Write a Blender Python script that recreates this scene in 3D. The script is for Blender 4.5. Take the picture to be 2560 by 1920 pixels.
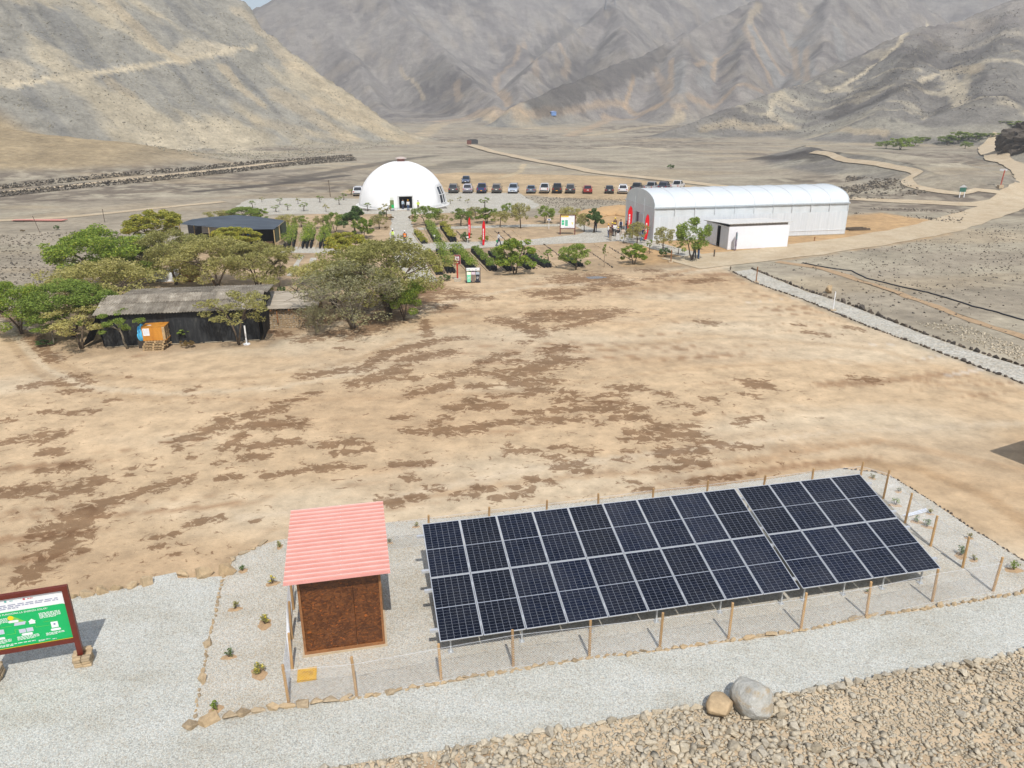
import bpy, bmesh, math, random
import numpy as np
from mathutils import Vector, Matrix
# ---------------------------------------------------------------- clear, camera, sky, sun, exposure
for o in list(bpy.data.objects): bpy.data.objects.remove(o)
SC = bpy.context.scene
COL = SC.collection
PITCH, FOC, CAMH = math.radians(20.316), 1863.0, 15.462          # focal length in pixels of a 2560 px wide frame
cam = bpy.data.objects.new('camera', bpy.data.cameras.new('camera'))
COL.objects.link(cam)
cam.location = (0, 0, CAMH)
cam.rotation_euler = (math.radians(90) - PITCH, 0, 0)
cam.data.sensor_width = 36.0
cam.data.lens = 36.0*FOC/2560
cam.data.clip_start, cam.data.clip_end = 0.5, 12000
SC.camera = cam
SUN_EL, SUN_AZ = math.radians(53.5), math.radians(168)           # azimuth clockwise from +Y
W = bpy.data.worlds.new('World'); SC.world = W; W.use_nodes = True
wn = W.node_tree.nodes; wl = W.node_tree.links
sky = wn.new('ShaderNodeTexSky'); sky.sky_type = 'NISHITA'; sky.sun_disc = False
sky.sun_elevation = SUN_EL; sky.sun_rotation = SUN_AZ
sky.altitude = 300; sky.air_density = 1.0; sky.dust_density = 1.6; sky.ozone_density = 1.0
bg = wn['Background']; bg.inputs['Strength'].default_value = 0.12
wl.new(sky.outputs[0], bg.inputs[0])
sd = Vector((math.sin(SUN_AZ)*math.cos(SUN_EL), math.cos(SUN_AZ)*math.cos(SUN_EL), math.sin(SUN_EL)))
sun = bpy.data.objects.new('sun', bpy.data.lights.new('sun', 'SUN')); COL.objects.link(sun)
sun.data.energy = 5.0; sun.data.angle = math.radians(0.53); sun.data.color = (1.0, 0.965, 0.915)
sun.rotation_euler = sd.to_track_quat('Z', 'Y').to_euler(); sun.location = (40, -60, 90)
SC.render.engine = 'CYCLES'
SC.view_settings.view_transform = 'Standard'; SC.view_settings.look = 'None'
SC.view_settings.exposure = 1.26; SC.view_settings.gamma = 1.0; SC.view_settings.use_curve_mapping = False
try:
    SC.cycles.max_bounces = 6; SC.cycles.diffuse_bounces = 3; SC.cycles.glossy_bounces = 3
    SC.cycles.transmission_bounces = 4; SC.cycles.transparent_max_bounces = 8; SC.cycles.volume_bounces = 0
except Exception: pass
R = random.Random(7)
NR = np.random.default_rng(11)
# ---------------------------------------------------------------- picture geometry: where a pixel of the photograph meets the place
_c, _s = math.cos(PITCH), math.sin(PITCH)
def ray(px, py):
    u, v = (px-1280)/FOC, (960-py)/FOC
    return np.array([u, _c+v*_s, -_s+v*_c])
def G(px, py, z=0.0):                      # point on the level z
    d = ray(px, py); t = (z-CAMH)/d[2]
    return Vector((d[0]*t, d[1]*t, z))
def RP(px, py, Y):                         # point at the distance Y ahead
    d = ray(px, py); t = Y/d[1]
    return Vector((d[0]*t, Y, CAMH+d[2]*t))
def srgb(r, g, b):
    f = lambda c: (c/12.92 if c <= 0.04045 else ((c+0.055)/1.055)**2.4)
    return (f(r/255), f(g/255), f(b/255))
# ---------------------------------------------------------------- objects
def tag(o, label=None, cat=None, group=None, kind=None):
    if label: o['label'] = label
    if cat: o['category'] = cat
    if group: o['group'] = group
    if kind: o['kind'] = kind
    return o
def link(o, parent=None):
    COL.objects.link(o)
    if parent is not None: o.parent = parent
    return o
def empty(name, loc=(0, 0, 0), rz=0.0):
    o = bpy.data.objects.new(name, None); o.empty_display_size = 0.3
    o.location = loc; o.rotation_euler = (0, 0, rz)
    return link(o)
def obj(name, mesh, mat=None, parent=None, loc=None, rot=None, scale=None):
    o = bpy.data.objects.new(name, mesh)
    if mat is not None and len(mesh.materials) == 0: mesh.materials.append(mat)
    if loc is not None: o.location = loc
    if rot is not None: o.rotation_euler = rot
    if scale is not None: o.scale = scale if hasattr(scale, '__len__') else (scale,)*3
    return link(o, parent)
def copy_tree(o, parent=None):
    c = o.copy(); COL.objects.link(c); c.parent = parent
    for ch in o.children: copy_tree(ch, c)
    return c
class MB:
    """collects shapes, then builds ONE mesh"""
    def __init__(s): s.v = []; s.f = []; s.m = []; s.mi = 0
    def add(s, vs, fs):
        n = len(s.v); s.v += [tuple(p) for p in vs]
        for f in fs: s.f.append(tuple(i+n for i in f)); s.m.append(s.mi)
        return s
    def box(s, c, d, rot=None):
        x, y, z = d[0]/2, d[1]/2, d[2]/2
        vs = [Vector((a*x, b*y, e*z)) for e in (-1, 1) for b in (-1, 1) for a in (-1, 1)]
        if rot is not None: vs = [rot @ p for p in vs]
        c = Vector(c)
        return s.add([p+c for p in vs], [(0, 2, 3, 1), (4, 5, 7, 6), (0, 1, 5, 4), (2, 6, 7, 3), (0, 4, 6, 2), (1, 3, 7, 5)])
    def bar(s, a, b, w, h=None, up=(0, 0, 1)):
        a, b = Vector(a), Vector(b); h = h or w
        t = (b-a); L = t.length; t.normalize()
        u = Vector(up)
        if abs(t.dot(u)) > 0.95: u = Vector((0, 1, 0))
        r = t.cross(u).normalized(); q = r.cross(t)
        vs = []
        for e in (a, b):
            for i, j in ((-1, -1), (1, -1), (1, 1), (-1, 1)): vs.append(e+r*(i*w/2)+q*(j*h/2))
        return s.add(vs, [(0, 3, 2, 1), (4, 5, 6, 7), (0, 1, 5, 4), (1, 2, 6, 5), (2, 3, 7, 6), (3, 0, 4, 7)])
    def tube(s, pts, rad, n=8, cap=True):
        pts = [Vector(p) for p in pts]
        rs = rad if hasattr(rad, '__len__') else [rad]*len(pts)
        ring = []; vs = []
        u = None
        for i, p in enumerate(pts):
            t = (pts[min(i+1, len(pts)-1)]-pts[max(i-1, 0)]).normalized()
            if u is None:
                u = t.orthogonal().normalized()
            else:
                u = (u-t*u.dot(t))
                u = u.normalized() if u.length > 1e-6 else t.orthogonal().normalized()
            w = t.cross(u)
            for k in range(n):
                a = 2*math.pi*k/n; vs.append(p+(u*math.cos(a)+w*math.sin(a))*rs[i])
        fs = []
        for i in range(len(pts)-1):
            for k in range(n):
                k2 = (k+1) % n; fs.append((i*n+k, i*n+k2, (i+1)*n+k2, (i+1)*n+k))
        if cap:
            fs.append(tuple(range(n-1, -1, -1))); fs.append(tuple((len(pts)-1)*n+k for k in range(n)))
        return s.add(vs, fs)
    def lathe(s, prof, n=16, c=(0, 0, 0)):
        c = Vector(c); vs = []; fs = []
        for r, z in prof:
            for k in range(n):
                a = 2*math.pi*k/n; vs.append(c+Vector((r*math.cos(a), r*math.sin(a), z)))
        for i in range(len(prof)-1):
            for k in range(n):
                k2 = (k+1) % n; fs.append((i*n+k, i*n+k2, (i+1)*n+k2, (i+1)*n+k))
        fs.append(tuple(range(n-1, -1, -1))); fs.append(tuple((len(prof)-1)*n+k for k in range(n)))
        return s.add(vs, fs)
    def quad(s, a, b, c, d): return s.add([a, b, c, d], [(0, 1, 2, 3)])
    def prism(s, poly, y0, y1):              # polygon in xz extruded along y
        n = len(poly)
        vs = [(x, y0, z) for x, z in poly]+[(x, y1, z) for x, z in poly]
        fs = [tuple(range(n)), tuple(range(2*n-1, n-1, -1))]
        for i in range(n):
            j = (i+1) % n; fs.append((i, i+n, j+n, j))
        return s.add(vs, fs)
    def mesh(s, name, mats=None, smooth=False):
        me = bpy.data.meshes.new(name); me.from_pydata([tuple(p) for p in s.v], [], s.f)
        if mats:
            for m in (mats if isinstance(mats, (list, tuple)) else [mats]): me.materials.append(m)
            if isinstance(mats, (list, tuple)) and len(mats) > 1: me.polygons.foreach_set('material_index', s.m)
        if smooth: me.polygons.foreach_set('use_smooth', [True]*len(me.polygons))
        me.update(); return me
    def build(s, name, mat=None, parent=None, loc=None, rot=None, smooth=False):
        return obj(name, s.mesh(name, mat, smooth), None, parent, loc, rot)
def np_mesh(name, V, F, mat=None, smooth=False):
    """quick mesh from arrays; F is (n,3) or (n,4)"""
    V = np.asarray(V, np.float32); F = np.asarray(F, np.int32); k = F.shape[1]
    me = bpy.data.meshes.new(name)
    me.vertices.add(len(V)); me.vertices.foreach_set('co', V.ravel())
    me.loops.add(F.size); me.loops.foreach_set('vertex_index', F.ravel())
    me.polygons.add(len(F)); me.polygons.foreach_set('loop_start', np.arange(0, F.size, k, dtype=np.int32))
    try: me.polygons.foreach_set('loop_total', np.full(len(F), k, np.int32))
    except Exception: pass
    if smooth: me.polygons.foreach_set('use_smooth', np.ones(len(F), bool))
    if mat is not None: me.materials.append(mat)
    me.update(calc_edges=True); me.validate()
    return me
def set_col(me, name, C):
    a = me.attributes.new(name, 'FLOAT_COLOR', 'POINT')
    C = np.asarray(C, np.float32)
    if C.shape[1] == 3: C = np.concatenate([C, np.ones((len(C), 1), np.float32)], 1)
    a.data.foreach_set('color', C.ravel())
def set_val(me, name, X):
    a = me.attributes.new(name, 'FLOAT', 'POINT'); a.data.foreach_set('value', np.asarray(X, np.float32))
# ---------------------------------------------------------------- materials
class N:
    """small node-tree helper"""
    def __init__(s, name):
        s.m = bpy.data.materials.new(name); s.m.use_nodes = True
        s.t = s.m.node_tree; s.b = s.t.nodes['Principled BSDF']; s.out = s.t.nodes['Material Output']
    def n(s, typ, **kw):
        x = s.t.nodes.new('ShaderNode'+typ)
        for k, v in kw.items():
            if hasattr(x, k): setattr(x, k, v)
        return x
    def l(s, a, b): s.t.links.new(a, b); return s
    def set(s, **kw):
        for k, v in kw.items():
            k = k.replace('_', ' ')
            if k in s.b.inputs: s.b.inputs[k].default_value = v
        return s
    def coord(s, kind='Object'):
        return s.n('TexCoord').outputs[kind]
    def pos(s): return s.n('NewGeometry').outputs['Position']
    def mapping(s, v, scale=(1, 1, 1), rot=(0, 0, 0), loc=(0, 0, 0)):
        m = s.n('Mapping'); m.inputs['Scale'].default_value = scale; m.inputs['Rotation'].default_value = rot
        m.inputs['Location'].default_value = loc; s.l(v, m.inputs['Vector']); return m.outputs[0]
    def noise(s, v, scale, detail=4, rough=0.55, dist=0.0, out='Fac'):
        x = s.n('TexNoise'); x.inputs['Scale'].default_value = scale; x.inputs['Detail'].default_value = detail
        x.inputs['Roughness'].default_value = rough; x.inputs['Distortion'].default_value = dist
        s.l(v, x.inputs['Vector']); return x.outputs[out]
    def voro(s, v, scale, out='Distance', feature='F1', rnd=1.0):
        x = s.n('TexVoronoi'); x.feature = feature; x.inputs['Scale'].default_value = scale
        x.inputs['Randomness'].default_value = rnd; s.l(v, x.inputs['Vector']); return x.outputs[out]
    def ramp(s, f, stops, interp='LINEAR'):
        r = s.n('ValToRGB'); e = r.color_ramp; e.interpolation = interp
        while len(e.elements) < len(stops): e.elements.new(0.5)
        for k, (p, c) in enumerate(stops):
            e.elements[k].position = p
            e.elements[k].color = (c, c, c, 1) if not hasattr(c, '__len__') else (*c[:3], 1)
        s.l(f, r.inputs[0]); return r.outputs[0]
    def math(s, op, a, b=None, c=None, clamp=False):
        x = s.n('Math', operation=op); x.use_clamp = clamp
        for i, q in enumerate((a, b, c)):
            if q is None: continue
            if isinstance(q, (int, float)): x.inputs[i].default_value = q
            else: s.l(q, x.inputs[i])
        return x.outputs[0]
    def mix(s, f, a, b, blend='MIX'):
        x = s.n('MixRGB', blend_type=blend)
        for i, q in zip((0, 1, 2), (f, a, b)):
            if isinstance(q, (int, float)): x.inputs[i].default_value = q if i == 0 else (q, q, q, 1)
            elif hasattr(q, '__len__'): x.inputs[i].default_value = (*q[:3], 1)
            else: s.l(q, x.inputs[i])
        return x.outputs[0]
    def attr(s, name, out='Color'):
        a = s.n('Attribute'); a.attribute_name = name; return a.outputs[out]
    def rand(s): return s.n('ObjectInfo').outputs['Random']
    def island(s): return s.n('NewGeometry').outputs['Random Per Island']
    def color(s, c):
        if hasattr(c, '__len__'): s.b.inputs['Base Color'].default_value = (*c[:3], 1)
        else: s.l(c, s.b.inputs['Base Color'])
        return s
    def bump(s, h, strength=0.3, dist=0.02):
        b = s.n('Bump'); b.inputs['Strength'].default_value = strength; b.inputs['Distance'].default_value = dist
        s.l(h, b.inputs['Height']); s.l(b.outputs[0], s.b.inputs['Normal']); return s
MATS = {}
def plain(name, c, rough=0.6, metal=0.0, var=0.12, scale=6.0, bump=0.0, spec=0.4):
    """a painted or raw surface with slight wear: colour varied by noise"""
    if name in MATS: return MATS[name]
    k = N(name); v = k.coord()
    f = k.noise(v, scale, 5, 0.6)
    lo = tuple(x*(1-var) for x in c); hi = tuple(min(1, x*(1+var)) for x in c)
    k.color(k.ramp(f, [(0.3, lo), (0.7, hi)]))
    k.set(Roughness=rough, Metallic=metal, Specular_IOR_Level=spec)
    if bump: k.bump(k.noise(v, scale*4, 4), bump, 0.01)
    MATS[name] = k.m; return k.m
# ================================================================ THE SETTING: terrain
def _hash(ix, iy, seed):
    n = (ix.astype(np.int64)*374761393+iy.astype(np.int64)*668265263+seed*1442695041) & 0x7fffffff
    n = ((n ^ (n >> 13))*1274126177) & 0x7fffffff
    return ((n ^ (n >> 16)) & 0xffff)/65535.0
def vnoise(x, y, seed=0):
    ix, iy = np.floor(x), np.floor(y); fx, fy = x-ix, y-iy
    u = fx*fx*fx*(fx*(fx*6-15)+10); v = fy*fy*fy*(fy*(fy*6-15)+10)
    a = _hash(ix, iy, seed); b = _hash(ix+1, iy, seed); c = _hash(ix, iy+1, seed); d = _hash(ix+1, iy+1, seed)
    return a+(b-a)*u+(c-a)*v+(a-b-c+d)*u*v
def fbm(x, y, oct=5, seed=0, gain=0.5):
    s = 0; a = 1; t = 0
    for i in range(oct):
        s = s+a*vnoise(x, y, seed+i*17); t += a; a *= gain
        x, y = x*2.03+5.2, y*2.03+1.3
    return s/t
def ridged(x, y, oct=5, seed=0):
    s = 0; a = 1; t = 0
    for i in range(oct):
        s = s+a*(1-np.abs(2*vnoise(x, y, seed+i*31)-1)); t += a; a *= 0.5
        x, y = x*2.1+3.1, y*2.1+7.7
    return s/t
def sstep(a, b, x):
    t = np.clip((x-a)/(b-a), 0, 1); return t*t*(3-2*t)
def seg_dist(x, y, pts):
    """distance to a polyline and the height/parameter interpolated along it"""
    best = np.full(x.shape, 1e9); zz = np.zeros(x.shape)
    for p, q in zip(pts[:-1], pts[1:]):
        dx, dy = q[0]-p[0], q[1]-p[1]; L = dx*dx+dy*dy+1e-9
        t = np.clip(((x-p[0])*dx+(y-p[1])*dy)/L, 0, 1)
        d = np.hypot(x-p[0]-t*dx, y-p[1]-t*dy)
        z = p[2]+t*(q[2]-p[2]) if len(p) > 2 else t
        k = d < best; best = np.where(k, d, best); zz = np.where(k, z, zz)
    return best, zz
def crest(x, y, pts, k, w=0.0):
    """height of a ridge whose crest runs along pts and whose flanks fall with slope k"""
    h = np.full(x.shape, -1e3)
    for p, q in zip(pts[:-1], pts[1:]):
        dx, dy = q[0]-p[0], q[1]-p[1]; L = dx*dx+dy*dy+1e-9
        t = np.clip(((x-p[0])*dx+(y-p[1])*dy)/L, 0, 1)
        d = np.hypot(x-p[0]-t*dx, y-p[1]-t*dy)
        h = np.maximum(h, p[2]+t*(q[2]-p[2])-k*np.maximum(d-w, 0))
    return h
def smax(a, b, s):
    m = np.maximum(a, b); return m+s*np.log1p(np.exp(-np.abs(a-b)/s))
rp = lambda *a: [tuple(RP(*p)) for p in a]
RIDGES = [   # (crest as picture points with a distance ahead, flank slope, crest width)
 (rp((-500,290,210),(-200,308,212),(0,324,214),(200,345,214),(400,384,214),(560,416,216)), .2, 2),        # earth mound, left
 (rp((540,130,1300),(605,48,1280),(640,18,1260),(700,-14,1250),(760,-45,1250),(900,-120,1250),(1100,-170,1400)), .62, 0),  # far mountain A
 (rp((760,-45,1250),(850,110,1000),(950,262,760),(1010,330,560)), .72, 3),
 (rp((900,-120,1250),(983,25,1050),(1100,120,900),(1190,205,740),(1240,275,600)), .74, 2),
 (rp((1050,-120,1500),(1162,25,1350),(1260,85,1200),(1315,125,1080)), .74, 2),
 (rp((1120,-150,1560),(1400,-60,1560),(1800,-140,1560),(2400,-190,1480),(3200,-260,1300)), .55, 0),
 (rp((1700,-130,1350),(1530,2,1080),(1440,72,960),(1360,135,850),(1305,200,730),(1280,268,600)), .8, 2),   # B
 (rp((1530,2,1080),(1560,80,900),(1580,150,780)), .72, 2),
 (rp((2150,-100,1050),(1890,2,900),(1780,55,830),(1660,116,760),(1500,177,670),(1380,224,600),(1290,268,530)), .8, 1),  # C
 (rp((2150,-100,1050),(2080,20,880),(2060,120,720),(2050,190,620)), .75, 3),
 (rp((1890,2,900),(1870,120,730),(1860,225,600)), .75, 3),
 (rp((1720,88,790),(1720,170,660),(1700,240,580)), .75, 3),
 (rp((2900,-160,560),(2700,-70,540),(2560,-2,530),(2430,42,525),(2287,78,520),(2150,146,500),(2018,208,480),(1888,243,460),(1760,290,440),(1650,330,425)), .46, 0),  # D, right
 (rp((2287,78,520),(2260,180,440),(2240,270,380)), .5, 4),
 (rp((2560,-2,530),(2520,130,430),(2480,240,370)), .5, 5),
 (rp((2900,250,260),(2720,290,250),(2600,330,245)), .8, 2),
 # low bank beside the path on the right
 ([tuple(G(*q)) for q in ((2060,366,4.6),(2130,378,4.8),(2230,392,4.6),(2330,408,4.2),(2430,440,3.2))], .42, 6),
]
# the near hill on the left: one long scree face above a base line, cut off behind its skyline
HB, HN, HK = (-43.0, 395.0), (-.787, .619), .6
def _onface(px, py):
    d = ray(px, py); t = (CAMH-HK*(-HB[0]*HN[0]-HB[1]*HN[1]))/(HK*(d[0]*HN[0]+d[1]*HN[1])-d[2])
    return (d[0]*t, d[1]*t)
HCREST = [(40, 440), (-30, 402)]+[_onface(*p) for p in ((1040,345),(1000,324),(940,288),(900,262),(840,222),(800,196),(740,148),(700,108),(660,66),(640,40),(615,14),(590,-10),(480,-120),(300,-330))]+[(-420, 900)]
def near_hill(x, y):
    h = HK*((x-HB[0])*HN[0]+(y-HB[1])*HN[1])
    d, sg = np.full(x.shape, 1e9), np.zeros(x.shape)
    for p, q in zip(HCREST[:-1], HCREST[1:]):
        dx, dy = q[0]-p[0], q[1]-p[1]; L = dx*dx+dy*dy
        t = np.clip(((x-p[0])*dx+(y-p[1])*dy)/L, 0, 1)
        dd = np.hypot(x-p[0]-t*dx, y-p[1]-t*dy); c = dx*(y-p[1])-dy*(x-p[0])
        k = dd < d; d = np.where(k, dd, d); sg = np.where(k, np.sign(c), sg)
    return h-4.0*np.maximum(0, -sg*d)
def hgt(x, y):
    x = np.asarray(x, float); y = np.asarray(y, float)
    D = np.hypot(x, y)
    wx = x+9*(fbm(x/90, y/90, 3, 5)-.5)*np.clip(D/600, 0, 1)*2
    wy = y+9*(fbm(x/90, y/90, 3, 9)-.5)*np.clip(D/600, 0, 1)*2
    h = np.full(x.shape, -60.0)
    for pts, k, w in RIDGES: h = smax(h, crest(wx, wy, pts, k, w), 2.0 if k > .3 else 1.2)
    h = smax(h, np.maximum(near_hill(wx, wy), -60), 1.5)
    base = np.maximum(0, (D-420))*0.035
    h = smax(h, base, 2.0)                                                  # meets the level floor
    amp = np.clip(h*0.07, 0, 3.5)
    h = h+amp*(ridged(x/95, y/95, 3, 3)-.62)*1.3+np.clip(h*.06, 0, 2.6)*(fbm(x/13, y/13, 4, 21)-.5)*2
    fl = sstep(100, 135, D)
    h = h*fl+sstep(140, 260, D)*(fbm(x/30, y/30, 4, 33)-.5)*.7
    # rough stony ground on the right and left of the yard
    return h
def GT(px, py):
    """picture point -> place on the terrain"""
    d = ray(px, py); t = np.concatenate([np.arange(20, 400, 1.0), np.arange(400, 3500, 3.0)])
    X, Y, Z = d[0]*t, d[1]*t, CAMH+d[2]*t
    H = hgt(X, Y); k = np.nonzero(Z <= H)[0]
    if len(k) == 0: return RP(px, py, 900)
    i = k[0]
    return Vector((X[i], Y[i], H[i]))
def hz(x, y): return float(hgt(np.array([x]), np.array([y]))[0])
# ---- the sheet: rings round the camera's foot, finest where the picture looks
ang = np.concatenate([np.arange(-180, -46, 3.0), np.arange(-46, -41, .5), np.arange(-41, 41, .125), np.arange(41, 46, .5), np.arange(46, 180, 3.0)])
ang = np.radians(ang)
rad = [3.0]
while rad[-1] < 3600:
    r_ = rad[-1]; rad.append(r_*(1.011 if r_ < 110 else 1.0058 if r_ < 900 else 1.009 if r_ < 2000 else 1.04))
rad = np.array(rad)
A_, R_ = np.meshgrid(ang, rad)
GX, GY = (R_*np.sin(A_)).ravel(), (R_*np.cos(A_)).ravel()
GZ = hgt(GX, GY)
na, nr = len(ang), len(rad)
idx = np.arange(na*nr).reshape(nr, na); nx = np.roll(idx, -1, 1)
GF = np.stack([idx[:-1], nx[:-1], nx[1:], idx[1:]], -1).reshape(-1, 4)[:, ::-1]
# ---- what the surface is made of, by place
def poly_sd(px, py, poly):
    """signed distance to a polygon on the ground (negative inside)"""
    inside = np.zeros(px.shape, bool); d = np.full(px.shape, 1e9); n = len(poly)
    for i in range(n):
        a, b = poly[i], poly[(i+1) % n]
        dx, dy = b[0]-a[0], b[1]-a[1]
        t = np.clip(((px-a[0])*dx+(py-a[1])*dy)/(dx*dx+dy*dy+1e-9), 0, 1)
        d = np.minimum(d, np.hypot(px-a[0]-t*dx, py-a[1]-t*dy))
        cr = ((a[1] > py) != (b[1] > py)) & (px < (b[0]-a[0])*(py-a[1])/(b[1]-a[1]+1e-12)+a[0])
        inside ^= cr
    return np.where(inside, -d, d)
gpoly = lambda pts: [tuple(G(*p)) for p in pts]
YARD = gpoly([(-900,770),(0,800),(90,870),(150,900),(260,888),(660,868),(760,830),(900,800),(1020,735),(1070,697),(1290,690),(1500,680),(1700,668),(1810,655),(1850,690),(2100,790),(2560,965),(3300,1250),(3300,2300),(-1200,2300)])
NURS = gpoly([(560,560),(900,520),(1100,525),(1330,545),(1560,520),(1700,600),(1900,600),(1830,660),(1500,690),(1070,705),(660,880),(150,905),(60,860),(100,760),(330,640)])
ORAN = gpoly([(1460,545),(1560,515),(1640,560),(2110,540),(2200,532),(2330,548),(2400,570),(2300,600),(1950,650),(1560,665),(1580,600)])
PARK = gpoly([(860,480),(1000,440),(1150,432),(1500,440),(1720,462),(1900,480),(1600,505),(1330,489),(1130,489),(900,500)])
PATHL = gpoly([(-300,560),(0,545),(400,500),(880,470),(880,500),(500,540),(0,575),(-300,590)])
TEX = lambda x, y, s, sd_, st=1.0: fbm(x/(s*st), y/s, 5, sd_)
def base_colour(x, y, z):
    D = np.hypot(x, y)
    n1 = TEX(x, y, 9, 41, 2.0); n2 = TEX(x, y, 2.2, 42); n3 = TEX(x, y, 40, 43, 2.2); n4 = TEX(x, y, .8, 44)
    C = np.empty(x.shape+(3,)); one = lambda c: np.array(srgb(*c))
    mixc = lambda C, c, f: C*(1-f[..., None])+np.asarray(c)*f[..., None]
    C[:] = one((173, 161, 140))
    C = mixc(C, one((183, 172, 149)), sstep(.45, .62, n1))
    C = mixc(C, one((124, 112, 98)), sstep(.50, .62, n3)*sstep(.35, .6, n2)*.85)
    C = mixc(C, one((188, 170, 140)), sstep(.58, .72, TEX(x, y, 14, 51, 3.0))*.6)
    # paler sandy ground in the valley's far end
    # hills
    gx = (hgt(x+1.5, y)-hgt(x-1.5, y))/3; gy = (hgt(x, y+1.5)-hgt(x, y-1.5))/3
    slope = np.hypot(gx, gy)
    hill = sstep(.10, .24, slope)*sstep(140, 200, D)
    # left hill: grey-green scree with sand
    tx = TEX(x+z*.8, y, 24, 61, 1.4); ty = TEX(x*1.0+z*1.2, y-z, 9, 62)
    Lh = np.zeros(x.shape+(3,))+one((146, 141, 128))
    Lh = mixc(Lh, one((126, 123, 115)), sstep(.5, .65, ty))
    sandy = sstep(.555, .67, tx*.72+ty*.28+.10*np.exp(-((x+75)/55)**2)-.02)
    Lh = mixc(Lh, one((178, 165, 138)), sandy*.8)
    # far mountains: brown-grey with pale scree in the gullies
    gul = 1-ridged(x/120, y/120, 4, 3)
    Fm = np.zeros(x.shape+(3,))+one((138, 131, 124))
    Fm = mixc(Fm, one((117, 110, 105)), sstep(.45, .65, TEX(x, y, 60, 71)))
    Fm = mixc(Fm, one((160, 153, 142)), sstep(.47, .62, TEX(x, y, 18, 72, .8))*.5)
    Fm = mixc(Fm, one((166, 153, 133)), sstep(.56, .70, TEX(x, y, 34, 73, .6))*.35)
    Rh = np.zeros(x.shape+(3,))+one((126, 121, 112))
    Rh = mixc(Rh, one((148, 142, 127)), sstep(.45, .62, TEX(x+.9*y, y*.5, 20, 81)))
    Rh = mixc(Rh, one((100, 95, 90)), sstep(.52, .68, TEX(x+.9*y, y*.4, 34, 82))*.8)
    Rh = mixc(Rh, one((180, 168, 143)), sstep(.60, .72, TEX(x+.7*y, y*.5, 12, 83))*.7)
    Rh = mixc(Rh, one((66, 64, 62)), sstep(.64, .72, n2)*sstep(.5, .6, n1)*.6)
    far = sstep(540, 640, D+.1*np.abs(x)); left = sstep(30, -40, x-(y-400)*.15)*sstep(620, 540, D)
    Hc = Rh*(1-left[..., None])+Lh*left[..., None]
    Hc = Hc*(1-far[..., None])+Fm*far[..., None]
    Hc = np.clip(Hc*1.34, 0, .8); Fm = Fm*1.18
    C = C*(1-hill[..., None])+Hc*hill[..., None]
    C = C*(1-far[..., None]*.8)+Fm*(far[..., None]*.8)
    # earth mound on the left
    md = crest(x, y, RIDGES[0][0], .2, 2)
    C = mixc(C, one((180, 160, 126))*(.93+.14*n2[..., None]), sstep(.2, 2.5, md)*sstep(-60, -110, x))
    # built ground
    e = (n2-.5)*3.0+(n1-.5)*3.0
    s = poly_sd(x, y, PATHL)+e; C = mixc(C, one((178, 162, 136)), sstep(1.5, -2.5, s)*sstep(.35, .6, n1)*.8)
    s = poly_sd(x, y, PARK)+e*.6; C = mixc(C, one((204, 178, 140)), sstep(1.2, -1.2, s))
    s = poly_sd(x, y, NURS)+e*.7; C = mixc(C, one((196, 170, 136))*(.9+.2*n2[..., None]), sstep(1.0, -1.0, s))
    s = poly_sd(x, y, ORAN)+e*.6; C = mixc(C, one((206, 170, 124)), sstep(1.2, -1.2, s))
    s = poly_sd(x, y, YARD)+e*.35
    f = sstep(.6, -.8, s)
    yc = one((220, 192, 154))*(.92+.16*n1[..., None])
    yc = mixc(yc, one((226, 206, 174)), sstep(.40, .62, TEX(x, y, 7, 91, 2.4))*.8)
    yc = mixc(yc, one((196, 164, 126)), sstep(.52, .68, TEX(x, y, 10, 92, 3.0))*.4)
    st = fbm((x*.98+y*.2)/7.0, (y*.98-x*.2)/.55, 4, 95)
    yc = yc*(1+.22*(st-.5))[..., None]
    yc = mixc(yc, one((160, 124, 90)), sstep(.60, .72, st*.6+.4*TEX(x, y, 6, 96, 2.0))*.7)
    C = C*(1-f[..., None])+yc*f[..., None]
    return C, f, hill
GAIN = np.array([.70, .70, .71])      # picture colours -> reflectance
vis = np.abs(A_.ravel()) < math.radians(50)
BC = np.zeros((len(GX), 3)); BC[:] = srgb(150, 138, 118); YF = np.zeros(len(GX)); HF = np.zeros(len(GX))
BC[vis], YF[vis], HF[vis] = base_colour(GX[vis], GY[vis], GZ[vis])
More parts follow.
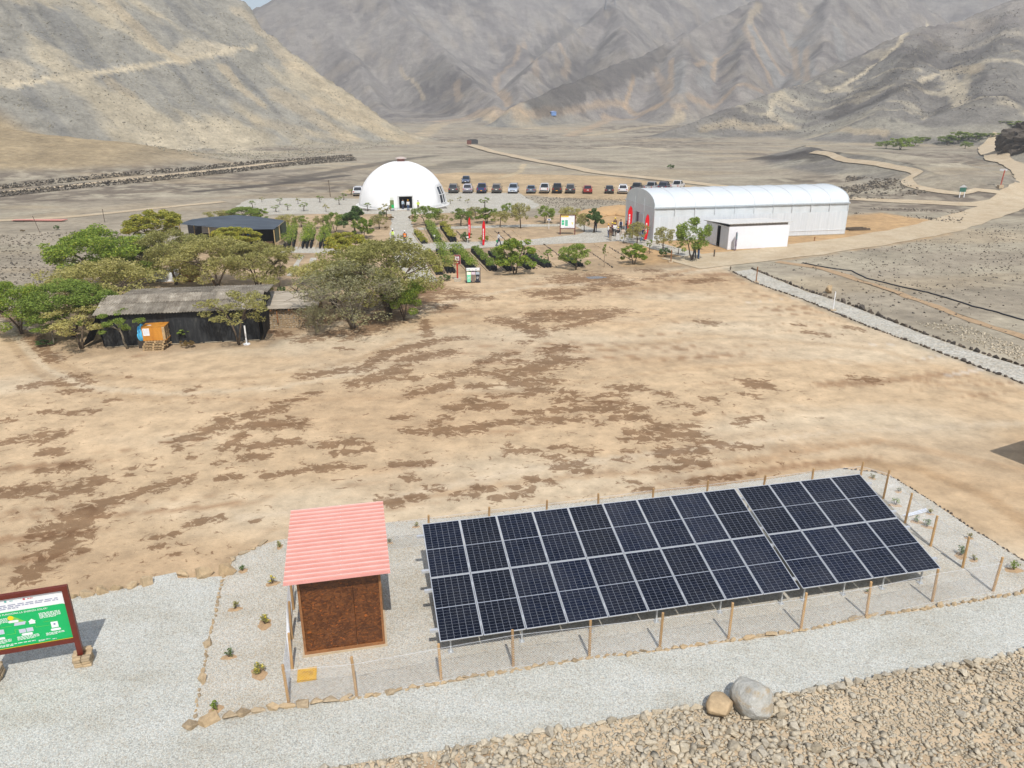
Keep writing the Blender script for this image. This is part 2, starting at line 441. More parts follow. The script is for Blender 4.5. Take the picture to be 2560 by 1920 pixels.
# ---- wet patches and litter, as strokes on the ground (ends in the picture, half thickness)
WET = '''60 1445 150 1375 22;150 1375 215 1300 22;130 1330 240 1270 26;215 1275 330 1235 13;330 1235 470 1195 11;150 1235 240 1205 18;0 1235 100 1225 20;165 1170 200 1165 13;100 1180 130 1175 8;120 1130 150 1130 10;110 1100 150 1085 12;-30 1120 40 1100 10;40 1100 110 1085 9;0 1055 25 1050 7
95 1033 140 1030 6;170 1033 240 1027 6;145 1020 155 1020 3;100 960 210 955 8;165 940 210 938 6;50 970 90 965 6;160 980 220 975 5;305 943 325 942 3;260 1003 290 998 3;465 978 500 970 4;490 992 510 990 4
460 1100 560 1060 14;560 1050 690 1025 12;640 1060 750 1060 13;690 1010 760 995 5;760 985 800 980 4;560 1120 600 1090 9;600 1120 680 1110 10;690 1105 740 1105 9;610 1145 660 1140 9;540 1160 560 1155 5;475 1146 490 1145 5;435 1126 450 1124 3;320 1187 335 1186 5;330 1170 350 1165 3;360 1167 385 1163 4
550 1195 600 1190 7;670 1190 760 1175 9;820 1110 880 1105 12;840 1135 920 1120 8;800 1170 860 1165 10;880 1170 900 1168 5;470 1310 540 1297 9;365 1370 410 1360 6;390 1345 440 1338 6;380 1372 420 1365 5;440 1384 450 1382 4;630 1305 640 1303 4
760 940 840 930 9;840 925 880 920 6;880 960 960 945 8;960 935 1000 925 11;1420 697 1500 695 12;1340 735 1410 728 8;1380 745 1420 745 5;1430 737 1450 735 4;1125 745 1220 745 5;1080 728 1140 732 8;1095 768 1125 765 5
1345 785 1540 778 9;1250 800 1340 820 9;1330 800 1480 790 8;1300 815 1345 835 8;1380 825 1520 792 5;1305 855 1325 854 4;1063 800 1068 840 4;940 800 1060 752 12;1020 732 1090 714 6;870 845 960 815 8;900 925 960 890 8;960 885 1080 855 7;1080 850 1160 845 5;1010 900 1120 880 9;985 920 1020 915 5;900 955 970 935 12;985 945 1045 945 7
1110 940 1180 930 8;1180 932 1250 930 8;1205 905 1235 900 6;1240 890 1290 885 5;1270 905 1300 900 5;1360 880 1420 870 9;1310 930 1400 900 15;1290 960 1390 950 10;1240 935 1300 960 7;1440 900 1465 897 5;1030 985 1120 965 9;1100 965 1130 960 6;1170 965 1230 965 6;1130 1020 1250 1013 10;1170 1000 1190 998 6;1230 990 1330 985 6
1330 970 1450 985 8;1400 1000 1440 1000 8;1480 995 1560 985 7;1540 970 1600 968 8;1500 1010 1560 1005 7;1390 1025 1500 1020 8;1510 1025 1600 1020 9;1290 1032 1350 1030 6;1355 1050 1400 1048 9;1420 1055 1440 1050 5;1535 1045 1615 1045 9;1000 1075 1080 1080 5;1050 1078 1200 1075 9;1180 1065 1310 1052 7;1090 1055 1120 1045 6;985 1045 1020 1040 6
1445 1045 1480 1042 4;1485 1058 1500 1058 5;1420 1078 1435 1078 3;1565 1080 1605 1080 7;1560 1098 1610 1098 7;1640 1070 1740 1065 10;1640 1090 1730 1085 15;1660 1130 1750 1130 13;1700 1155 1760 1160 10;1640 1172 1680 1172 10;1740 1105 1800 1108 8;1800 1115 1890 1120 8;1275 1125 1325 1128 10;1380 1120 1420 1115 6;1430 1125 1480 1128 9
1360 1140 1410 1142 5;1405 1165 1450 1160 14;1440 1178 1470 1178 7;980 1160 1070 1158 8;1000 1190 1040 1188 4;1015 1200 1045 1202 4;955 1250 990 1255 11;1025 1243 1060 1243 9;1070 1222 1095 1222 9;1140 1240 1200 1230 9;1190 1222 1220 1222 10;1240 1245 1300 1230 9;1290 1220 1325 1222 9;1330 1200 1380 1205 8;1350 1222 1370 1222 5;1310 1240 1330 1243 5
1570 1203 1590 1203 5;1570 1222 1620 1220 6;1720 1205 1800 1195 6;1800 1195 1900 1185 4;1540 1150 1585 1150 5;1560 1125 1585 1125 5;1645 980 1680 990 6;1660 1012 1690 1012 6;1705 1015 1730 1015 6;1770 998 1785 998 7;1870 955 1900 960 10;1850 985 1890 990 5;1740 1035 1760 1030 4;1850 1050 1900 1045 6;1830 1060 1870 1060 4
2015 830 2065 838 4;2140 945 2180 950 8;1880 965 1930 970 7;2120 818 2155 825 4;1760 805 1780 808 6;1990 812 2005 813 3;1605 676 1640 676 4;1730 705 1790 698 5;1660 690 1700 686 3;1480 712 1560 704 4;1620 697 1650 695 4;1540 715 1580 710 4;1470 725 1490 722 4
960 770 1060 735 13;905 830 1000 790 9;900 790 950 800 10;760 850 860 830 8;680 830 720 836 6;800 800 900 790 9;1000 745 1080 725 8;20 780 60 800 9;60 830 110 860 7;100 870 140 900 7;840 870 870 872 3'''
vy = (np.hypot(GX, GY) < 110) & (YF+ (GY > 30) > 0) & vis
wx_, wy_ = GX[vy], GY[vy]; wet = np.zeros(wx_.shape)
wob = (fbm(wx_/1.6, wy_/1.6, 4, 101)-.5)
for q in WET.replace('\n', ';').split(';'):
    a, b, c, d, v = map(float, q.split())
    P, Q = G(a, b), G(c, d); m = G((a+c)/2, (b+d)/2); m2 = G((a+c)/2, (b+d)/2+v)
    r_ = max(.12, abs(m.y-m2.y))
    lo_x, hi_x = min(P.x, Q.x)-4*r_, max(P.x, Q.x)+4*r_; lo_y, hi_y = min(P.y, Q.y)-4*r_, max(P.y, Q.y)+4*r_
    k = (wx_ > lo_x) & (wx_ < hi_x) & (wy_ > lo_y) & (wy_ < hi_y)
    if not k.any(): continue
    d_, _ = seg_dist(wx_[k], wy_[k], [tuple(P), tuple(Q)])
    wet[k] = np.maximum(wet[k], np.clip(1.0-.5*d_/r_+wob[k]*.3, 0, 1))
nearwet = np.zeros(wx_.shape)
for q in WET.replace('\n', ';').split(';')[::2]:
    a, b, c, d, v = map(float, q.split()); m = G((a+c)/2, (b+d)/2); nearwet = np.maximum(nearwet, np.exp(-((wx_-m.x)/3.2)**2-((wy_-m.y)/3.2)**2))
wet = np.maximum(wet, .15*nearwet)
WT = np.zeros(len(GX)); WT[vy] = wet
# ---- trails and scars on the hillsides
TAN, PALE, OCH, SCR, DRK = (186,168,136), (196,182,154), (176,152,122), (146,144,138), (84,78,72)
def trail(pts, w, col, f=1.0):
    P = [tuple(GT(*p)) for p in pts]
    xs = [p[0] for p in P]; ys = [p[1] for p in P]
    k = (GX > min(xs)-40) & (GX < max(xs)+40) & (GY > min(ys)-60) & (GY < max(ys)+60)
    d_, _ = seg_dist(GX[k], GY[k], [p[:2] for p in P])
    d_ = d_+(fbm(GX[k]/6, GY[k]/6, 3, 7)-.5)*w*1.0
    a = sstep(w*1.1, w*.6, d_)*f
    g_ = 1.0 if (col == DRK or min(ys) < 140) else 1.28
    if w > 2.5 and min(ys) > 140 and col != DRK: a = a*.72
    BC[k] = BC[k]*(1-a[:, None])+np.clip(np.array(srgb(*col))*g_, 0, .85)*a[:, None]
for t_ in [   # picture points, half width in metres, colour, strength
 ([(20,214),(170,197),(260,180),(440,155),(540,135),(640,116)], 1.6, PALE, 1), ([(430,140),(500,118),(560,122)], 5, PALE, .9), ([(260,0),(330,60),(400,125),(450,150)], 4, TAN, .8),
 ([(560,170),(600,220),(650,260)], 3, TAN, .8),([(700,240),(780,290),(860,340)], 7, TAN, .7),([(640,300),(760,330),(900,352)], 4, TAN, .5),([(420,370),(500,335),(560,345),(640,385)], 9, PALE, .85),
 ([(0,190),(30,180)], 8, PALE, .9),([(820,270),(900,300),(1000,345)], 8, TAN, .8),([(740,170),(830,230),(930,300)], 7, TAN, .65),([(600,30),(660,80),(740,170)], 5, TAN, .6),([(280,205),(330,240)], 3, TAN, .6),
 ([(1276,262),(1258,240),(1240,215),(1243,195),(1262,175),(1290,150),(1310,108)], 5, OCH, .8), ([(1010,360),(1100,310),(1200,285),(1276,270),(1310,285)], 6, TAN, .8),([(1090,305),(1180,290),(1250,290),(1300,290)], 9, OCH, .75),
 ([(1310,285),(1450,272),(1560,262),(1700,250),(1820,235),(1900,228)], 4, OCH, .8),([(1420,340),(1520,295),(1620,275),(1700,262)], 5, OCH, .8),([(1470,340),(1600,320),(1700,290)], 5, TAN, .8),([(1320,310),(1420,330),(1520,330)], 12, TAN, .5),
 ([(1560,270),(1580,215),(1585,190)], 2, OCH, .8),([(1640,175),(1660,215),(1670,250)], 3, OCH, .6),
 ([(1870,70),(1900,120),(1940,190),(1945,215)], 9, SCR, .9),([(1862,70),(1885,120),(1922,190),(1928,215)], 3, OCH, .7),([(1885,65),(1915,120),(1957,190)], 3, OCH, .7),([(1965,80),(2000,130),(2010,200)], 9, SCR, .9),([(1955,80),(1988,130),(1995,200)], 3, OCH, .7),([(2016,120),(2024,200)], 3, OCH, .7),
 ([(2090,70),(2100,120),(2105,150)], 6, SCR, .8),([(1780,150),(1770,200),(1755,215)], 7, SCR, .8),([(1695,160),(1690,210),(1695,250)], 7, SCR, .8),([(1790,150),(1782,200)], 2.5, OCH, .6),([(1680,150),(1676,230)], 2.5, OCH, .6),
 ([(1870,60),(1880,30),(1900,10)], 4, TAN, .7),([(1840,120),(1800,145),(1740,165)], 2.5, OCH, .6),([(2000,20),(2030,40)], 5, TAN, .5),
 ([(2320,65),(2250,110),(2180,165),(2110,215),(2070,232)], 2.2, PALE, .95),([(2340,185),(2300,205)], 2, PALE, .8),([(2360,180),(2385,220),(2405,260)], 4, PALE, .8),([(2420,185),(2405,230),(2395,265)], 3, PALE, .6),([(2440,180),(2380,172)], 4, TAN, .7),
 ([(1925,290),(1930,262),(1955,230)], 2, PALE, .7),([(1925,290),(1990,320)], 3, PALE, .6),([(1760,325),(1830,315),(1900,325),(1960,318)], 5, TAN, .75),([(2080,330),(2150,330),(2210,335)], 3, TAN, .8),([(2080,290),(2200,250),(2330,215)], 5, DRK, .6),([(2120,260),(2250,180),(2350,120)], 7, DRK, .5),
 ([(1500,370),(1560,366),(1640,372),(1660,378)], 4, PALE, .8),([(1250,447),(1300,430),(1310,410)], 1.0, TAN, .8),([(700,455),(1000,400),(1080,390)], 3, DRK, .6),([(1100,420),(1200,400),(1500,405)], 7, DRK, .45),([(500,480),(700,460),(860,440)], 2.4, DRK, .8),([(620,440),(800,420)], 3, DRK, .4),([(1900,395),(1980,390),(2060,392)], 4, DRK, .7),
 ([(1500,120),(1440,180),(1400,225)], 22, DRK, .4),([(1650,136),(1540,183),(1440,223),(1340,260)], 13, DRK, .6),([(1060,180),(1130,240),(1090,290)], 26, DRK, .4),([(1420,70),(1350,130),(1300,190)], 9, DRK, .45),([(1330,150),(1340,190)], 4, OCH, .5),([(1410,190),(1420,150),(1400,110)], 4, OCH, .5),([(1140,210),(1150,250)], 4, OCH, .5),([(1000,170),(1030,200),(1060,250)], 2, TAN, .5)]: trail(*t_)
for pts_, w_, c_, f_ in [
 ([(-40,770),(30,800),(75,850),(120,905),(220,950),(420,965),(700,950),(900,905),(1000,860)], .45, (196,166,128), .55), ([(-40,790),(20,822),(60,870),(110,930),(220,975),(420,988),(700,972),(930,925)], .4, (228,208,176), .6), ([(0,835),(40,875),(90,930),(200,1000),(420,1015)], .4, (196,166,128), .5),
 ([(1000,800),(1080,770),(1180,745),(1330,720),(1500,710),(1700,690),(1830,668)], .5, (230,210,178), .6), ([(1030,830),(1120,800),(1300,760),(1500,735),(1700,712),(1850,700)], .4, (190,158,120), .5), ([(1500,720),(1580,705),(1700,680),(1850,650)], .5, (194,160,122), .6),
 ([(300,1000),(700,1010),(1200,990),(1700,930),(2100,900),(2500,1010)], .35, (194,162,124), .45), ([(1500,880),(1800,840),(2200,880),(2560,990)], .5, (200,170,132), .4), ([(600,1300),(900,1270),(1300,1190),(1700,1140),(2100,1080),(2560,1060)], .3, (228,208,178), .5), ([(900,1290),(1300,1225),(1700,1175),(2200,1120)], .25, (190,156,118), .5),
 ([(2120,1170),(2300,1180),(2450,1260),(2600,1350)], .5, (186,152,112), .5), ([(1950,1130),(2200,1110),(2560,1190)], .5, (188,154,116), .45), ([(1850,760),(2000,745),(2030,742)], .12, (230,220,204), .35), ([(2160,868),(2240,862)], .16, (232,224,210), .4), ([(2300,905),(2360,897)], .16, (232,224,210), .4), ([(2360,950),(2450,930)], .2, (232,224,210), .45)]: trail(pts_, w_, c_, f_)
M = N('ground_earth'); p_ = M.pos()
colr = M.attr('Col'); wetv = M.attr('wet', 'Fac'); yardv = M.attr('yard', 'Fac')
fa = M.noise(p_, .75, 6, .72, out='Color'); sp = M.n('SeparateXYZ'); M.l(fa, sp.inputs[0])
f3 = M.noise(M.mapping(p_, (.05, .05, .07)), 2.0, 9, .74)
c1 = M.mix(1.0, colr, M.ramp(sp.outputs[0], [(.3, .74), (.5, 1.0), (.7, 1.24)]), 'MULTIPLY')
c1 = M.mix(M.math('MULTIPLY_ADD', yardv, -.7, 1.0), c1, M.mix(1.0, c1, M.ramp(f3, [(.32, .72), (.68, 1.28)]), 'MULTIPLY'))
# wet earth: soaked-in patches with ragged edges
wm = M.math('ADD', wetv, M.math('MULTIPLY_ADD', M.noise(M.mapping(p_, (.9, 1.1, 1)), 2.0, 8, .72, .8), 3.8, -1.94))
wm = M.math('MULTIPLY', M.ramp(wm, [(.40, 0), (.60, 1)]), M.math('GREATER_THAN', wetv, .02))
wetcol = M.mix(1.0, c1, (.50, .42, .36), 'MULTIPLY')
wetcol = M.mix(.35, wetcol, tuple(x*.72 for x in srgb(118, 88, 64)))
M.color(M.mix(M.math('MULTIPLY', wm, .88), c1, wetcol))
M.set(Roughness=.95, Specular_IOR_Level=.12)
M.bump(M.math('ADD', M.math('MULTIPLY', M.noise(p_, .9, 5, .75), .16), M.math('MULTIPLY', M.math('MULTIPLY', f3, 3.0), M.attr('hill', 'Fac'))), .6, 1.0)
me = np_mesh('ground', np.stack([GX, GY, GZ], 1), GF, M.m, True)
set_col(me, 'Col', np.clip(BC*GAIN, 0, .9)); set_val(me, 'wet', WT); set_val(me, 'yard', YF); set_val(me, 'hill', np.clip(HF+.6*sstep(500, 650, np.hypot(GX, GY)), 0, 1))
ground = obj('ground', me); tag(ground, kind='structure')
# ================================================================ gravel sheets
def gravel_mat(name, c, scale, warm=.25, bump=.5):
    k = N(name); p = k.pos()
    v = k.n('TexVoronoi'); v.inputs['Scale'].default_value = scale; k.l(p, v.inputs['Vector'])
    sp = k.n('SeparateXYZ'); k.l(v.outputs['Color'], sp.inputs[0])
    c0 = k.ramp(sp.outputs[0], [(0, tuple(x*.66 for x in c)), (.25, tuple(x*.92 for x in c)), (.55, tuple(x*1.04 for x in c)), (1, tuple(min(.92, x*1.26) for x in c))])
    c0 = k.mix(k.math('MULTIPLY', k.math('GREATER_THAN', sp.outputs[1], .72), warm), c0, srgb(186, 158, 120))
    big = k.noise(k.mapping(p, (.6, 1.3, 1), (0, 0, .2)), .55, 6, .68)
    c0 = k.mix(1.0, c0, k.ramp(big, [(.3, (.86, .82, .76)), (.5, (1, .99, .97)), (.7, (1.09, 1.09, 1.1))]), 'MULTIPLY')
    k.color(k.mix(1.0, c0, k.ramp(v.outputs['Distance'], [(.25, 1.08), (.8, .80)]), 'MULTIPLY'))
    k.set(Roughness=.9, Specular_IOR_Level=.2)
    k.bump(v.outputs['Distance'], -bump, .02) if False else k.bump(k.math('MULTIPLY', v.outputs['Distance'], -1.0), bump, .025)
    return k.m
gv1 = gravel_mat('grey_gravel', tuple(x*.77 for x in srgb(206, 207, 199)), 32, .22)
gv2 = gravel_mat('bed_gravel', tuple(x*.78 for x in srgb(207, 204, 193)), 34, .38)
gvf = gravel_mat('pale_path_gravel', tuple(x*.72 for x in srgb(206, 202, 190)), 9, .2, .3)
def sheet(name, pts, mat, z, world=False, wob=.06, step=.5):
    """flat sheet with a slightly ragged outline"""
    P = [Vector(p[:2]) if world else Vector(G(*p)[:2]) for p in pts]; out = []
    for a, b in zip(P, P[1:]+P[:1]):
        n = max(1, int((b-a).length/step)); t = (b-a); nrm = Vector((-t.y, t.x)).normalized() if t.length else Vector((0, 0))
        for i in range(n):
            q = a+t*(i/n)+(nrm*R.uniform(-wob, wob) if i else Vector((0, 0))); out.append((q.x, q.y, z))
    bm = bmesh.new(); vs = [bm.verts.new(p) for p in out]; f = bm.faces.new(vs)
    if f.normal.z == 0: f.normal_update()
    bmesh.ops.triangulate(bm, faces=[f]); bmesh.ops.recalc_face_normals(bm, faces=bm.faces)
    for f in bm.faces:
        if f.normal.z < 0: f.normal_flip()
    me = bpy.data.meshes.new(name); bm.to_mesh(me); bm.free()
    return tag(obj(name, me, mat), kind='structure')
FRONT = [(480,1820),(560,1800),(700,1772),(860,1753),(1104,1708),(1283,1677),(1474,1647),(1700,1620),(2003,1578),(2167,1543),(2353,1517),(2560,1482),(2760,1452)]
LEFT = [(486,1800),(496,1740),(508,1689),(521,1608),(537,1543),(554,1461),(562,1440)]
BACK = [(586,1393),(619,1380),(650,1364),(692,1351),(840,1330),(972,1307),(1054,1300),(1221,1285),(1365,1266),(1506,1249),(1633,1233),(1770,1217),(1912,1200),(2035,1180),(2103,1172),(2183,1180),(2241,1198),(2266,1214),(2331,1254),(2393,1297),(2447,1333),(2519,1377),(2556,1400),(2760,1530)]
RUBB = [(700,1945),(860,1915),(941,1901),(1145,1868),(1291,1840),(1430,1820),(1511,1805),(1600,1787),(1700,1769),(1766,1766),(1933,1741),(2010,1728),(2112,1710),(2244,1679),(2361,1663),(2478,1648),(2555,1624),(2760,1585)]
SIGNB = [(-420,1580),(0,1520),(100,1508),(179,1494),(270,1478),(365,1461),(375,1444),(440,1431),(445,1446),(554,1441)]
sheet('gravel_bed', FRONT[::-1]+LEFT+BACK, gv2, .012)
sheet('gravel_path', SIGNB+LEFT[::-1]+FRONT[1:]+RUBB[::-1]+[(600,2100),(-500,2100)], gv1, .008)
sheet('side_gravel_path', [(1834,680),(1887,707),(1996,743),(2098,785),(2182,819),(2309,865),(2435,912),(2560,958),(2800,1046),(2800,996),(2560,918),(2477,893),(2393,866),(2287,828),(2182,786),(2081,749),(2013,728),(1929,694),(1878,673)], gvf, .012)
sheet('dome_gravel_pad', [(622,499),(712,495),(899,497),(940,480),(1121,480),(1297,482),(1314,493),(1349,513),(1338,521),(1275,526),(1171,530),(1030,536),(978,535),(750,535),(674,537),(587,516)], gvf, .014, step=2, wob=.25)
sheet('nursery_path', [(981,529),(979,545),(976,570),(974,605),(985,650),(1022,700),(1032,706),(1095,704),(1068,665),(1060,640),(1062,628),(1145,623),(1249,617),(1362,612),(1427,608),(1473,608),(1545,603),(1608,614),(1629,622),(1670,632),(1724,645),(1745,648),(1788,643),(1753,635),(1712,624),(1645,606),(1640,580),(1600,560),(1540,568),(1483,572),(1458,562),(1440,556),(1436,563),(1462,580),(1440,587),(1405,590),(1314,601),(1254,603),(1080,607),(1056,610),(1046,596),(1033,570),(1026,545),(1030,529)], gvf, .020, step=1.2, wob=.12)
sheet('back_nursery_path', [(1050,575),(1087,574),(1250,569),(1395,566),(1440,560),(1440,555),(1395,560),(1250,563),(1087,568),(1040,569)], gvf, .018, step=1.5, wob=.12)
sheet('bed_side_path', [(560,640),(700,616),(850,620),(850,634),(700,632),(560,655)], gvf, .016, step=1.2, wob=.12)
sheet('bed_walkway', [(716,690),(730,690),(762,640),(748,640)], gvf, .026, step=1.2, wob=.08)
sheet('bed_walkway', [(752,704),(770,704),(792,645),(777,645)], gvf, .026, step=1.2, wob=.08)
sheet('hut_yard', [(640,742),(690,728),(790,728),(830,742),(800,752),(660,765)], gvf, .016, step=1, wob=.1)
# ================================================================ loose stones
def rock_mesh(name, seed, n=13, flat=.6, smooth=False):
    r = random.Random(seed); bm = bmesh.new()
    for i in range(n):
        v = Vector((r.gauss(0, 1), r.gauss(0, 1), r.gauss(0, 1))).normalized()
        v *= r.uniform(.75, 1.0); bm.verts.new((v.x*.5, v.y*.42*r.uniform(.85, 1), v.z*.5*flat))
    bmesh.ops.convex_hull(bm, input=bm.verts)
    for v in [v for v in bm.verts if not v.link_faces]: bm.verts.remove(v)
    bmesh.ops.recalc_face_normals(bm, faces=bm.faces)
    me = bpy.data.meshes.new(name); bm.to_mesh(me); bm.free(); return me
def stone_mat(name, c1, c2, c3, isl=False, sc=1.0):
    k = N(name); p = k.coord() if not isl else k.pos()
    rnd = k.island() if isl else k.rand()
    base = k.ramp(rnd, [(0, c1), (.45, c2), (.8, c3), (1, tuple(x*.7 for x in c1))])
    n = k.noise(p, 4*sc if not isl else 14, 6, .7)
    k.color(k.mix(1.0, base, k.ramp(n, [(.28, .68), (.72, 1.22)]), 'MULTIPLY'))
    k.set(Roughness=.92, Specular_IOR_Level=.2); k.bump(n, .5, .05); return k.m
sc_ = lambda *c: tuple(x*.72 for x in srgb(*c))
tan_stone = stone_mat('tan_stone', sc_(205,178,140), sc_(216,190,152), sc_(196,176,146))
rub_stone = stone_mat('rubble_stone', sc_(214,198,170), sc_(224,210,184), sc_(202,192,173))
rub_stuff = stone_mat('rubble_small', sc_(214,198,170), sc_(224,210,184), sc_(202,192,172), True)
dark_stone = stone_mat('dark_stone', sc_(112,102,92), sc_(128,114,98), sc_(92,86,80))
dark_stuff = stone_mat('dark_stone_mass', sc_(128,120,108), sc_(146,134,116), sc_(100,95,88), True)
for_mat = {}
ROCKS = [rock_mesh('stone', 100+i, R.choice((11, 13, 15)), R.choice((.55, .7, .85))) for i in range(10)]
def rock_set(mat):
    if mat.name not in for_mat:
        L = []
        for m in ROCKS:
            c = m.copy(); c.materials.append(mat); L.append(c)
        for_mat[mat.name] = L
    return for_mat[mat.name]
def stone(parent, x, y, s, mat, z=None, rz=None, name='stone', sq=(1, 1, 1)):
    m = R.choice(rock_set(mat)); o = bpy.data.objects.new(name, m)
    o.location = (x, y, (s*.16 if z is None else z)); o.scale = (s*sq[0], s*sq[1], s*sq[2])
    o.rotation_euler = (R.uniform(-.25, .25), R.uniform(-.25, .25), R.uniform(0, 6.28) if rz is None else rz)
    return link(o, parent)
def stone_mass(name, X, Y, Z, S, mat, parent=None, flat=.75):
    """many small stones joined into one mass"""
    Vs = []; Fs = []; off = 0
    protos = []
    for m in ROCKS[:8]:
        v = np.array([p.co[:] for p in m.vertices]); f = np.array([list(q.vertices)[:3] for q in m.polygons]); protos.append((v, f))
    pick = NR.integers(0, 8, len(X)); ang_ = NR.uniform(0, 6.28, len(X)); tl = NR.uniform(-.5, .5, (len(X), 2))
    for i in range(8):
        k = np.nonzero(pick == i)[0]
        if len(k) == 0: continue
        v, f = protos[i]; n = len(v)
        c, s_ = np.cos(ang_[k]), np.sin(ang_[k])
        vx = v[None, :, 0]*c[:, None]-v[None, :, 1]*s_[:, None]; vy_ = v[None, :, 0]*s_[:, None]+v[None, :, 1]*c[:, None]
        vz = v[None, :, 2]*flat+vx*tl[k, 0][:, None]+vy_*tl[k, 1][:, None]
        P = np.stack([X[k][:, None]+vx*S[k][:, None], Y[k][:, None]+vy_*S[k][:, None], Z[k][:, None]+vz*S[k][:, None]], -1).reshape(-1, 3)
        F = (f[None]+(np.arange(len(k))*n)[:, None, None]).reshape(-1, 3)+off
        Vs.append(P); Fs.append(F); off += len(P)
    me = np_mesh(name, np.concatenate(Vs), np.concatenate(Fs), mat)
    return obj(name, me, None, parent)
def along(pts, world=False):
    P = [Vector(p[:2]) if world else Vector(G(*p)[:2]) for p in pts]
    L = [0]
    for a, b in zip(P, P[1:]): L.append(L[-1]+(b-a).length)
    def at(s):
        for i in range(len(P)-1):
            if s <= L[i+1] or i == len(P)-2:
                t = (s-L[i])/max(1e-6, L[i+1]-L[i]); q = P[i]+(P[i+1]-P[i])*t
                d = P[i+1]-P[i]; return q, math.atan2(d.y, d.x)
    return at, L[-1]
def border(name, label, pts, mat, smin, smax, gap=1.0, skip=(), start=0, jit=.04, high=1.0, cat='stone border', maxn=300):
    root = empty(name, (*G(*pts[0])[:2], 0)); tag(root, label, cat)
    at, L = along(pts); s = start; n = 0; inv = Matrix.Translation(-root.location)
    while s < L and n < maxn:
        w = R.uniform(smin, smax)
        if R.random() < .12: w *= 1.5
        q, a = at(s+w/2)
        if not any(lo < s/L < hi for lo, hi in skip):
            h = w*R.uniform(.55, .9)*high
            stone(root, q.x-root.location.x+R.uniform(-jit, jit), q.y-root.location.y+R.uniform(-jit, jit), w*1.12, mat, h*.14, a+R.uniform(-.3, .3), sq=(1, R.uniform(.6, .8), R.uniform(.6, 1.0)*high))
            n += 1
        s += w*gap
    return root
border('stone_border', 'row of tan stones in front of the fenced solar panels', FRONT[3:12], tan_stone, .15, .34, .84)
border('stone_border', 'large pale stones at the near left corner of the fenced gravel bed', [(450,1822),(560,1795),(640,1780),(720,1768),(860,1750)], tan_stone, .34, .58, .76)
border('stone_border', 'thin line of tan stones left of the gravel bed with small plants', LEFT+[(586,1393),(619,1380),(650,1364)], tan_stone, .15, .34, 1.0, jit=.025, high=.9)
border('stone_border', 'fine line of small stones behind the solar panels', BACK[5:15], tan_stone, .07, .13, 1.25, jit=.03)
border('stone_border', 'row of small dark stones curving round the right end of the solar panels', BACK[14:], dark_stone, .10, .19, 1.12, jit=.04, high=1.2)
border('stone_row', 'row of big square tan stones behind the green sign', [(150,1502),(250,1482),(365,1463)], tan_stone, .42, .6, .92, high=1.5, cat='stone row')
border('stone_row', 'short row of square tan stones beside the gap in the gravel edge', [(440,1444),(500,1441),(556,1437)], tan_stone, .46, .6, .9, high=1.5, cat='stone row')
# rubble field
rub = empty('rubble_bed', (*G(1700, 1850)[:2], 0)); tag(rub, 'bed of broken tan stones in the near right corner', 'rubble')
rl = rub.location
RP_ = [tuple(G(*p)[:2]) for p in RUBB+[(2900,1585),(2900,2150),(600,2150)]]
at, L = along(RUBB[3:]); s = 0; n_ind = 0; taken = []
while s < L:
    w = R.uniform(.20, .40); q, a = at(s)
    stone(rub, q.x-rl.x, q.y-rl.y-.06, w*1.1, rub_stone, w*.14, a, sq=(1, .8, .8)); taken.append((q.x, q.y-.06, w*.5)); s += w*.92; n_ind += 1
X = NR.uniform(-8, 20, 38000); Y = NR.uniform(11.5, 19, 38000); sd_ = poly_sd(X, Y, RP_); k = sd_ < -.02
X, Y, sd_ = X[k], Y[k], sd_[k]
S = np.exp(NR.normal(np.log(.104), .46, len(X)))*(1-.35*(fbm(X/2.2, Y/2.2, 3, 8) > .58)); S = np.clip(S, .07, .34)
order = np.argsort(-S); keepX = []; kk = []
grid = {}
for i in order:                                       # spread without too much overlap
    x, y, s = X[i], Y[i], S[i]; gx_, gy_ = int(x*2), int(y*2); ok = True
    for a in (-1, 0, 1):
        for b in (-1, 0, 1):
            for (x2, y2, s2) in grid.get((gx_+a, gy_+b), ()):
                if (x-x2)**2+(y-y2)**2 < ((s+s2)*.205)**2: ok = False; break
            if not ok: break
        if not ok: break
    if ok: grid.setdefault((gx_, gy_), []).append((x, y, s)); kk.append(i)
X, Y, S = X[kk], Y[kk], S[kk]
nb = 300-n_ind
for i in range(nb):
    stone(rub, X[i]-rl.x, Y[i]-rl.y, S[i]*1.25, rub_stone, S[i]*.2+.02)
stone_mass('small_stones', X[nb:]-rl.x, Y[nb:]-rl.y, S[nb:]*.2, S[nb:]*1.42, rub_stuff, rub, .8)['kind'] = 'stuff'
# boulders
def boulder(name, label, px, py, d, mat, seed, sq=(1, .85, .8)):
    bm = bmesh.new(); bmesh.ops.create_icosphere(bm, subdivisions=4, radius=.5)
    r = random.Random(seed); pl = [(Vector((r.gauss(0, 1), r.gauss(0, 1), r.gauss(0, .8))).normalized(), r.uniform(.33, .46)) for _ in range(26)]
    for v in bm.verts:
        for nrm, dd in pl:
            e = v.co.dot(nrm)-dd
            if e > 0: v.co -= nrm*e*.62
        nn = vnoise(np.array([v.co.x*7+v.co.z*3.]), np.array([v.co.y*7+seed*1.]), seed)[0]
        v.co *= 1+(nn-.5)*.05
    for v in bm.verts: v.co.x *= sq[0]; v.co.y *= sq[1]; v.co.z *= sq[2]
    me = bpy.data.meshes.new(name); bm.to_mesh(me); bm.free(); g = G(px, py)
    return tag(obj(name, me, mat, None, (g.x, g.y+d*.25, d*.27), (0, 0, R.uniform(0, 6)), d), label, 'boulder')
k = N('chalky_boulder'); p = k.coord(); n1 = k.noise(p, 6, 8, .75); n2 = k.noise(k.mapping(p, (1, 1, 2.2), loc=(3, 1, 0)), 2.6, 6, .7)
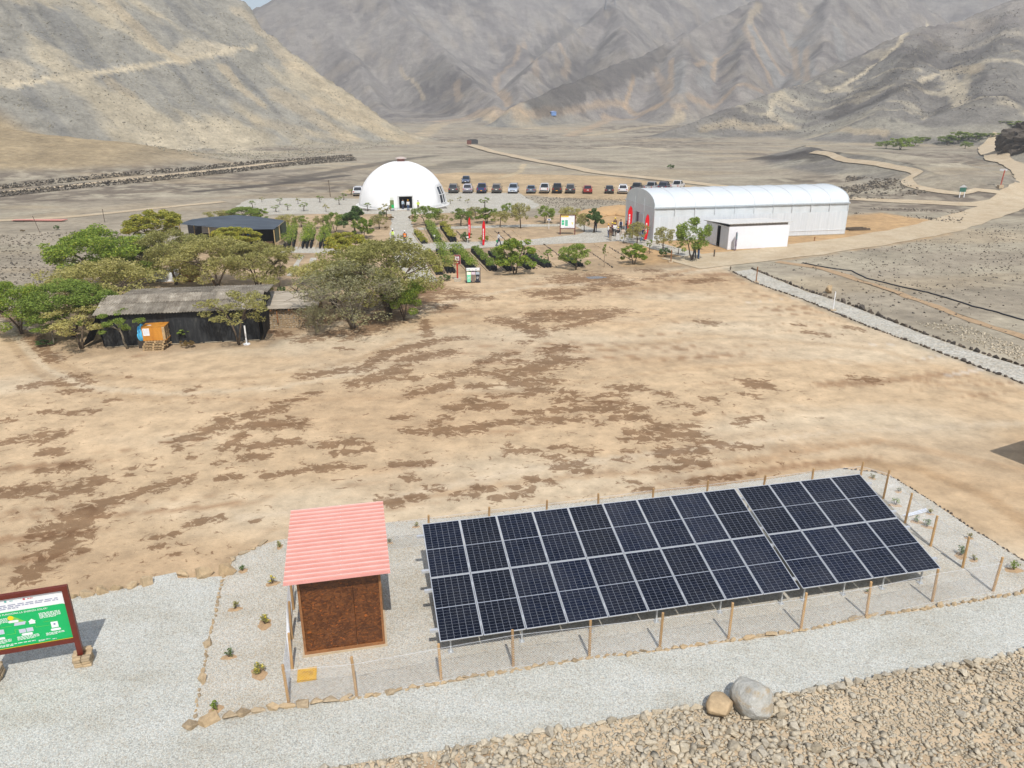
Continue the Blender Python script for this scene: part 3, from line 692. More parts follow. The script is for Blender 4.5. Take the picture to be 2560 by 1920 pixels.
c = k.ramp(n1, [(.3, sc_(182,180,170)), (.5, sc_(216,213,202)), (.75, sc_(238,236,228))])
c = k.mix(k.ramp(n2, [(.5, 0), (.62, .8)]), c, sc_(206,184,150)); c = k.mix(k.ramp(k.noise(p, 3.2, 6, .7), [(.58, 0), (.70, .6)]), c, sc_(240,240,236))
k.color(c).set(Roughness=.97, Specular_IOR_Level=.1).bump(n1, .9, .10)
boulder('boulder', 'big round grey boulder streaked with white at the edge of the rubble', 1884, 1796, 1.36, k.m, 5, (1, .9, .82))
boulder('boulder', 'smaller tan boulder left of the grey boulder', 1801, 1796, .98, tan_stone, 9, (1, .85, .52))
# ================================================================ solar arrays
AO, YAW, TILT = Vector((-2.118, 17.922, .7536)), .2144, .2627
PW, PITCHX, PH, PITCHY = 1.284, 1.3085, 2.384, 2.4078
cellm = N('solar_cell'); p = cellm.coord(); isl = cellm.island()
cellm.color(cellm.mix(1.0, cellm.ramp(isl, [(0, (.0016, .0034, .0105)), (1, (.0028, .0056, .0165))]), cellm.ramp(cellm.noise(p, 1.1, 3), [(.3, .8), (.7, 1.5)]), 'MULTIPLY'))
dst = cellm.math('MULTIPLY', cellm.ramp(cellm.noise(cellm.mapping(cellm.pos(), (1, 1, 1)), .8, 6, .7), [(.42, 0), (.75, 1)]), cellm.math('MULTIPLY_ADD', cellm.rand(), .035, .02))
cellm.color(cellm.mix(dst, cellm.mix(1.0, cellm.ramp(isl, [(0, (.0016, .0034, .0105)), (1, (.0028, .0056, .0165))]), cellm.ramp(cellm.rand(), [(0, .75), (1, 1.5)]), 'MULTIPLY'), (.45, .42, .38)))
cellm.set(Roughness=.12, Specular_IOR_Level=.22)
sheetm = N('panel_backsheet'); sheetm.color((.27, .29, .33)).set(Roughness=.35, Specular_IOR_Level=.4)
alu = plain('aluminium', (.66, .67, .68), .38, .55, .06, 3)
galv = plain('galvanised_steel', (.58, .60, .61), .45, .5, .12, 9)
frame = MB(); b = .016; t = .035
frame.box((PW/2, b/2, -t/2), (PW, b, t)).box((PW/2, PH-b/2, -t/2), (PW, b, t)).box((b/2, PH/2, -t/2), (b, PH-2*b, t)).box((PW-b/2, PH/2, -t/2), (b, PH-2*b, t))
frame_me = frame.mesh('frame', alu)
glass_me = MB().box((PW/2, PH/2, -.011), (PW-2*b+.002, PH-2*b+.002, .006)).mesh('backsheet', sheetm.m)
cl = MB(); cw, chh = (PW-2*b-.02)/6, (PH-2*b-.02-.026)/22; gx_, gy_ = .0068, .0042
for i in range(6):
    for j in range(22):
        x0 = b+.01+i*cw+gx_/2; y0 = b+.01+j*chh+(.026 if j > 10 else 0)+gy_/2
        cl.add([(x0, y0, -.0065), (x0+cw-gx_, y0, -.0065), (x0+cw-gx_, y0+chh-gy_, -.0065), (x0, y0+chh-gy_, -.0065)], [(0, 1, 2, 3)])
cell_me = cl.mesh('cells', cellm.m)
def solar_array(label, u0, ncol):
    ax = Vector((math.cos(YAW), math.sin(YAW), .0036))
    o = AO+ax*u0; root = empty('solar_array', (o.x, o.y, 0), YAW); tag(root, label, 'solar panels')
    def at(u, v, n=0): return Vector((u, v*math.cos(TILT)-n*math.sin(TILT), o.z+u*.0036+v*math.sin(TILT)+n*math.cos(TILT)))
    for i in range(ncol):
        for j in range(2):
            pnl = obj('solar_panel', glass_me, None, root, at(i*PITCHX, j*PITCHY), (TILT, -.0036, 0))
            obj('frame', frame_me, None, pnl); tag(obj('cells', cell_me, None, pnl), kind='stuff')
    wid = ncol*PITCHX-(PITCHX-PW)
    for v in (.47, 1.97, 2.77, 4.3):
        m = MB(); e = (.24 if u0 == 0 else .05)
        m.bar(at(-e, v, -.085), at(wid+(.06 if u0 == 0 else .22), v, -.085), .10, .085)
        for i in range(1, ncol):
            m.box(at(i*PITCHX-(PITCHX-PW)/2, v, .003), (.034, .075, .012))
        m.build('rail', alu, root)
    n = max(3, int(wid/2.1))
    for i in range(n+1):
        u = .35+(wid-.7)*i/n
        for v in (.35, 2.37, 4.45):
            top = at(u, v, -.14); MB().box((top.x, top.y, top.z/2), (.045, .045, top.z)).box((top.x, top.y, .02), (.16, .16, .04)).build('leg', galv, root)
        MB().bar(at(u, .15, -.17), at(u, 4.65, -.17), .06, .07).build('rafter', galv, root)
    return root
solar_array('long block of dark blue solar panels, nine columns wide', 0, 9)
solar_array('short block of dark blue solar panels, four columns wide, right of the gap', 9*PITCHX+.09, 4)
# ================================================================ chain-link fence
wood = N('fence_wood'); p = wood.coord(); n = wood.noise(wood.mapping(p, (1, 1, .15)), 22, 5, .6)
wood.color(wood.mix(1.0, wood.ramp(n, [(.3, sc_(196,152,100)), (.7, sc_(230,192,142))]), wood.ramp(wood.rand(), [(0, .8), (1, 1.12)]), 'MULTIPLY')).set(Roughness=.8, Specular_IOR_Level=.2)
fp = [G(722,1757),G(892,1741),G(1103,1700),G(1283,1666),G(1473,1643),G(1649,1622),G(1821,1597),G(2002,1571),G(2165,1541),G(2330,1505),G(2482,1479)]
fr = [G(2406,1420),G(2326,1366),G(2262,1308),G(2208,1247)]
fb = [G(*q, 1.3) for q in ((2156,1160),(2035,1172),(1911,1189),(1770,1206),(1633,1220),(1499,1237),(1365,1254),(1222,1269),(1069,1289))]
fl_ = [Vector((-5.4, 23.7, 0)), Vector((-7.85, 23.2, 0)), Vector((-7.55, 21.9, 0)), G(734,1524), G(730,1598), G(731,1674)]
ring = [Vector((q.x, q.y, 0)) for q in fp+fr+fb+fl_]
fence = empty('chain_link_fence', (ring[0].x, ring[0].y, 0)); tag(fence, 'chain-link fence on round wooden posts around the solar panels', 'fence')
f0 = fence.location.copy()
for q in ring:
    hh = R.uniform(1.28, 1.40); tx, ty = R.uniform(-.04, .04), R.uniform(-.04, .04)
    MB().tube([(0, 0, -.05), (0, 0, hh*.5), (0, 0, hh)], [.045, .043, .040], 8).build('post', wood.m, fence, (q.x-f0.x, q.y-f0.y, 0), (tx, ty, R.uniform(0, 3)))
wire = plain('fence_wire', (.72, .73, .74), .5, .1, .1, 20)
mw = MB(); HT, stp, rw = 1.16, .085, .0019
for a, bq in zip(ring, ring[1:]+ring[:1]):
    t = bq-a; Lq = t.length; t = t/Lq; nrm = Vector((t.y, -t.x, 0))*.05; a0 = a-f0+nrm
    def seg(u0, z0, u1, z1):
        if u0 < 0: z0 += (z1-z0)*(-u0)/(u1-u0); u0 = 0
        if u1 > Lq: z1 = z0+(z1-z0)*(Lq-u0)/(u1-u0); u1 = Lq
        if u1-u0 < .01: return
        A, B = a0+t*u0+Vector((0, 0, z0)), a0+t*u1+Vector((0, 0, z1)); up = nrm.normalized()
        w = (B-A).cross(up).normalized()*rw; n3 = up*rw
        mw.add([A+w, A-w*.5+n3, A-w*.5-n3, B+w, B-w*.5+n3, B-w*.5-n3], [(0, 1, 4, 3), (1, 2, 5, 4), (2, 0, 3, 5)])
    u = -HT
    while u < Lq:
        seg(u, .02, u+HT, HT+.02) if u+HT > 0 else None
        seg(u, HT+.02, u+HT, .02) if u+HT > 0 else None
        u += stp
    for zz in (.03, HT): mw.bar(a0+Vector((0, 0, zz)), a0+t*Lq+Vector((0, 0, zz)), .006)
tag(mw.build('wire_mesh', wire, fence), kind='stuff')
# ================================================================ equipment shed
k = N('strand_board'); p = k.coord()
v = k.n('TexVoronoi'); v.inputs['Scale'].default_value = 30; wv = k.noise(p, 5, 3, out='Color')
mp = k.mapping(k.mix(.16, p, wv), (.55, 1.0, .9), (0, .5, 0)); k.l(mp, v.inputs['Vector'])
sp = k.n('SeparateXYZ'); k.l(v.outputs['Color'], sp.inputs[0])
c = k.ramp(sp.outputs[0], [(0, sc_(94,52,26)), (.5, sc_(118,70,36)), (.85, sc_(134,82,42)), (.97, sc_(152,88,38)), (1, sc_(184,100,38))])
c = k.mix(1.0, c, k.ramp(k.noise(p, 2.2, 5, .65), [(.3, .62), (.7, 1.2)]), 'MULTIPLY')
k.color(c).set(Roughness=.42, Specular_IOR_Level=.45).bump(sp.outputs[1], .25, .01); osb = k.m
timber = plain('shed_timber', sc_(168,116,72), .7, 0, .2, 9)
slabm = plain('pale_concrete', sc_(214,192,160), .9, 0, .1, 5)
k = N('coral_roof_paint'); p = k.coord(); n1 = k.noise(p, 1.3, 6, .65); n2 = k.noise(k.mapping(p, (4, 1, 1)), 9, 4)
c = k.ramp(n1, [(.3, (.58, .235, .185)), (.7, (.65, .30, .245))])
c = k.mix(k.ramp(n2, [(.62, 0), (.74, .45)]), c, (.76, .50, .44)); k.color(c).set(Roughness=.42, Specular_IOR_Level=.5); coral = k.m; coral_rib = plain('pale_rib_paint', (.74, .47, .41), .45, 0, .12, 3)  # rib tops get a paler pink than the rest of the sheet
shed = empty('equipment_shed', (-5.06, 18.45, 0), .212); tag(shed, 'small brown strand-board shed with coral corrugated roof beside the solar panels', 'shed')
SW, SD, SH = 2.30, 3.0, 2.66        # local: x right, y back, front wall at y=0
sp_ = -SW/2+SW*.66
m = MB().box((0, SD/2, .04), (SW+.22, SD+.2, .08)); m.build('floor_slab', slabm, shed)
def wall(n_, c, d): return MB().box(c, d).build(n_, osb, shed)
wall('wall_panel', ((-SW/2+sp_)/2-.002, 0, SH/2+.08), (sp_+SW/2-.006, .02, SH)); wall('wall_panel', ((sp_+SW/2)/2+.002, 0, SH/2+.08), (SW/2-sp_-.006, .02, SH))
for sx in (-1, 1):
    for i in range(2): wall('wall_panel', (sx*(SW/2-.012), .012+SD*(i+.5)/2, SH/2+.08), (.02, SD/2-.01, SH))
wall('wall_panel', (0, SD, SH/2+.08), (SW, .02, SH))
for sx in (-1, 1):
    for yy in (-.035, SD+.035): MB().box((sx*(SW/2+.012), yy, SH/2+.08), (.07, .06, SH)).build('corner_post', timber, shed)
MB().box((0, -.04, .115), (SW-.05, .06, .07)).build('bottom_plate', timber, shed); MB().box((0, -.035, SH+.05), (SW-.05, .05, .07)).build('top_plate', timber, shed)
for i in range(4): MB().box((-.03, .35+i*.75, SH+.12), (2.7, .05, .07)).build('rafter', timber, shed)
for i in range(3):                  # three corrugated sheets, each lapping the next
    y0 = -.42+i*1.30; m = MB(); n = 6; ys = []; L_ = 1.36
    prof = []
    for j in range(n):
        a = L_/n*j; prof += [(a, 0), (a+L_/n*.62, 0), (a+L_/n*.70, .030), (a+L_/n*.90, .030), (a+L_/n*.985, 0)]
    prof.append((L_, 0)); z0 = SH+.165+i*.008+.06*i
    top = [(-1.52, y0+a, z0+h+a*.035) for a, h in prof]; nt = len(top)
    m.add(top+[(1.48, y, z) for _, y, z in top]+[(-1.52, y, z-.004) for _, y, z in top]+[(1.48, y, z-.004) for _, y, z in top],
          [(j, nt+j, nt+j+1, j+1) for j in range(nt-1)]+[(2*nt+j+1, 3*nt+j+1, 3*nt+j, 2*nt+j) for j in range(nt-1)]+[(j, j+1, 2*nt+j+1, 2*nt+j) for j in range(nt-1)]+[(nt+j+1, nt+j, 3*nt+j, 3*nt+j+1) for j in range(nt-1)]+[(0, 2*nt, 3*nt, nt), (nt-1, 2*nt-1, 4*nt-1, 3*nt-1)])
    m.m = [1 if (j < nt-1 and j % 5 == 2) else 0 for j in range(len(m.f))]
    sh_ = m.build('roof_sheet', [coral, coral_rib], shed)
    sc2 = MB()
    for j in range(n): sc2.lathe([(.014, 0), (.014, .008), (.004, .014)], 6, (.08+R.uniform(-.01, .01), y0+L_/n*(j+.8), z0+.032+L_/n*(j+.8)*.035))
    sc2.build('screws', plain('screw_metal', (.75, .74, .72), .4, .6), sh_)['kind'] = 'stuff'
# meter-box lid
k = N('yellow_plastic'); k.color(k.ramp(k.noise(k.coord(), 8, 5), [(.3, sc_(222,164,20)), (.7, sc_(246,196,44))])).set(Roughness=.5)
g = G(768, 1689); lid = empty('ground_box', (g.x, g.y, 0), .22); tag(lid, 'yellow square ground box lid on the gravel in front of the shed', 'ground box')
MB().box((0, 0, .035), (.54, .50, .07)).build('rim', k.m, lid)
m = MB().box((0, 0, .076), (.46, .42, .012)); m.build('lid', k.m, lid)
mm = plain('yellow_mark', sc_(180,128,24), .6); mk = MB()
for i in range(4): mk.box((-.08+.055*i, .06, .0845), (.035, .05, .005))
for i in range(3): mk.box((.12, -.09+.05*i, .0845), (.10, .022, .005))
mk.build('lid_marking', mm, lid)
# bundle of pipes by the fence
pb = empty('pipe_bundle', G(2285, 1286)); tag(pb, 'bundle of pale metal pipes lying on the gravel right of the panels', 'pipes')
a, b2 = G(2258, 1292)-pb.location, G(2318, 1277)-pb.location
for i in range(6):
    o_ = Vector((R.uniform(-.06, .06), R.uniform(-.1, .1), .03+.045*(i//3))); MB().tube([a+o_, b2+o_+Vector((R.uniform(-.1, .1), R.uniform(-.06, .06), 0))], .022, 6).build('pipe', plain('pale_pipe', (.7, .74, .8), .35, .2), pb)
# ================================================================ lettering
def text_mesh(body, size, name='lettering'):
    cu = bpy.data.curves.new(name, 'FONT'); cu.body = body; cu.size = size; cu.align_x = 'CENTER'; cu.align_y = 'CENTER'; cu.extrude = .002; cu.resolution_u = 2
    o = bpy.data.objects.new(name, cu); COL.objects.link(o)
    me = bpy.data.meshes.new_from_object(o.evaluated_get(bpy.context.evaluated_depsgraph_get()))
    bpy.data.objects.remove(o); me.name = name; return me
UPR = (math.pi/2, 0, 0)
def words(m, x, z, w, h, lines, y=-.004, seed=1):
    """paragraphs too small to read: rows of word-long strokes"""
    r = random.Random(seed)
    for i in range(lines):
        zz = z+h/2-(i+.5)*h/lines; xx = x-w/2; end = x+w/2 if i < lines-1 else x+w*r.uniform(-.1, .35)
        while xx < end-.01:
            l = min(r.uniform(.03, .10)*max(1, w*1.2), end-xx); m.box((xx+l/2, y, zz), (l*.86, .002, h/lines*.52)); xx += l*1.12
def pill(m, x, z, w, h, y=-.004):
    n = 6; pts = []
    for k in range(n+1): a = -math.pi/2+math.pi*k/n; pts.append((x+w/2-h/2+math.cos(a)*h/2, z+math.sin(a)*h/2))
    for k in range(n+1): a = math.pi/2+math.pi*k/n; pts.append((x-w/2+h/2+math.cos(a)*h/2, z+math.sin(a)*h/2))
    m.prism(pts, y-.001, y+.001)
def disc(m, x, z, r, y=-.004, n=18): m.prism([(x+r*math.cos(6.2832*k/n), z+r*math.sin(6.2832*k/n)) for k in range(n)], y-.001, y+.001)
# ================================================================ green information sign
maroon = plain('maroon_steel', (.135, .022, .012), .42, 0, .12, 5)
white = plain('white_paint', (.80, .80, .79), .5, 0, .03, 4)
inkw = plain('print_white', (.82, .82, .82), .6, 0, .01, 3)
green = plain('print_green', (.006, .44, .12), .45, 0, .03, 3)
greyp = plain('print_grey', (.55, .57, .66), .6, 0, .03, 3); inkd = plain('print_grey_text', (.33, .34, .45), .6, 0, .02, 3)
yellow = plain('print_yellow', (.88, .62, .01), .5, 0, .02, 3); lime = plain('print_lime', (.20, .55, .08), .5, 0, .02, 3); redp = plain('print_red', (.62, .06, .08), .5, 0, .02, 3); bluep = plain('print_navy', (.05, .07, .28), .5, 0, .02, 3)
SGW = 2.34
sg = empty('information_sign', (-12.75-SGW/2*math.cos(.288), 17.9-SGW/2*math.sin(.288), 0), .288)
tag(sg, 'green and white solar energy information sign in a dark red frame', 'sign')
for sx in (-1, 1):
    MB().box((sx*SGW/2, 0, 1.52), (.15, .12, 2.40)).build('post', maroon, sg)
    ped = empty('stone_footing', (sx*SGW/2+.02, .02, 0)); ped.parent = sg
    m = MB().box((0, 0, .14), (.34, .38, .28)); m.build('core', plain('footing_mortar', sc_(150,128,98), .9), ped)
    for lv in range(4):
        for (dx, dy, w, d) in ((-.10, -.19, .22, .14), (.13, -.19, .24, .14), (-.17, .02, .14, .26), (.18, .0, .14, .3), (0, .2, .4, .14)):
            bm = bmesh.new(); bmesh.ops.create_cube(bm, size=1)
            for v in bm.verts: v.co = Vector((v.co.x*w*R.uniform(.9, 1.08), v.co.y*d*R.uniform(.9, 1.1), v.co.z*.085*R.uniform(.85, 1.05)))
            bmesh.ops.bevel(bm, geom=bm.edges, offset=.012, segments=1, affect='EDGES')
            me = bpy.data.meshes.new('stone'); bm.to_mesh(me); bm.free()
            obj('stone', me, tan_stone, ped, (dx+R.uniform(-.02, .02), dy+R.uniform(-.015, .015), .05+lv*.09), (0, 0, R.uniform(-.06, .06)))
for zz, h in ((2.655, .13), (.865, .13)): MB().box((0, 0, zz), (SGW-.152, .118, h)).build('rail', maroon, sg)
PX0, PX1, PZ0, PZ1 = -SGW/2+.077, SGW/2-.077, .932, 2.588; PWD, PHT = PX1-PX0, PZ1-PZ0
F = lambda a, b: (PX1-a*PWD, PZ1-b*PHT)
pn = MB().box((0, .02, (PZ0+PZ1)/2), (PWD, .03, PHT)).build('panel', inkw, sg)
zt = PZ1-.27*PHT; gp = [(PX0, PZ0+.014), (PX1, PZ0+.014)]
for k in range(7): a = k/6*math.pi/2; gp.append((PX1-.10+.10*math.cos(a), zt-.10+.10*math.sin(a)))
gp.append((PX0, zt)); m = MB(); m.prism(gp, .002, .0045); m.build('green_field', green, pn)
MB().box((0, .003, PZ0+.006), (PWD, .004, .012)).build('yellow_stripe', yellow, pn)
t_ = obj('title_lettering', text_mesh('\u00bfC\u00d3MO FUNCIONA LA ENERG\u00cdA SOLAR?', .078, 'title_lettering'), inkw, pn, (F(.541, .317)[0], -.002, F(.541, .317)[1]), UPR)
m = MB()
for a, b, w, h, n in ((.206,.443,.25,.12,5),(.197,.838,.22,.06,3),(.51,.83,.26,.08,4),(.83,.845,.25,.08,4),(.80,.44,.22,.12,5),(.68,.935,.48,.05,2),(.34,.945,.14,.035,2),(.19,.955,.12,.02,1)):
    x, z = F(a, b); words(m, x, z, w*PWD, h*PHT, n, -.002, int(a*1000))
m.build('small_print', inkw, pn)['kind'] = 'stuff'
m = MB()
for a, b, w in ((.631,.474,.12),(.181,.767,.12),(.515,.767,.13),(.82,.775,.10)): pill(m, *F(a, b), w*PWD, .045*PHT, 0)
x, z = F(.426, .53); m.prism([(x-.10, z), (x-.075, z), (x-.075, z-.08), (x+.075, z-.08), (x+.075, z), (x+.10, z), (x, z+.085)], 0, .002)
m.box((F(.181,.666)[0], 0, F(.181,.666)[1]), (.18, .003, .20)); m.build('pictogram', inkw, pn)
m = MB()
for a, b in ((.559,.691),(.473,.687)): MB().box((F(a, b)[0], 0, F(a, b)[1]), (.17, .003, .13)).build('battery_pictogram', greyp, pn)
m.box((F(.82,.645)[0], 0, F(.82,.645)[1]), (.25, .003, .15)); x, z = F(.566, .535)
m.build('meter_pictogram', greyp, pn); m = MB(); m.prism([(x-.16, z-.05), (x+.12, z-.05), (x+.16, z+.05), (x-.12, z+.05)], -.003, -.001); m.build('panel_pictogram', greyp, pn)
m = MB(); x, z = F(.652, .399); x2, z2 = F(.566, .50); m.prism([(x+.02, z-.07), (x+.06, z+.05), (x2+.19, z2-.05), (x2-.10, z2-.07)], .0, .0015); m.build('sun_beam', lime, pn)
m = MB(); disc(m, x, z, .075, -.003); m.build('sun_disc', yellow, pn)
m = MB()
for P in (((.90,.56),(.66,.56)),((.30,.58),(.18,.58),(.18,.60)),((.60,.64),(.64,.64),(.64,.72),(.76,.72)),((.45,.62),(.40,.62),(.40,.66),(.24,.66))):
    for a, b in zip(P[:-1], P[1:]): A_, B_ = F(*a), F(*b); m.bar((A_[0], -.001, A_[1]), (B_[0], -.001, B_[1]), .008, .003)
m.build('wiring_lines', lime, pn); MB().box((F(.181,.655)[0], -.003, F(.181,.655)[1]), (.045, .002, .04)).build('inverter_display', bluep, pn)
m = MB(); words(m, 0, F(0, .175)[1], PWD*.86, .10*PHT, 3, -.0005, 5); m.build('intro_print', inkd, pn)['kind'] = 'stuff'
m = MB(); disc(m, *F(.66, .065), .03, 0); words(m, F(.57, .065)[0], F(.57, .065)[1], .2, .04, 1, 0, 8); m.build('logo', plain('print_teal', (.10, .42, .38), .5), pn)
m = MB(); disc(m, *F(.45, .065), .03, 0); words(m, F(.36, .065)[0], F(.36, .065)[1], .22, .05, 1, 0, 9); m.build('logo', redp, pn)
# ================================================================ white dome
k = N('dome_membrane'); p = k.coord(); n = k.noise(p, .5, 4)
k.color(k.ramp(n, [(.3, (.80, .80, .79)), (.7, (.86, .86, .85))])).set(Roughness=.55, Specular_IOR_Level=.25); domem = k.m
DC = Vector((-18.6, 130.0, 0)); DR, DHt = 7.4, 7.15
dome = empty('dome', DC, .2); tag(dome, 'large white dome building with an open square doorway', 'dome')
bm = bmesh.new(); n1, n2 = 20, 40; rows = []
for i in range(n1):
    a = math.pi/2*i/n1; rows.append([bm.verts.new((DR*math.cos(a)*math.sin(6.28319*j/n2), -DR*math.cos(a)*math.cos(6.28319*j/n2), DHt*math.sin(a))) for j in range(n2)])
top = bm.verts.new((0, 0, DHt))
for i in range(n1-1):
    for j in range(n2):
        j2 = (j+1) % n2
        if i < 4 and (j in (39, 0)) : continue                    # doorway (faces -y)
        if 1 <= i <= 5 and j in (6, 7, 8): continue               # window (faces +x)
        bm.faces.new((rows[i][j], rows[i][j2], rows[i+1][j2], rows[i+1][j]))
for j in range(n2): bm.faces.new((rows[n1-1][j], rows[n1-1][(j+1) % n2], top))
for v in [v for v in bm.verts if not v.link_faces]: bm.verts.remove(v)
me = bpy.data.meshes.new('shell'); bm.to_mesh(me); bm.free(); me.polygons.foreach_set('use_smooth', [True]*len(me.polygons))
sh_ = obj('shell', me, domem, dome); so = sh_.modifiers.new('thick', 'SOLIDIFY'); so.thickness = .09; so.offset = -1
seam = MB()
for j in range(0, n2, 4):
    pts = [((DR+.012)*math.cos(a)*math.sin(6.28319*j/n2), -(DR+.012)*math.cos(a)*math.cos(6.28319*j/n2), (DHt+.012)*math.sin(a)) for a in [math.pi/2*(.02+.93*q/14) for q in range(15)]]
    if j in (0, 8): continue
    seam.tube(pts, .022, 4)
seam.build('seam', domem, sh_)
drm = plain('door_frame_grey', (.62, .63, .62), .6, 0, .06, 5); darki = plain('dark_interior', (.02, .02, .022), .9)
for sx in (-1, 1):
    m = MB(); m.prism([(sx*1.05, 0), (sx*1.22, 0), (sx*1.22, 2.18), (sx*1.05, 2.18)], -7.62, -6.6); m.build('door_jamb', drm, dome)
MB().box((0, -7.1, 2.24), (2.46, 1.06, .14)).build('door_lintel', drm, dome)
MB().box((0, -7.6, .05), (2.9, 1.3, .10)).build('door_step', plain('step_concrete', sc_(212,200,182), .9), dome)
MB().box((0, 0, .02), (13.6, 13.6, .03)).build('floor', plain('dome_floor', sc_(120,112,102), .9), dome)
fl2 = MB(); fl2.lathe([(7.95, 0), (7.95, .12), (7.3, .14)], 40); fl2.build('foundation_ring', plain('foundation_white', (.62, .61, .58), .9), dome)
gl = N('dome_glass'); gl.color((.02, .028, .04)).set(Roughness=.08, Specular_IOR_Level=.6); gl = gl.m
for jj in range(3):
    for ii in range(2):
        a0, a1 = [6.28319*(6+jj+q)/n2 for q in (0, 1)]; e = [math.pi/2*q/n1 for q in ((1, 3.5), (3.5, 6))[ii]]
        pt = lambda a, b, rr=DR-.02: Vector((rr*math.cos(b)*math.sin(a), -rr*math.cos(b)*math.cos(a), DHt*math.sin(b)))
        MB().quad(pt(a0, e[0]), pt(a1, e[0]), pt(a1, e[1]), pt(a0, e[1])).build('window_pane', gl, dome)
m = MB()
for q in range(4):
    a = 6.28319*(6+q)/n2; m.tube([pt(a, math.pi/2*b/n1, DR+.02) for b in (1, 3.5, 6)], .05, 5)
for b in (1, 3.5, 6): m.tube([pt(6.28319*(6+q)/n2, math.pi/2*b/n1, DR+.02) for q in range(4)], .05, 5)
m.build('window_frame', white, dome)
m = MB(); m.lathe([(.62, 6.95), (.62, 7.55)], 14); m.build('vent_neck', plain('vent_red', (.28, .13, .11), .7), dome)
m = MB(); m.lathe([(1.0, 7.55), (.98, 7.62), (.5, 7.80), (.1, 7.86)], 16); m.build('vent_cap', plain('vent_cap_grey', sc_(214,196,186), .6), dome)
# small green sign stand at the dome
def stand_sign(label, px, py, z, w, fields, legs=maroon):
    g = G(px, py); r = empty('stand_sign', g, .05); tag(r, label, 'sign')
    for sx in (-1, 1): MB().box((sx*(w/2-.03), 0, z/2), (.05, .05, z)).build('leg', legs, r)
    for z0, z1, mt, nm in fields: MB().box((0, -.04, (z0+z1)/2), (w, .03, z1-z0-.004)).build(nm, mt, r)
    return r
stand_sign('narrow green sign standing left of the dome doorway', 981, 528.5, 2.2, .62, ((.5, 1.05, green, 'green_panel'), (1.05, 1.75, plain('leaf_print', (.16, .22, .08), .6), 'photo_panel'), (1.75, 2.2, plain('pale_print', (.66, .70, .62), .6), 'title_panel')))
# ================================================================ greenhouse
k = N('greenhouse_film'); p = k.coord(); n = k.noise(k.mapping(p, (.4, .4, .4)), 1.5, 4)
k.color(k.ramp(n, [(.3, (.72, .77, .79)), (.7, (.80, .83, .84))])).set(Roughness=.28, Specular_IOR_Level=.5)
tr = k.n('BsdfTranslucent'); tr.inputs['Color'].default_value = (.8, .83, .84, 1); mx = k.n('MixShader'); mx.inputs[0].default_value = .18
k.l(k.b.outputs[0], mx.inputs[1]); k.l(tr.outputs[0], mx.inputs[2]); k.l(mx.outputs[0], k.out.inputs[0]); film = k.m
k = N('insect_net'); p = k.coord(); n = k.noise(k.mapping(p, (2.2, 2.2, .12)), 2, 5, .6)
k.color(k.ramp(n, [(.3, (.66, .70, .73)), (.7, (.78, .81, .83))])).set(Roughness=.8)
tr = k.n('BsdfTranslucent'); tr.inputs['Color'].default_value = (.8, .82, .82, 1); mx = k.n('MixShader'); mx.inputs[0].default_value = .15
k.l(k.b.outputs[0], mx.inputs[1]); k.l(tr.outputs[0], mx.inputs[2]); k.l(mx.outputs[0], k.out.inputs[0]); net = k.m
GO, GYAW = Vector((17.39, 92.42, 0)), math.atan2(98.01-92.42, 43.34-17.39); GLn, GWd, GE, GA = 26.55, 9.8, 4.05, 1.85
gh = empty('greenhouse', GO, GYAW); tag(gh, 'long white tunnel greenhouse with an arched plastic roof', 'greenhouse')
arc = lambda q: (GWd/2-GWd/2*math.cos(math.pi*q), GE+GA*math.sin(math.pi*q)**.85)
nb = 10; NS = 14; bay = GLn/nb
for i in range(nb):                                      # roof film, one sheet to a bay, slightly sagging between hoops
    V, Fq = [], []
    for a in range(5):
        sag = .02*math.sin(math.pi*a/4)
        for q in range(NS+1): y, z = arc(q/NS); V.append((bay*(i+a/4)+(.01 if a == 0 else -.01 if a == 4 else 0), y, z-sag))
    for a in range(4):
        for q in range(NS): Fq.append((a*(NS+1)+q, (a+1)*(NS+1)+q, (a+1)*(NS+1)+q+1, a*(NS+1)+q+1))
    m = MB(); m.add(V, Fq); m.build('roof_sheet', film, gh, smooth=True)
steel = plain('greenhouse_steel', (.66, .69, .70), .45, .25, .06, 4)
for i in range(nb+1):
    m = MB(); m.tube([(bay*i, arc(q/NS)[0], arc(q/NS)[1]+.02) for q in range(NS+1)], .022 if 0 < i < nb else .05, 5); m.build('hoop', steel, gh)
    for y in (0, GWd): MB().box((bay*i, y, GE/2), (.09, .09, GE)).build('post', steel, gh)
for y in (-.06, GWd+.06): MB().bar((-.15, y, GE), (GLn+.15, y, GE), .12, .16).build('gutter', plain('gutter_grey', (.50, .55, .58), .45, .2), gh)
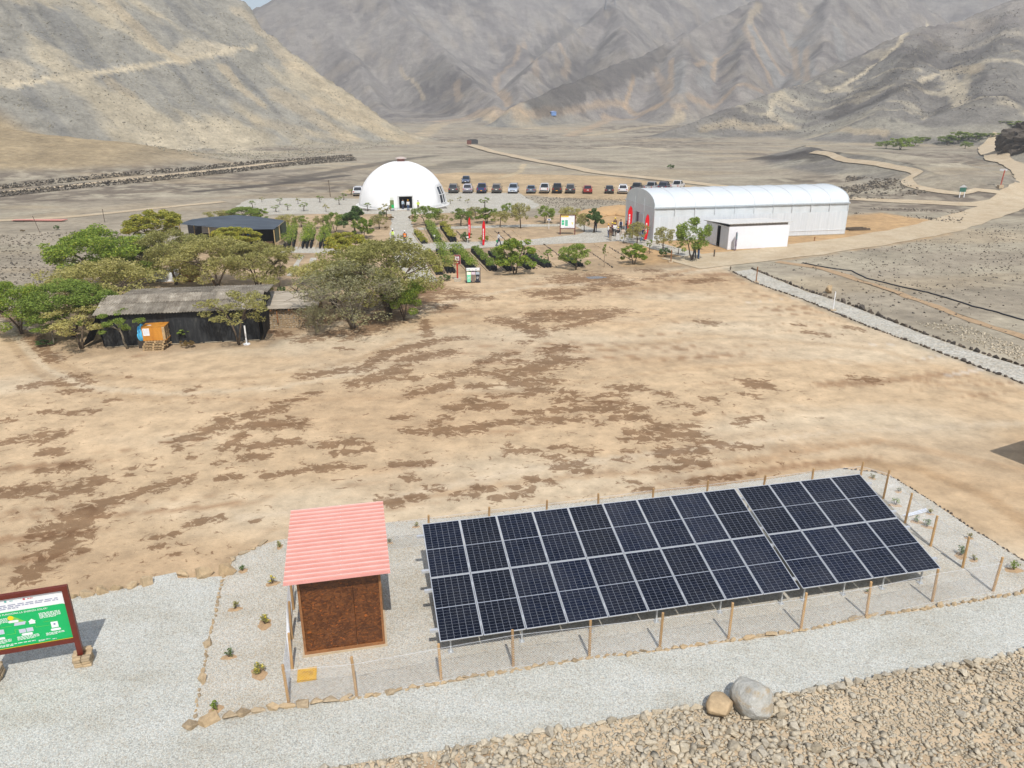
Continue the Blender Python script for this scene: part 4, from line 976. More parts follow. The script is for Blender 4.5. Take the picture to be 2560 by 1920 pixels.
for i in range(nb):
    x0 = bay*i+.05; x1 = bay*(i+1)-.05
    for y, s in ((0, -1), (GWd, 1)):
        m = MB(); V = []; Fq = []; nx_ = 8
        for a in range(nx_+1):
            for zz in (2.9, 3.15, 3.45, 3.95): V.append((x0+(x1-x0)*a/nx_, y-s*(.07-.05*math.sin(a*1.3+i)*(1 if zz < 3.3 else .3)), zz))
        for a in range(nx_):
            for q in range(3): Fq.append((a*4+q, (a+1)*4+q, (a+1)*4+q+1, a*4+q+1) if s < 0 else (a*4+q+1, (a+1)*4+q+1, (a+1)*4+q, a*4+q))
        m.add(V, Fq); m.build('rolled_curtain', film, gh, smooth=True)
        V = []; Fq = []
        for a in range(17):
            for zz in (.06, .9, 1.8, 3.0): V.append((x0-.05+(x1-x0+.1)*a/16, y+s*(.05+.025*math.sin(a*2.1+zz*.4+i*1.7)), zz))
        for a in range(16):
            for q in range(3): Fq.append((a*4+q, (a+1)*4+q, (a+1)*4+q+1, a*4+q+1) if s < 0 else (a*4+q+1, (a+1)*4+q+1, (a+1)*4+q, a*4+q))
        m = MB(); m.add(V, Fq); m.build('net_wall', net, gh, smooth=True)
    MB().bar((x0-.04, -.09, .66), (x1+.04, -.09, .66), .04).build('curtain_roller', white, gh)
endm = plain('end_net_grey', (.70, .70, .70), .85, 0, .05, 3)
for x, s in ((0, -1), (GLn, 1)):
    pts = [arc(q/NS) for q in range(NS+1)]
    m = MB(); m.add([(x+s*.02, y, z) for y, z in pts], [tuple(range(NS+1)) if s > 0 else tuple(range(NS, -1, -1))]); m.build('gable_film', film, gh)
    if s < 0:
        for y0, y1 in ((.05, 3.3), (6.1, GWd-.05)): MB().box((x-.03, (y0+y1)/2, GE/2), (.03, y1-y0, GE)).build('end_wall', endm, gh)
        MB().box((x-.03, 4.7, GE-.55), (.03, 2.8, 1.1)).build('end_wall', endm, gh)
        dd = MB().box((x-.09, 4.1, 1.45), (.05, 1.55, 2.9)).build('sliding_door', plain('door_film', (.55, .55, .56), .6), gh)
        MB().box((x-.125, 4.85, 1.45), (.03, .09, 2.9)).build('door_edge', plain('door_edge_dark', (.10, .11, .16), .5), dd)
        MB().box((x+.12, 5.55, 1.45), (.03, 1.1, 2.9)).build('door_dark_gap', plain('door_purple', (.16, .08, .12), .6), gh)
        for y in (3.3, 6.5): MB().box((x-.06, y, (GE+4.9)/2-.4), (.05, .06, 1.6)).build('gable_stud', steel, gh)
    else: MB().box((x+.03, GWd/2, GE/2), (.03, GWd-.1, GE)).build('end_wall', net, gh)
m = MB(); m.box((GLn/2, -.02, .05), (GLn, .2, .12)).box((GLn/2, GWd+.02, .05), (GLn, .2, .12)); m.build('base_kerb', plain('kerb_concrete', sc_(190,176,152), .9), gh)
# ================================================================ white block building
wb = empty('pump_house', (25.08, 86.87, 0), math.atan2(88.74-86.87, 32.67-25.08)); tag(wb, 'small white building with a flat roof in front of the greenhouse', 'building')
WL, WD, WH = 7.85, 5.4, 2.62
wallw = plain('white_wall', (.80, .81, .84), .8, 0, .025, 2.5, .05); shw = plain('shaded_white_wall', (.56, .61, .66), .8, 0, .04, 2.5)  # second one: same white wall for the left end, its shade put into the colour
MB().box((WL/2, .06, WH/2), (WL, .12, WH)).build('front_wall', wallw, wb); MB().box((WL/2, WD, 1.27), (WL, .12, 2.54)).build('back_wall', wallw, wb)
MB().box((WL-.06, WD/2+.06, WH/2), (.12, WD-.12, WH-.06)).build('end_wall', wallw, wb)
for y0, y1 in ((.122, 1.9), (3.0, WD-.06)): MB().box((.06, (y0+y1)/2, 1.31), (.12, y1-y0, 2.56)).build('end_wall', shw, wb)
MB().box((.06, 2.45, 2.52), (.12, 1.1, .16)).build('door_head', shw, wb)
MB().box((-.05, 3.35, 1.27), (.05, 1.5, 2.45)).build('sliding_door', plain('sliding_door_white', (.60, .65, .70), .5), wb); MB().bar((-.05, .6, 2.56), (-.05, 4.3, 2.56), .05, .07).build('door_rail', galv, wb)
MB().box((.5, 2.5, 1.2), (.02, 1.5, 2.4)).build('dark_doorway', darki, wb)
slat = plain('vent_brick_grey', (.30, .27, .25), .8)
for i in range(22): MB().box((.25+i*(WL-.5)/21.5+.02, .07, WH+.17), ((WL-.5)/22-.03, .10, .33)).build('vent_block', slat, wb)
m = MB(); n = 40
V = []; 
for i in range(n+1):
    x = -.25+(WL+.5)*i/n; h = .025*(i % 2)
    V += [(x, -.22, WH+.36+h), (x, WD+.35, WH+.02+h), (x, -.22, WH+.30+h), (x, WD+.35, WH-.04+h)]
m.add(V, [(4*i, 4*i+4, 4*i+5, 4*i+1) for i in range(n)]+[(4*i+3, 4*i+7, 4*i+6, 4*i+2) for i in range(n)]+[(4*i+2, 4*i+6, 4*i+4, 4*i) for i in range(n)]+[(4*i+1, 4*i+5, 4*i+7, 4*i+3) for i in range(n)])
m.build('roof', plain('fibre_roof', sc_(236,233,226), .8, 0, .08, 1.5), wb)
g = G(1838, 626); ts = empty('totem_sign', g, 1.05); tag(ts, 'tall narrow dark sign standing before the white building', 'sign')
for sx in (-1, 1): MB().box((sx*.22, 0, .25), (.08, .06, .5)).build('leg', plain('totem_leg', (.08, .04, .10), .5), ts)
MB().box((0, 0, 1.3), (.6, .08, 1.6)).build('frame', plain('totem_frame', (.14, .10, .14), .5), ts)
MB().box((0, -.045, 1.65), (.5, .01, .7)).build('picture_panel', plain('totem_teal', (.10, .22, .24), .5), ts); MB().box((0, -.045, 2.04), (.5, .012, .10)).build('title_panel', greyp, ts)
m = MB(); words(m, 0, .95, .44, .45, 5, -.046, 3); m.build('small_print', greyp, ts)
# ================================================================ feather flags
flagm = N('red_flag'); flagm.color(flagm.ramp(flagm.noise(flagm.coord(), 3, 4), [(.3, (.62, .006, .012)), (.7, (.74, .01, .018))])).set(Roughness=.6, Specular_IOR_Level=.2)
def feather(label, px, py, z, w, rz, wave=.1, lift=.35):
    g = G(px, py); r = empty('feather_flag', g, rz); tag(r, label, 'flag', 'red feather flags')
    MB().tube([(0, 0, 0), (0, 0, z*.8), (w*.25, 0, z*.96), (w*.6, 0, z)], [.022, .018, .014, .01], 6).build('pole', plain('flag_pole', (.12, .12, .13), .5), r)
    MB().box((0, 0, .02), (.5, .06, .03)).box((0, 0, .021), (.06, .5, .03)).build('base', plain('flag_base', (.06, .06, .06), .5), r)
    V = []; Fq = []; n = 16; wa = []
    for i in range(n+1):
        t = i/n; zz = lift+(z-lift)*t
        x1 = w*(.72+.45*math.sin(t*2.2)) if t < .8 else w*(.72+.45*math.sin(t*2.2))
        x0 = .02 if t < .78 else .02+w*.55*((t-.78)/.22)**1.6
        if t > .78: x1 = min(x1, w*1.1-(w*.5)*((t-.78)/.22)**3)
        for q in range(5): u = q/4; V.append((x0+(max(x1, x0+.02)-x0)*u, wave*math.sin(t*7+u*2.5)*u, zz))
    for i in range(n):
        for q in range(4): Fq.append((i*5+q, i*5+q+1, (i+1)*5+q+1, (i+1)*5+q))
    m = MB(); m.add(V, Fq); m.build('banner', flagm.m, r, smooth=True)
    m = MB(); rr = random.Random(px)
    zz = lift+.25*z
    while zz < z*.70:                                   # white lettering running up the banner, too small to read
        h = rr.uniform(.10, .2); 
        for s in (-.012, .012): m.box((w*.42, s+wave*math.sin((zz-lift)/(z-lift)*7+1.2)*.45, zz), (w*.34, .004, h*.8))
        zz += h*1.15
    m.build('lettering', inkw, r)
    return r
feather('slim red feather flag at the path edge, left of the walking person', 1171, 607, 3.1, .27, .2, .05, .55)
feather('red feather flag nearest the path middle, right of the slim one', 1206, 614, 3.0, .32, .1, .06, .05)
feather('tall red feather flag left of the greenhouse door among the group', 1567, 587, 3.7, .55, .15, .05, .45)
feather('red feather flag half behind a tree at the greenhouse front corner', 1610, 603, 3.3, .45, .1, .05, .2)
# ================================================================ map board in the nursery
bd = empty('map_board', (7.22, 97.85, 0), -.02); tag(bd, 'white map board with yellow heading in a dark red frame in the nursery', 'sign')
for sx in (-1, 1): MB().box((sx*.95, 0, 1.28), (.11, .09, 2.56)).build('post', maroon, bd)
for z in (2.50, .80): MB().box((0, 0, z), (1.79, .085, .09)).build('rail', maroon, bd)
pn = MB().box((0, 0, 1.65), (1.79, .03, 1.61)).build('panel', inkw, bd)
MB().box((-.38, -.02, 2.33), (.98, .008, .17)).build('yellow_heading', yellow, pn)
g1 = plain('map_green', (.05, .52, .26), .5)
for x, z, w, h in ((-.62, 1.70, .32, .27), (-.62, 1.38, .32, .27), (-.16, 1.50, .34, .74)): MB().box((x, -.02, z), (w, .008, h)).build('map_field', g1, pn)
m = MB(); m.prism([(.48, 1.58), (.74, 1.56), (.62, 1.25)], -.025, -.017); m.build('map_marker', plain('map_yellow', (.82, .72, .12), .5), pn)
m = MB(); words(m, .35, 2.02, .5, .05, 1, -.02, 4); words(m, -.40, 2.335, .8, .07, 1, -.026, 6); words(m, .62, 2.34, .3, .05, 1, -.02, 7); words(m, .1, .94, 1.1, .08, 2, -.02, 5); words(m, -.16, 1.5, .28, .6, 6, -.026, 3); m.build('small_print', inkd, pn)
# ================================================================ red pole sign, bins
rs = empty('pole_sign', (-5.18, 69.97, 0), .05); tag(rs, 'dark red sign with white pictogram on a red pole by the bins', 'sign')
MB().box((0, 0, .14), (.62, .55, .3)).build('footing', plain('sign_concrete', sc_(206,196,176), .9), rs)
redpole = plain('red_pole', (.42, .05, .025), .45)
MB().box((0, 0, 1.0), (.15, .09, 1.5)).build('pole', redpole, rs)
MB().box((0, 0, 2.05), (.66, .04, .92)).build('border', plain('pale_red_edge', sc_(226,160,150), .5), rs); pn = MB().box((0, -.012, 2.05), (.58, .04, .84)).build('panel', plain('wine_red', (.17, .025, .035), .45), rs)
MB().box((0, -.036, 2.18), (.38, .006, .38)).build('pictogram_field', inkw, pn)
m = MB(); m.box((0, -.041, 2.32), (.28, .004, .05)).box((-.07, -.041, 2.17), (.10, .004, .12)).box((.09, -.041, 2.14), (.10, .004, .16)).box((0, -.041, 2.05), (.26, .004, .03)); m.build('pictogram', plain('wine_print', (.24, .05, .12), .5), pn)
m = MB(); words(m, 0, 1.80, .36, .09, 1, -.036, 2); m.build('lettering', inkw, pn)
bs = empty('recycling_station', (-3.66, 69.3, 0), .12); tag(bs, 'waste station with green, brown and black bins under a white header', 'bins')
blk = plain('station_black', (.025, .028, .05), .5)
for sx in (-1, 1): MB().box((sx*.66, .05, .7), (.05, .34, 1.4)).build('side_post', blk, bs)
MB().box((0, .2, .07), (1.32, .36, .06)).build('base_tray', blk, bs); hd = MB().box((0, .03, 1.28), (1.27, .06, .26)).build('header', inkw, bs)
m = MB(); words(m, -.38, 1.27, .36, .08, 1, -.004, 2); m.build('header_lettering', plain('mint_print', (.25, .62, .48), .5), hd)
m = MB(); words(m, 0, 1.27, .24, .08, 1, -.004, 3); m.build('header_lettering', plain('sand_print', (.55, .45, .32), .5), hd); m = MB(); words(m, .38, 1.27, .36, .09, 1, -.004, 4); m.build('header_lettering', bluep, hd)
for x, c, nm, tp in ((-.41, (.22, .74, .50), 'green_bin', (.55, .80, .42)), (0, (.22, .17, .14), 'brown_bin', (.34, .24, .28)), (.41, (.03, .035, .05), 'black_bin', (.14, .17, .2))):
    m = MB(); m.add([(x-.15, -.14, .1), (x+.15, -.14, .1), (x+.18, -.17, .8), (x-.18, -.17, .8), (x-.15, .16, .1), (x+.15, .16, .1), (x+.18, .2, .8), (x-.18, .2, .8)], [(0, 1, 2, 3), (5, 4, 7, 6), (1, 5, 6, 2), (4, 0, 3, 7), (4, 5, 1, 0), (3, 2, 6, 7)])
    bn = m.build('bin', plain(nm, c, .45), bs); bn['label'] = nm.replace('_', ' ')+' of the waste station'
    m = MB(); m.add([(x-.19, -.18, .81), (x+.19, -.18, .81), (x+.17, -.02, 1.02), (x-.17, -.02, 1.02), (x-.19, .2, .81), (x+.19, .2, .81), (x+.17, .16, 1.02), (x-.17, .16, 1.02)], [(0, 1, 2, 3), (5, 4, 7, 6), (1, 5, 6, 2), (4, 0, 3, 7), (3, 2, 6, 7)]); m.build('lid', plain(nm+'_lid', tp, .4), bn)
    if x: 
        m = MB(); words(m, x, .5, .2, .22, 3, -.166, 5); m.build('bin_print', inkw, bn)
# ================================================================ work shed with black netting
k = N('black_shade_net'); p = k.coord(); n = k.noise(k.mapping(p, (3, 3, .5)), 1.6, 5, .65)
k.color(k.ramp(n, [(.3, (.012, .013, .014)), (.55, (.026, .027, .028)), (.75, (.07, .07, .062))])).set(Roughness=.75, Specular_IOR_Level=.25).bump(n, .6, .1); bnet = k.m
k = N('old_fibre_sheet'); p = k.coord(); n = k.noise(p, 1.3, 7, .7); n2 = k.noise(k.mapping(p, (6, .4, 1)), 2, 4)
c = k.ramp(n, [(.28, sc_(122,112,98)), (.5, sc_(164,154,138)), (.72, sc_(206,196,178))]); c = k.mix(1.0, c, k.ramp(k.rand(), [(0, .68), (1, 1.2)]), 'MULTIPLY')
k.color(k.mix(k.ramp(n2, [(.55, 0), (.7, .35)]), c, sc_(96,84,70))).set(Roughness=.95, Specular_IOR_Level=.1); fibre = k.m
ws = empty('netted_shed', (-28.0, 49.1, 0), .165); tag(ws, 'low shed with grey corrugated roof and walls of black shade net', 'shed')
WSL, WSD = 10.3, 5.2
def net_wall(a, b, h0, h1, nm='net_wall'):
    a, b = Vector((*a, 0)), Vector((*b, 0)); n = max(8, int((b-a).length*2.2)); V = []; Fq = []; d = (b-a).normalized(); nr = Vector((d.y, -d.x, 0)); rr = random.Random(int(a.x*91+b.y*13))
    for i in range(n+1):
        t = i/n; h = h0+(h1-h0)*t; base = a.lerp(b, t)
        for q in range(6):
            u = q/5; bulge = (.10*math.sin(i*1.1+q*.6)+rr.uniform(-.05, .05)+.12*math.sin(3.14*u))*(.4+.6*(1-abs(2*u-1)))+(.16*(1-u)**2)
            V.append(tuple(base+nr*bulge+Vector((0, 0, .02+h*u))))
    for i in range(n):
        for q in range(5): Fq.append((i*6+q, (i+1)*6+q, (i+1)*6+q+1, i*6+q+1))
    m = MB(); m.add(V, Fq); return m.build(nm, bnet, ws, smooth=True)
net_wall((0, 0), (WSL, 0), 2.35, 2.35); net_wall((WSL, 0), (WSL+.1, WSD), 2.35, 2.6); net_wall((0, WSD), (0, 0), 2.6, 2.35); net_wall((WSL, WSD), (0, WSD), 2.5, 2.5)
for x in (.1, 2.6, 5.2, 7.8, WSL-.1):
    for y in (.15, 2.6, WSD-.15): MB().box((x, y, 1.18), (.09, .09, 2.36)).build('post', timber, ws)
for i in range(8): MB().tube([(WSL*i/8+.1, -.18, .05), (WSL*(i+1)/8-.05, -.16, .06)], .04, 6).build('edge_pole', plain('grey_pole', sc_(178,164,140), .9), ws)
def corr(nm, x0, x1, y0, z0, y1, z1, parent, mat, pitch=.19, amp=.03, skew=0):
    n = max(4, int((x1-x0)/pitch*4)); V = []; Fq = []
    for i in range(n+1):
        x = x0+(x1-x0)*i/n; w = amp*math.sin((x-x0)/pitch*2*math.pi)
        V += [(x, y0, z0+w), (x+skew, y1, z1+w), (x, y0, z0+w-.014), (x+skew, y1, z1+w-.014)]
    for i in range(n):
        a, b = 4*i, 4*i+4; Fq += [(a, b, b+1, a+1), (a+3, b+3, b+2, a+2), (a+2, b+2, b, a), (a+1, b+1, b+3, a+3)]
    m = MB(); m.add(V, Fq); m.add([V[0], V[1], V[3], V[2]], [(0, 1, 2, 3)]); m.add([V[-4], V[-3], V[-1], V[-2]], [(3, 2, 1, 0)]); return m.build(nm, mat, parent)
xs = [-.35, 1.0, 2.05, 3.1, 4.15, 5.2, 6.25, 7.3, 8.35, 9.4, 10.5]
for i in range(10):
    z = .012*(i % 2); 
    corr('roof_sheet', xs[i], xs[i+1]+.06, -.42, 2.36+z, 1.25, 2.76+z, ws, fibre)
    corr('roof_sheet', xs[i], xs[i+1]+.06, 1.12, 2.77+z, 2.35, 3.08+z, ws, fibre)
for i in range(5): corr('roof_sheet', .6+i*2.02, .6+i*2.02+2.06, 2.15, 2.98+.012*(i % 2), WSD+.4, 2.78+.012*(i % 2), ws, fibre)
lean = MB(); lean.quad((-.3, .3, 2.2), (-1.5, -.1, .1), (-1.3, 1.6, .1), (-.3, 2.2, 2.2)); lean.build('loose_net', bnet, ws)
# crate on pallets
crw = N('orange_plywood'); p = crw.coord(); n = crw.noise(crw.mapping(p, (1, 1, .3)), 3, 5, .6)
crw.color(crw.ramp(n, [(.3, sc_(206,130,36)), (.7, sc_(240,168,66))])).set(Roughness=.55); crw = crw.m
palw = plain('pallet_wood', sc_(206,176,132), .85, 0, .2, 6)
def pallet(label, x, y, z, rz, w=1.15, d=.95):
    r = empty('pallet', (x, y, z), rz); tag(r, label, 'pallet')
    for i in range(7): MB().box((-w/2+.06+i*(w-.12)/6, 0, .13), (.10, d, .022)).build('deck_board', palw, r)
    for yy in (-d/2+.05, 0, d/2-.05):
        MB().box((0, yy, .108), (w, .09, .02)).build('stringer', palw, r); MB().box((0, yy, .011), (w, .09, .02)).build('bottom_board', palw, r)
        for xx in (-w/2+.06, 0, w/2-.06): MB().box((xx, yy, .06), (.12, .088, .074)).build('block', palw, r)
    return r
pallet('lower wooden pallet on the ground under the orange crate', -24.42, 48.75, 0, .1, 1.35, 1.0); pallet('second wooden pallet from the ground, widest under the orange crate', -24.35, 48.9, .16, -.06, 1.5, 1.15)
pallet('third wooden pallet from the ground under the orange crate', -24.4, 48.98, .32, .05, 1.35, 1.1); pallet('topmost wooden pallet directly under the orange crate', -24.33, 49.02, .48, .1, 1.3, 1.1)
cr = empty('wooden_crate', (-24.35, 49.0, .635), .13); tag(cr, 'orange plywood crate with square compartments in its end, on pallets', 'crate')
for z in (0, .95):
    MB().box((0, .2, z+.015), (1.5, 1.25, .03)).build('board', crw, cr)
for y in (-.41, .81): MB().box((-.1, y, .48), (1.3, .03, .90)).build('side_board', crw, cr)
MB().box((-.735, .2, .48), (.03, 1.19, .90)).build('end_board', crw, cr)
for y in (-.41, 0., .41, .81): MB().box((.64, y, .48), (.18, .05, .90)).build('upright', palw, cr)
for z in (.05, .48, .91): MB().box((.645, .2, z), (.16, 1.14, .05)).build('cross_rail', palw, cr)
MB().box((.50, .2, .48), (.02, 1.18, .88)).build('inner_panel', plain('crate_dark', (.07, .03, .015), .8), cr)
MB().box((-.48, -.428, .60), (.42, .004, .50)).build('paper_notice', inkw, cr); m = MB(); words(m, -.48, .62, .34, .4, 5, -.432, 6); m.build('notice_print', greyp, cr); MB().box((-.35, -.05, .982), (.30, .14, .003)).build('top_notice', inkw, cr)
tg = empty('blue_bag', (-25.35, 49.05, 0)); tag(tg, 'light blue plastic bag beside the orange crate', 'bag')
bm = bmesh.new(); bmesh.ops.create_icosphere(bm, subdivisions=3, radius=.35)
for v in bm.verts: v.co.z = v.co.z*1.5+.9 + .25*max(0, v.co.z); v.co *= 1+.12*math.sin(v.co.x*17+v.co.z*9)
for v in bm.verts: v.co.x *= .75*(1.35-.35*v.co.z)
me = bpy.data.meshes.new('sack'); bm.to_mesh(me); bm.free(); obj('sack', me, plain('blue_plastic', (.10, .50, .82), .35), tg); MB().box((0, 0, .28), (.5, .5, .56)).build('support_box', plain('dark_box', (.05, .04, .03), .8), tg)
# white bollard pipe
g = G(617, 861); bo = empty('pipe_stand', g); tag(bo, 'white upright pipe on a round white foot before the netted shed', 'pipe stand')
MB().tube([(0, 0, .05), (0, 0, 1.35)], .055, 10).build('pipe', white, bo); m = MB(); m.lathe([(.24, 0), (.24, .06), (.10, .10)], 16); m.build('foot', white, bo)
# ================================================================ stone hut
k = N('field_stone'); p = k.coord(); n = k.noise(p, 5, 5, .7)
k.color(k.mix(1.0, k.ramp(k.rand(), [(0, sc_(150,138,118)), (.35, sc_(186,168,140)), (.6, sc_(206,186,158)), (.8, sc_(140,134,124)), (1, sc_(222,206,180))]), k.ramp(n, [(.3, .75), (.7, 1.2)]), 'MULTIPLY')).set(Roughness=.92).bump(n, .4, .05); fstone = k.m
fst = [m_.copy() for m_ in ROCKS]
for m_ in fst: m_.materials.append(fstone)
def stone_wall(root, a, b, h, th, s, core, limit=260):
    a, b = Vector((*a, 0)), Vector((*b, 0)); L_ = (b-a).length; d = (b-a)/L_; nr = Vector((d.y, -d.x, 0))
    c_ = a.lerp(b, .5); m = MB(); m.bar(a+Vector((0, 0, h/2-.03)), b+Vector((0, 0, h/2-.03)), th, h-.06); m.build('wall_core', core, root)
    z = s*.4; cnt = 0
    while z < h and cnt < limit:
        u = R.uniform(0, s*.5)
        while u < L_ and cnt < limit:
            w = s*R.uniform(.8, 1.5); p_ = a+d*(u+w/2)+nr*(th/2-.01)
            o = bpy.data.objects.new('stone', R.choice(fst)); o.location = (p_.x, p_.y, z+R.uniform(-.03, .03)); o.scale = (w*1.12, s*.9, s*R.uniform(1.2, 1.7)); o.rotation_euler = (R.uniform(-.2, .2), R.uniform(-.3, .3), math.atan2(d.y, d.x)); link(o, root); cnt += 1
            u += w*.98
        z += s*.82
hut = empty('stone_hut', (-18.75, 53.75, 0), .12); tag(hut, 'low stone walled hut with a pale plank roof beside the netted shed', 'hut')
mort = plain('mud_mortar', sc_(176,152,118), .95)
stone_wall(hut, (.3, 0), (4.1, 0), 1.42, .3, .2, mort, 160); stone_wall(hut, (4.1, 0), (4.1, 2.6), 1.5, .3, .22, mort, 70)
MB().box((2.2, 2.6, .75), (3.8, .28, 1.5)).build('back_wall', mort, hut); MB().box((.35, 1.3, .72), (.28, 2.3, 1.44)).build('side_wall', mort, hut)
plk = N('weathered_plank'); p = plk.coord(); n = plk.noise(plk.mapping(p, (.3, 3, 3)), 4, 5, .65)
plk.color(plk.mix(1.0, plk.ramp(n, [(.3, sc_(176,160,138)), (.7, sc_(226,214,194))]), plk.ramp(plk.rand(), [(0, .78), (.9, 1.08), (1, .7)]), 'MULTIPLY')).set(Roughness=.9); plk = plk.m
for i in range(10): MB().box((2.2+R.uniform(-.12, .12), -.35+i*.34, 1.62+.052*i+R.uniform(-.008, .008)), (4.2+R.uniform(-.2, .2), .33, .03), Matrix.Rotation(.15, 3, 'X')).build('roof_plank', plk, hut)
for x in (.9, 2.2, 3.4): MB().bar((x, -.5, 1.46), (x, 2.9, 1.95), .10).build('roof_beam', timber, hut)
MB().box((1.3, -.32, .95), (.07, .05, .95)).build('prop', timber, hut)
# ================================================================ shade-cloth shelter behind the trees
k = N('blue_black_shade_cloth'); p = k.coord(); n = k.noise(k.mapping(p, (.3, 1.5, 1)), 1.2, 5)
k.color(k.ramp(n, [(.3, (.045, .056, .070)), (.7, (.080, .098, .118))])).set(Roughness=.7, Specular_IOR_Level=.3).bump(n, .3, .1); cloth = k.m
sl = empty('shade_shelter', (-33.6, 88.2, 0), .0); tag(sl, 'open shelter with a dark blue shade-cloth roof behind the trees', 'shelter')
P = lambda px, py, z: tuple(G(px, py, z)-sl.location)
rows = [[P(446,560,2.7),P(520,567,2.6),P(600,574,2.6),P(685,573,2.5)],[P(480,548,3.1),P(540,550,3.1),P(620,555,3.0),P(698,563,2.75)],[P(520,543,3.2),P(590,537,3.5),P(640,541,3.3),P(712,551,2.7)]]
V = []; Fq = []
for r_ in rows: V += r_
for i in range(2):
    for j in range(3): a = i*4+j; Fq.append((a, a+1, a+5, a+4))
m = MB(); m.add(V, Fq); rf = m.build('roof_cloth', cloth, sl); sm = rf.modifiers.new('s', 'SUBSURF'); sm.levels = sm.render_levels = 2; sm.subdivision_type = 'SIMPLE'
for r_ in rows:
    for q in r_: MB().bar((q[0]*.99, q[1]+.1, 0), (q[0]*.99, q[1]+.1, q[2]-.08), .10).build('post', plain('pole_wood', sc_(206,180,128), .85), sl)
a, b = rows[0][3], rows[2][3]
m = MB(); m.add([(a[0]+.1, a[1], a[2]), (b[0]+.1, b[1], b[2]), (b[0]+.1, b[1], 1.0), (a[0]+.1, a[1], 1.0)], [(0, 1, 2, 3)]); m.build('side_cloth', plain('olive_net', (.085, .10, .06), .8), sl)
stone_wall(sl, (a[0]+.25, a[1]-.3), (b[0]+.3, b[1]), 1.05, .35, .28, mort, 60)
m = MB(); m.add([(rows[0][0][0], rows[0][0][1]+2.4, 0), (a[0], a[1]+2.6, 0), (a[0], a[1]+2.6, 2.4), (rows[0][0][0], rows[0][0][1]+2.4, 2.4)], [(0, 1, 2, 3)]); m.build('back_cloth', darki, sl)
MB().bar(P(640,614,.5), P(684,613,.5), .8, .9).build('counter', plain('mud_brown', sc_(112,86,62), .95), sl)
q = P(627, 580, 2.0); bsn = MB().box((q[0], q[1]-.4, 1.95), (.72, .04, .50)).build('blue_notice', plain('notice_blue', (.02, .13, .55), .5), sl)
m = MB(); words(m, q[0], 1.95, .56, .16, 2, q[1]-.424, 2); m.build('notice_print', inkw, bsn)
q = P(526, 575, 2.0); MB().box((q[0], q[1]-.3, 2.0), (.75, .03, .55)).build('white_notice', inkw, sl)
m = MB(); m.add([P(504,566,2.55), P(550,566,2.55), P(551,583,1.7), P(505,583,1.7)], [(0, 1, 2, 3)]); m.build('clear_sheet', plain('clear_plastic_grey', (.30, .32, .36), .25), sl)
# white tarpaulin screen and low wall behind the netted shed
tp = empty('tarpaulin', (-33.2, 69.8, 0)); tag(tp, 'white crumpled tarpaulin screen under the trees', 'tarpaulin')
V = []; Fq = []
for i in range(13):
    for q in range(6): V.append((-1.7+3.4*i/12, .12*math.sin(i*1.7+q)+.06*math.sin(q*2.3+i*.7), 1.35*q/5))
for i in range(12):
    for q in range(5): Fq.append((i*6+q, (i+1)*6+q, (i+1)*6+q+1, i*6+q+1))
m = MB(); m.add(V, Fq); m.build('sheet', plain('white_tarp', (.72, .73, .74), .5, 0, .2, 2), tp, smooth=True)
for x in (-1.65, 0, 1.65): MB().box((x, .18, .75), (.07, .07, 1.5)).build('stake', timber, tp)
lw = empty('dry_stone_wall', (-38.5, 70.5, 0)); tag(lw, 'low dry stone wall left of the white tarpaulin', 'stone wall'); stone_wall(lw, (-.9, 0), (3.3, -.5), .9, .4, .32, mort, 60)
pc = empty('pallet_stack', (-30.6, 70.2, 0), .1); tag(pc, 'orange wooden pallets stacked under the trees right of the tarpaulin', 'pallets')
for i in range(5): MB().box((0, 0, .1+i*.24), (1.4, 1.0, .05)).build('deck', crw, pc); [MB().box((x, 0, .0+i*.24), (.12, 1.0, .14)).build('block', crw, pc) for x in (-.6, 0, .6)]
# ================================================================ trees and plants
def leaf_mat(name, lo, hi, yel=None, trans=.42):
    lo = tuple(x*1.14 for x in lo); hi = tuple(x*1.14 for x in hi)
    k = N(name); r = k.island(); c = k.ramp(r, [(0, tuple(x*.7 for x in lo)), (.35, tuple(x*1.22 for x in lo)), (.8, tuple(x*1.25 for x in hi)), (1, yel or tuple(min(1, x*1.5) for x in hi))])
    o = k.n('ObjectInfo').outputs['Random']; c = k.mix(1.0, c, k.ramp(o, [(0, (.82, .84, .8)), (1, (1.16, 1.12, 1.1))]), 'MULTIPLY')
    k.color(c).set(Roughness=.6, Specular_IOR_Level=.2)
    if trans:
        t = k.n('BsdfTranslucent'); k.l(c, t.inputs['Color']); mx = k.n('MixShader'); mx.inputs[0].default_value = trans
        k.l(k.b.outputs[0], mx.inputs[1]); k.l(t.outputs[0], mx.inputs[2]); k.l(mx.outputs[0], k.out.inputs[0])
    return k.m
L_OL = leaf_mat('olive_leaf', (.255, .245, .078), (.41, .38, .14), (.48, .44, .21))
L_GR = leaf_mat('green_leaf', (.145, .205, .038), (.245, .325, .066), (.36, .40, .09))
L_BR = leaf_mat('bright_leaf', (.150, .220, .034), (.255, .335, .058), (.46, .46, .06))
L_YE = leaf_mat('yellow_green_leaf', (.22, .24, .04), (.36, .35, .07), (.58, .46, .05))
L_DK = leaf_mat('deep_green_leaf', (.075, .130, .040), (.130, .205, .065), (.22, .28, .10))
L_GY = leaf_mat('grey_twig_leaf', (.22, .215, .11), (.35, .33, .19), (.46, .43, .28))
k = N('bark'); p = k.coord(); n = k.noise(k.mapping(p, (6, 6, 1)), 3, 5, .6)
k.color(k.ramp(n, [(.3, sc_(70,58,46)), (.7, sc_(134,116,94))])).set(Roughness=.95).bump(n, .5, .03); BARK = k.m
k = N('grey_bark'); p = k.coord(); n = k.noise(k.mapping(p, (6, 6, 1)), 3, 5, .6)
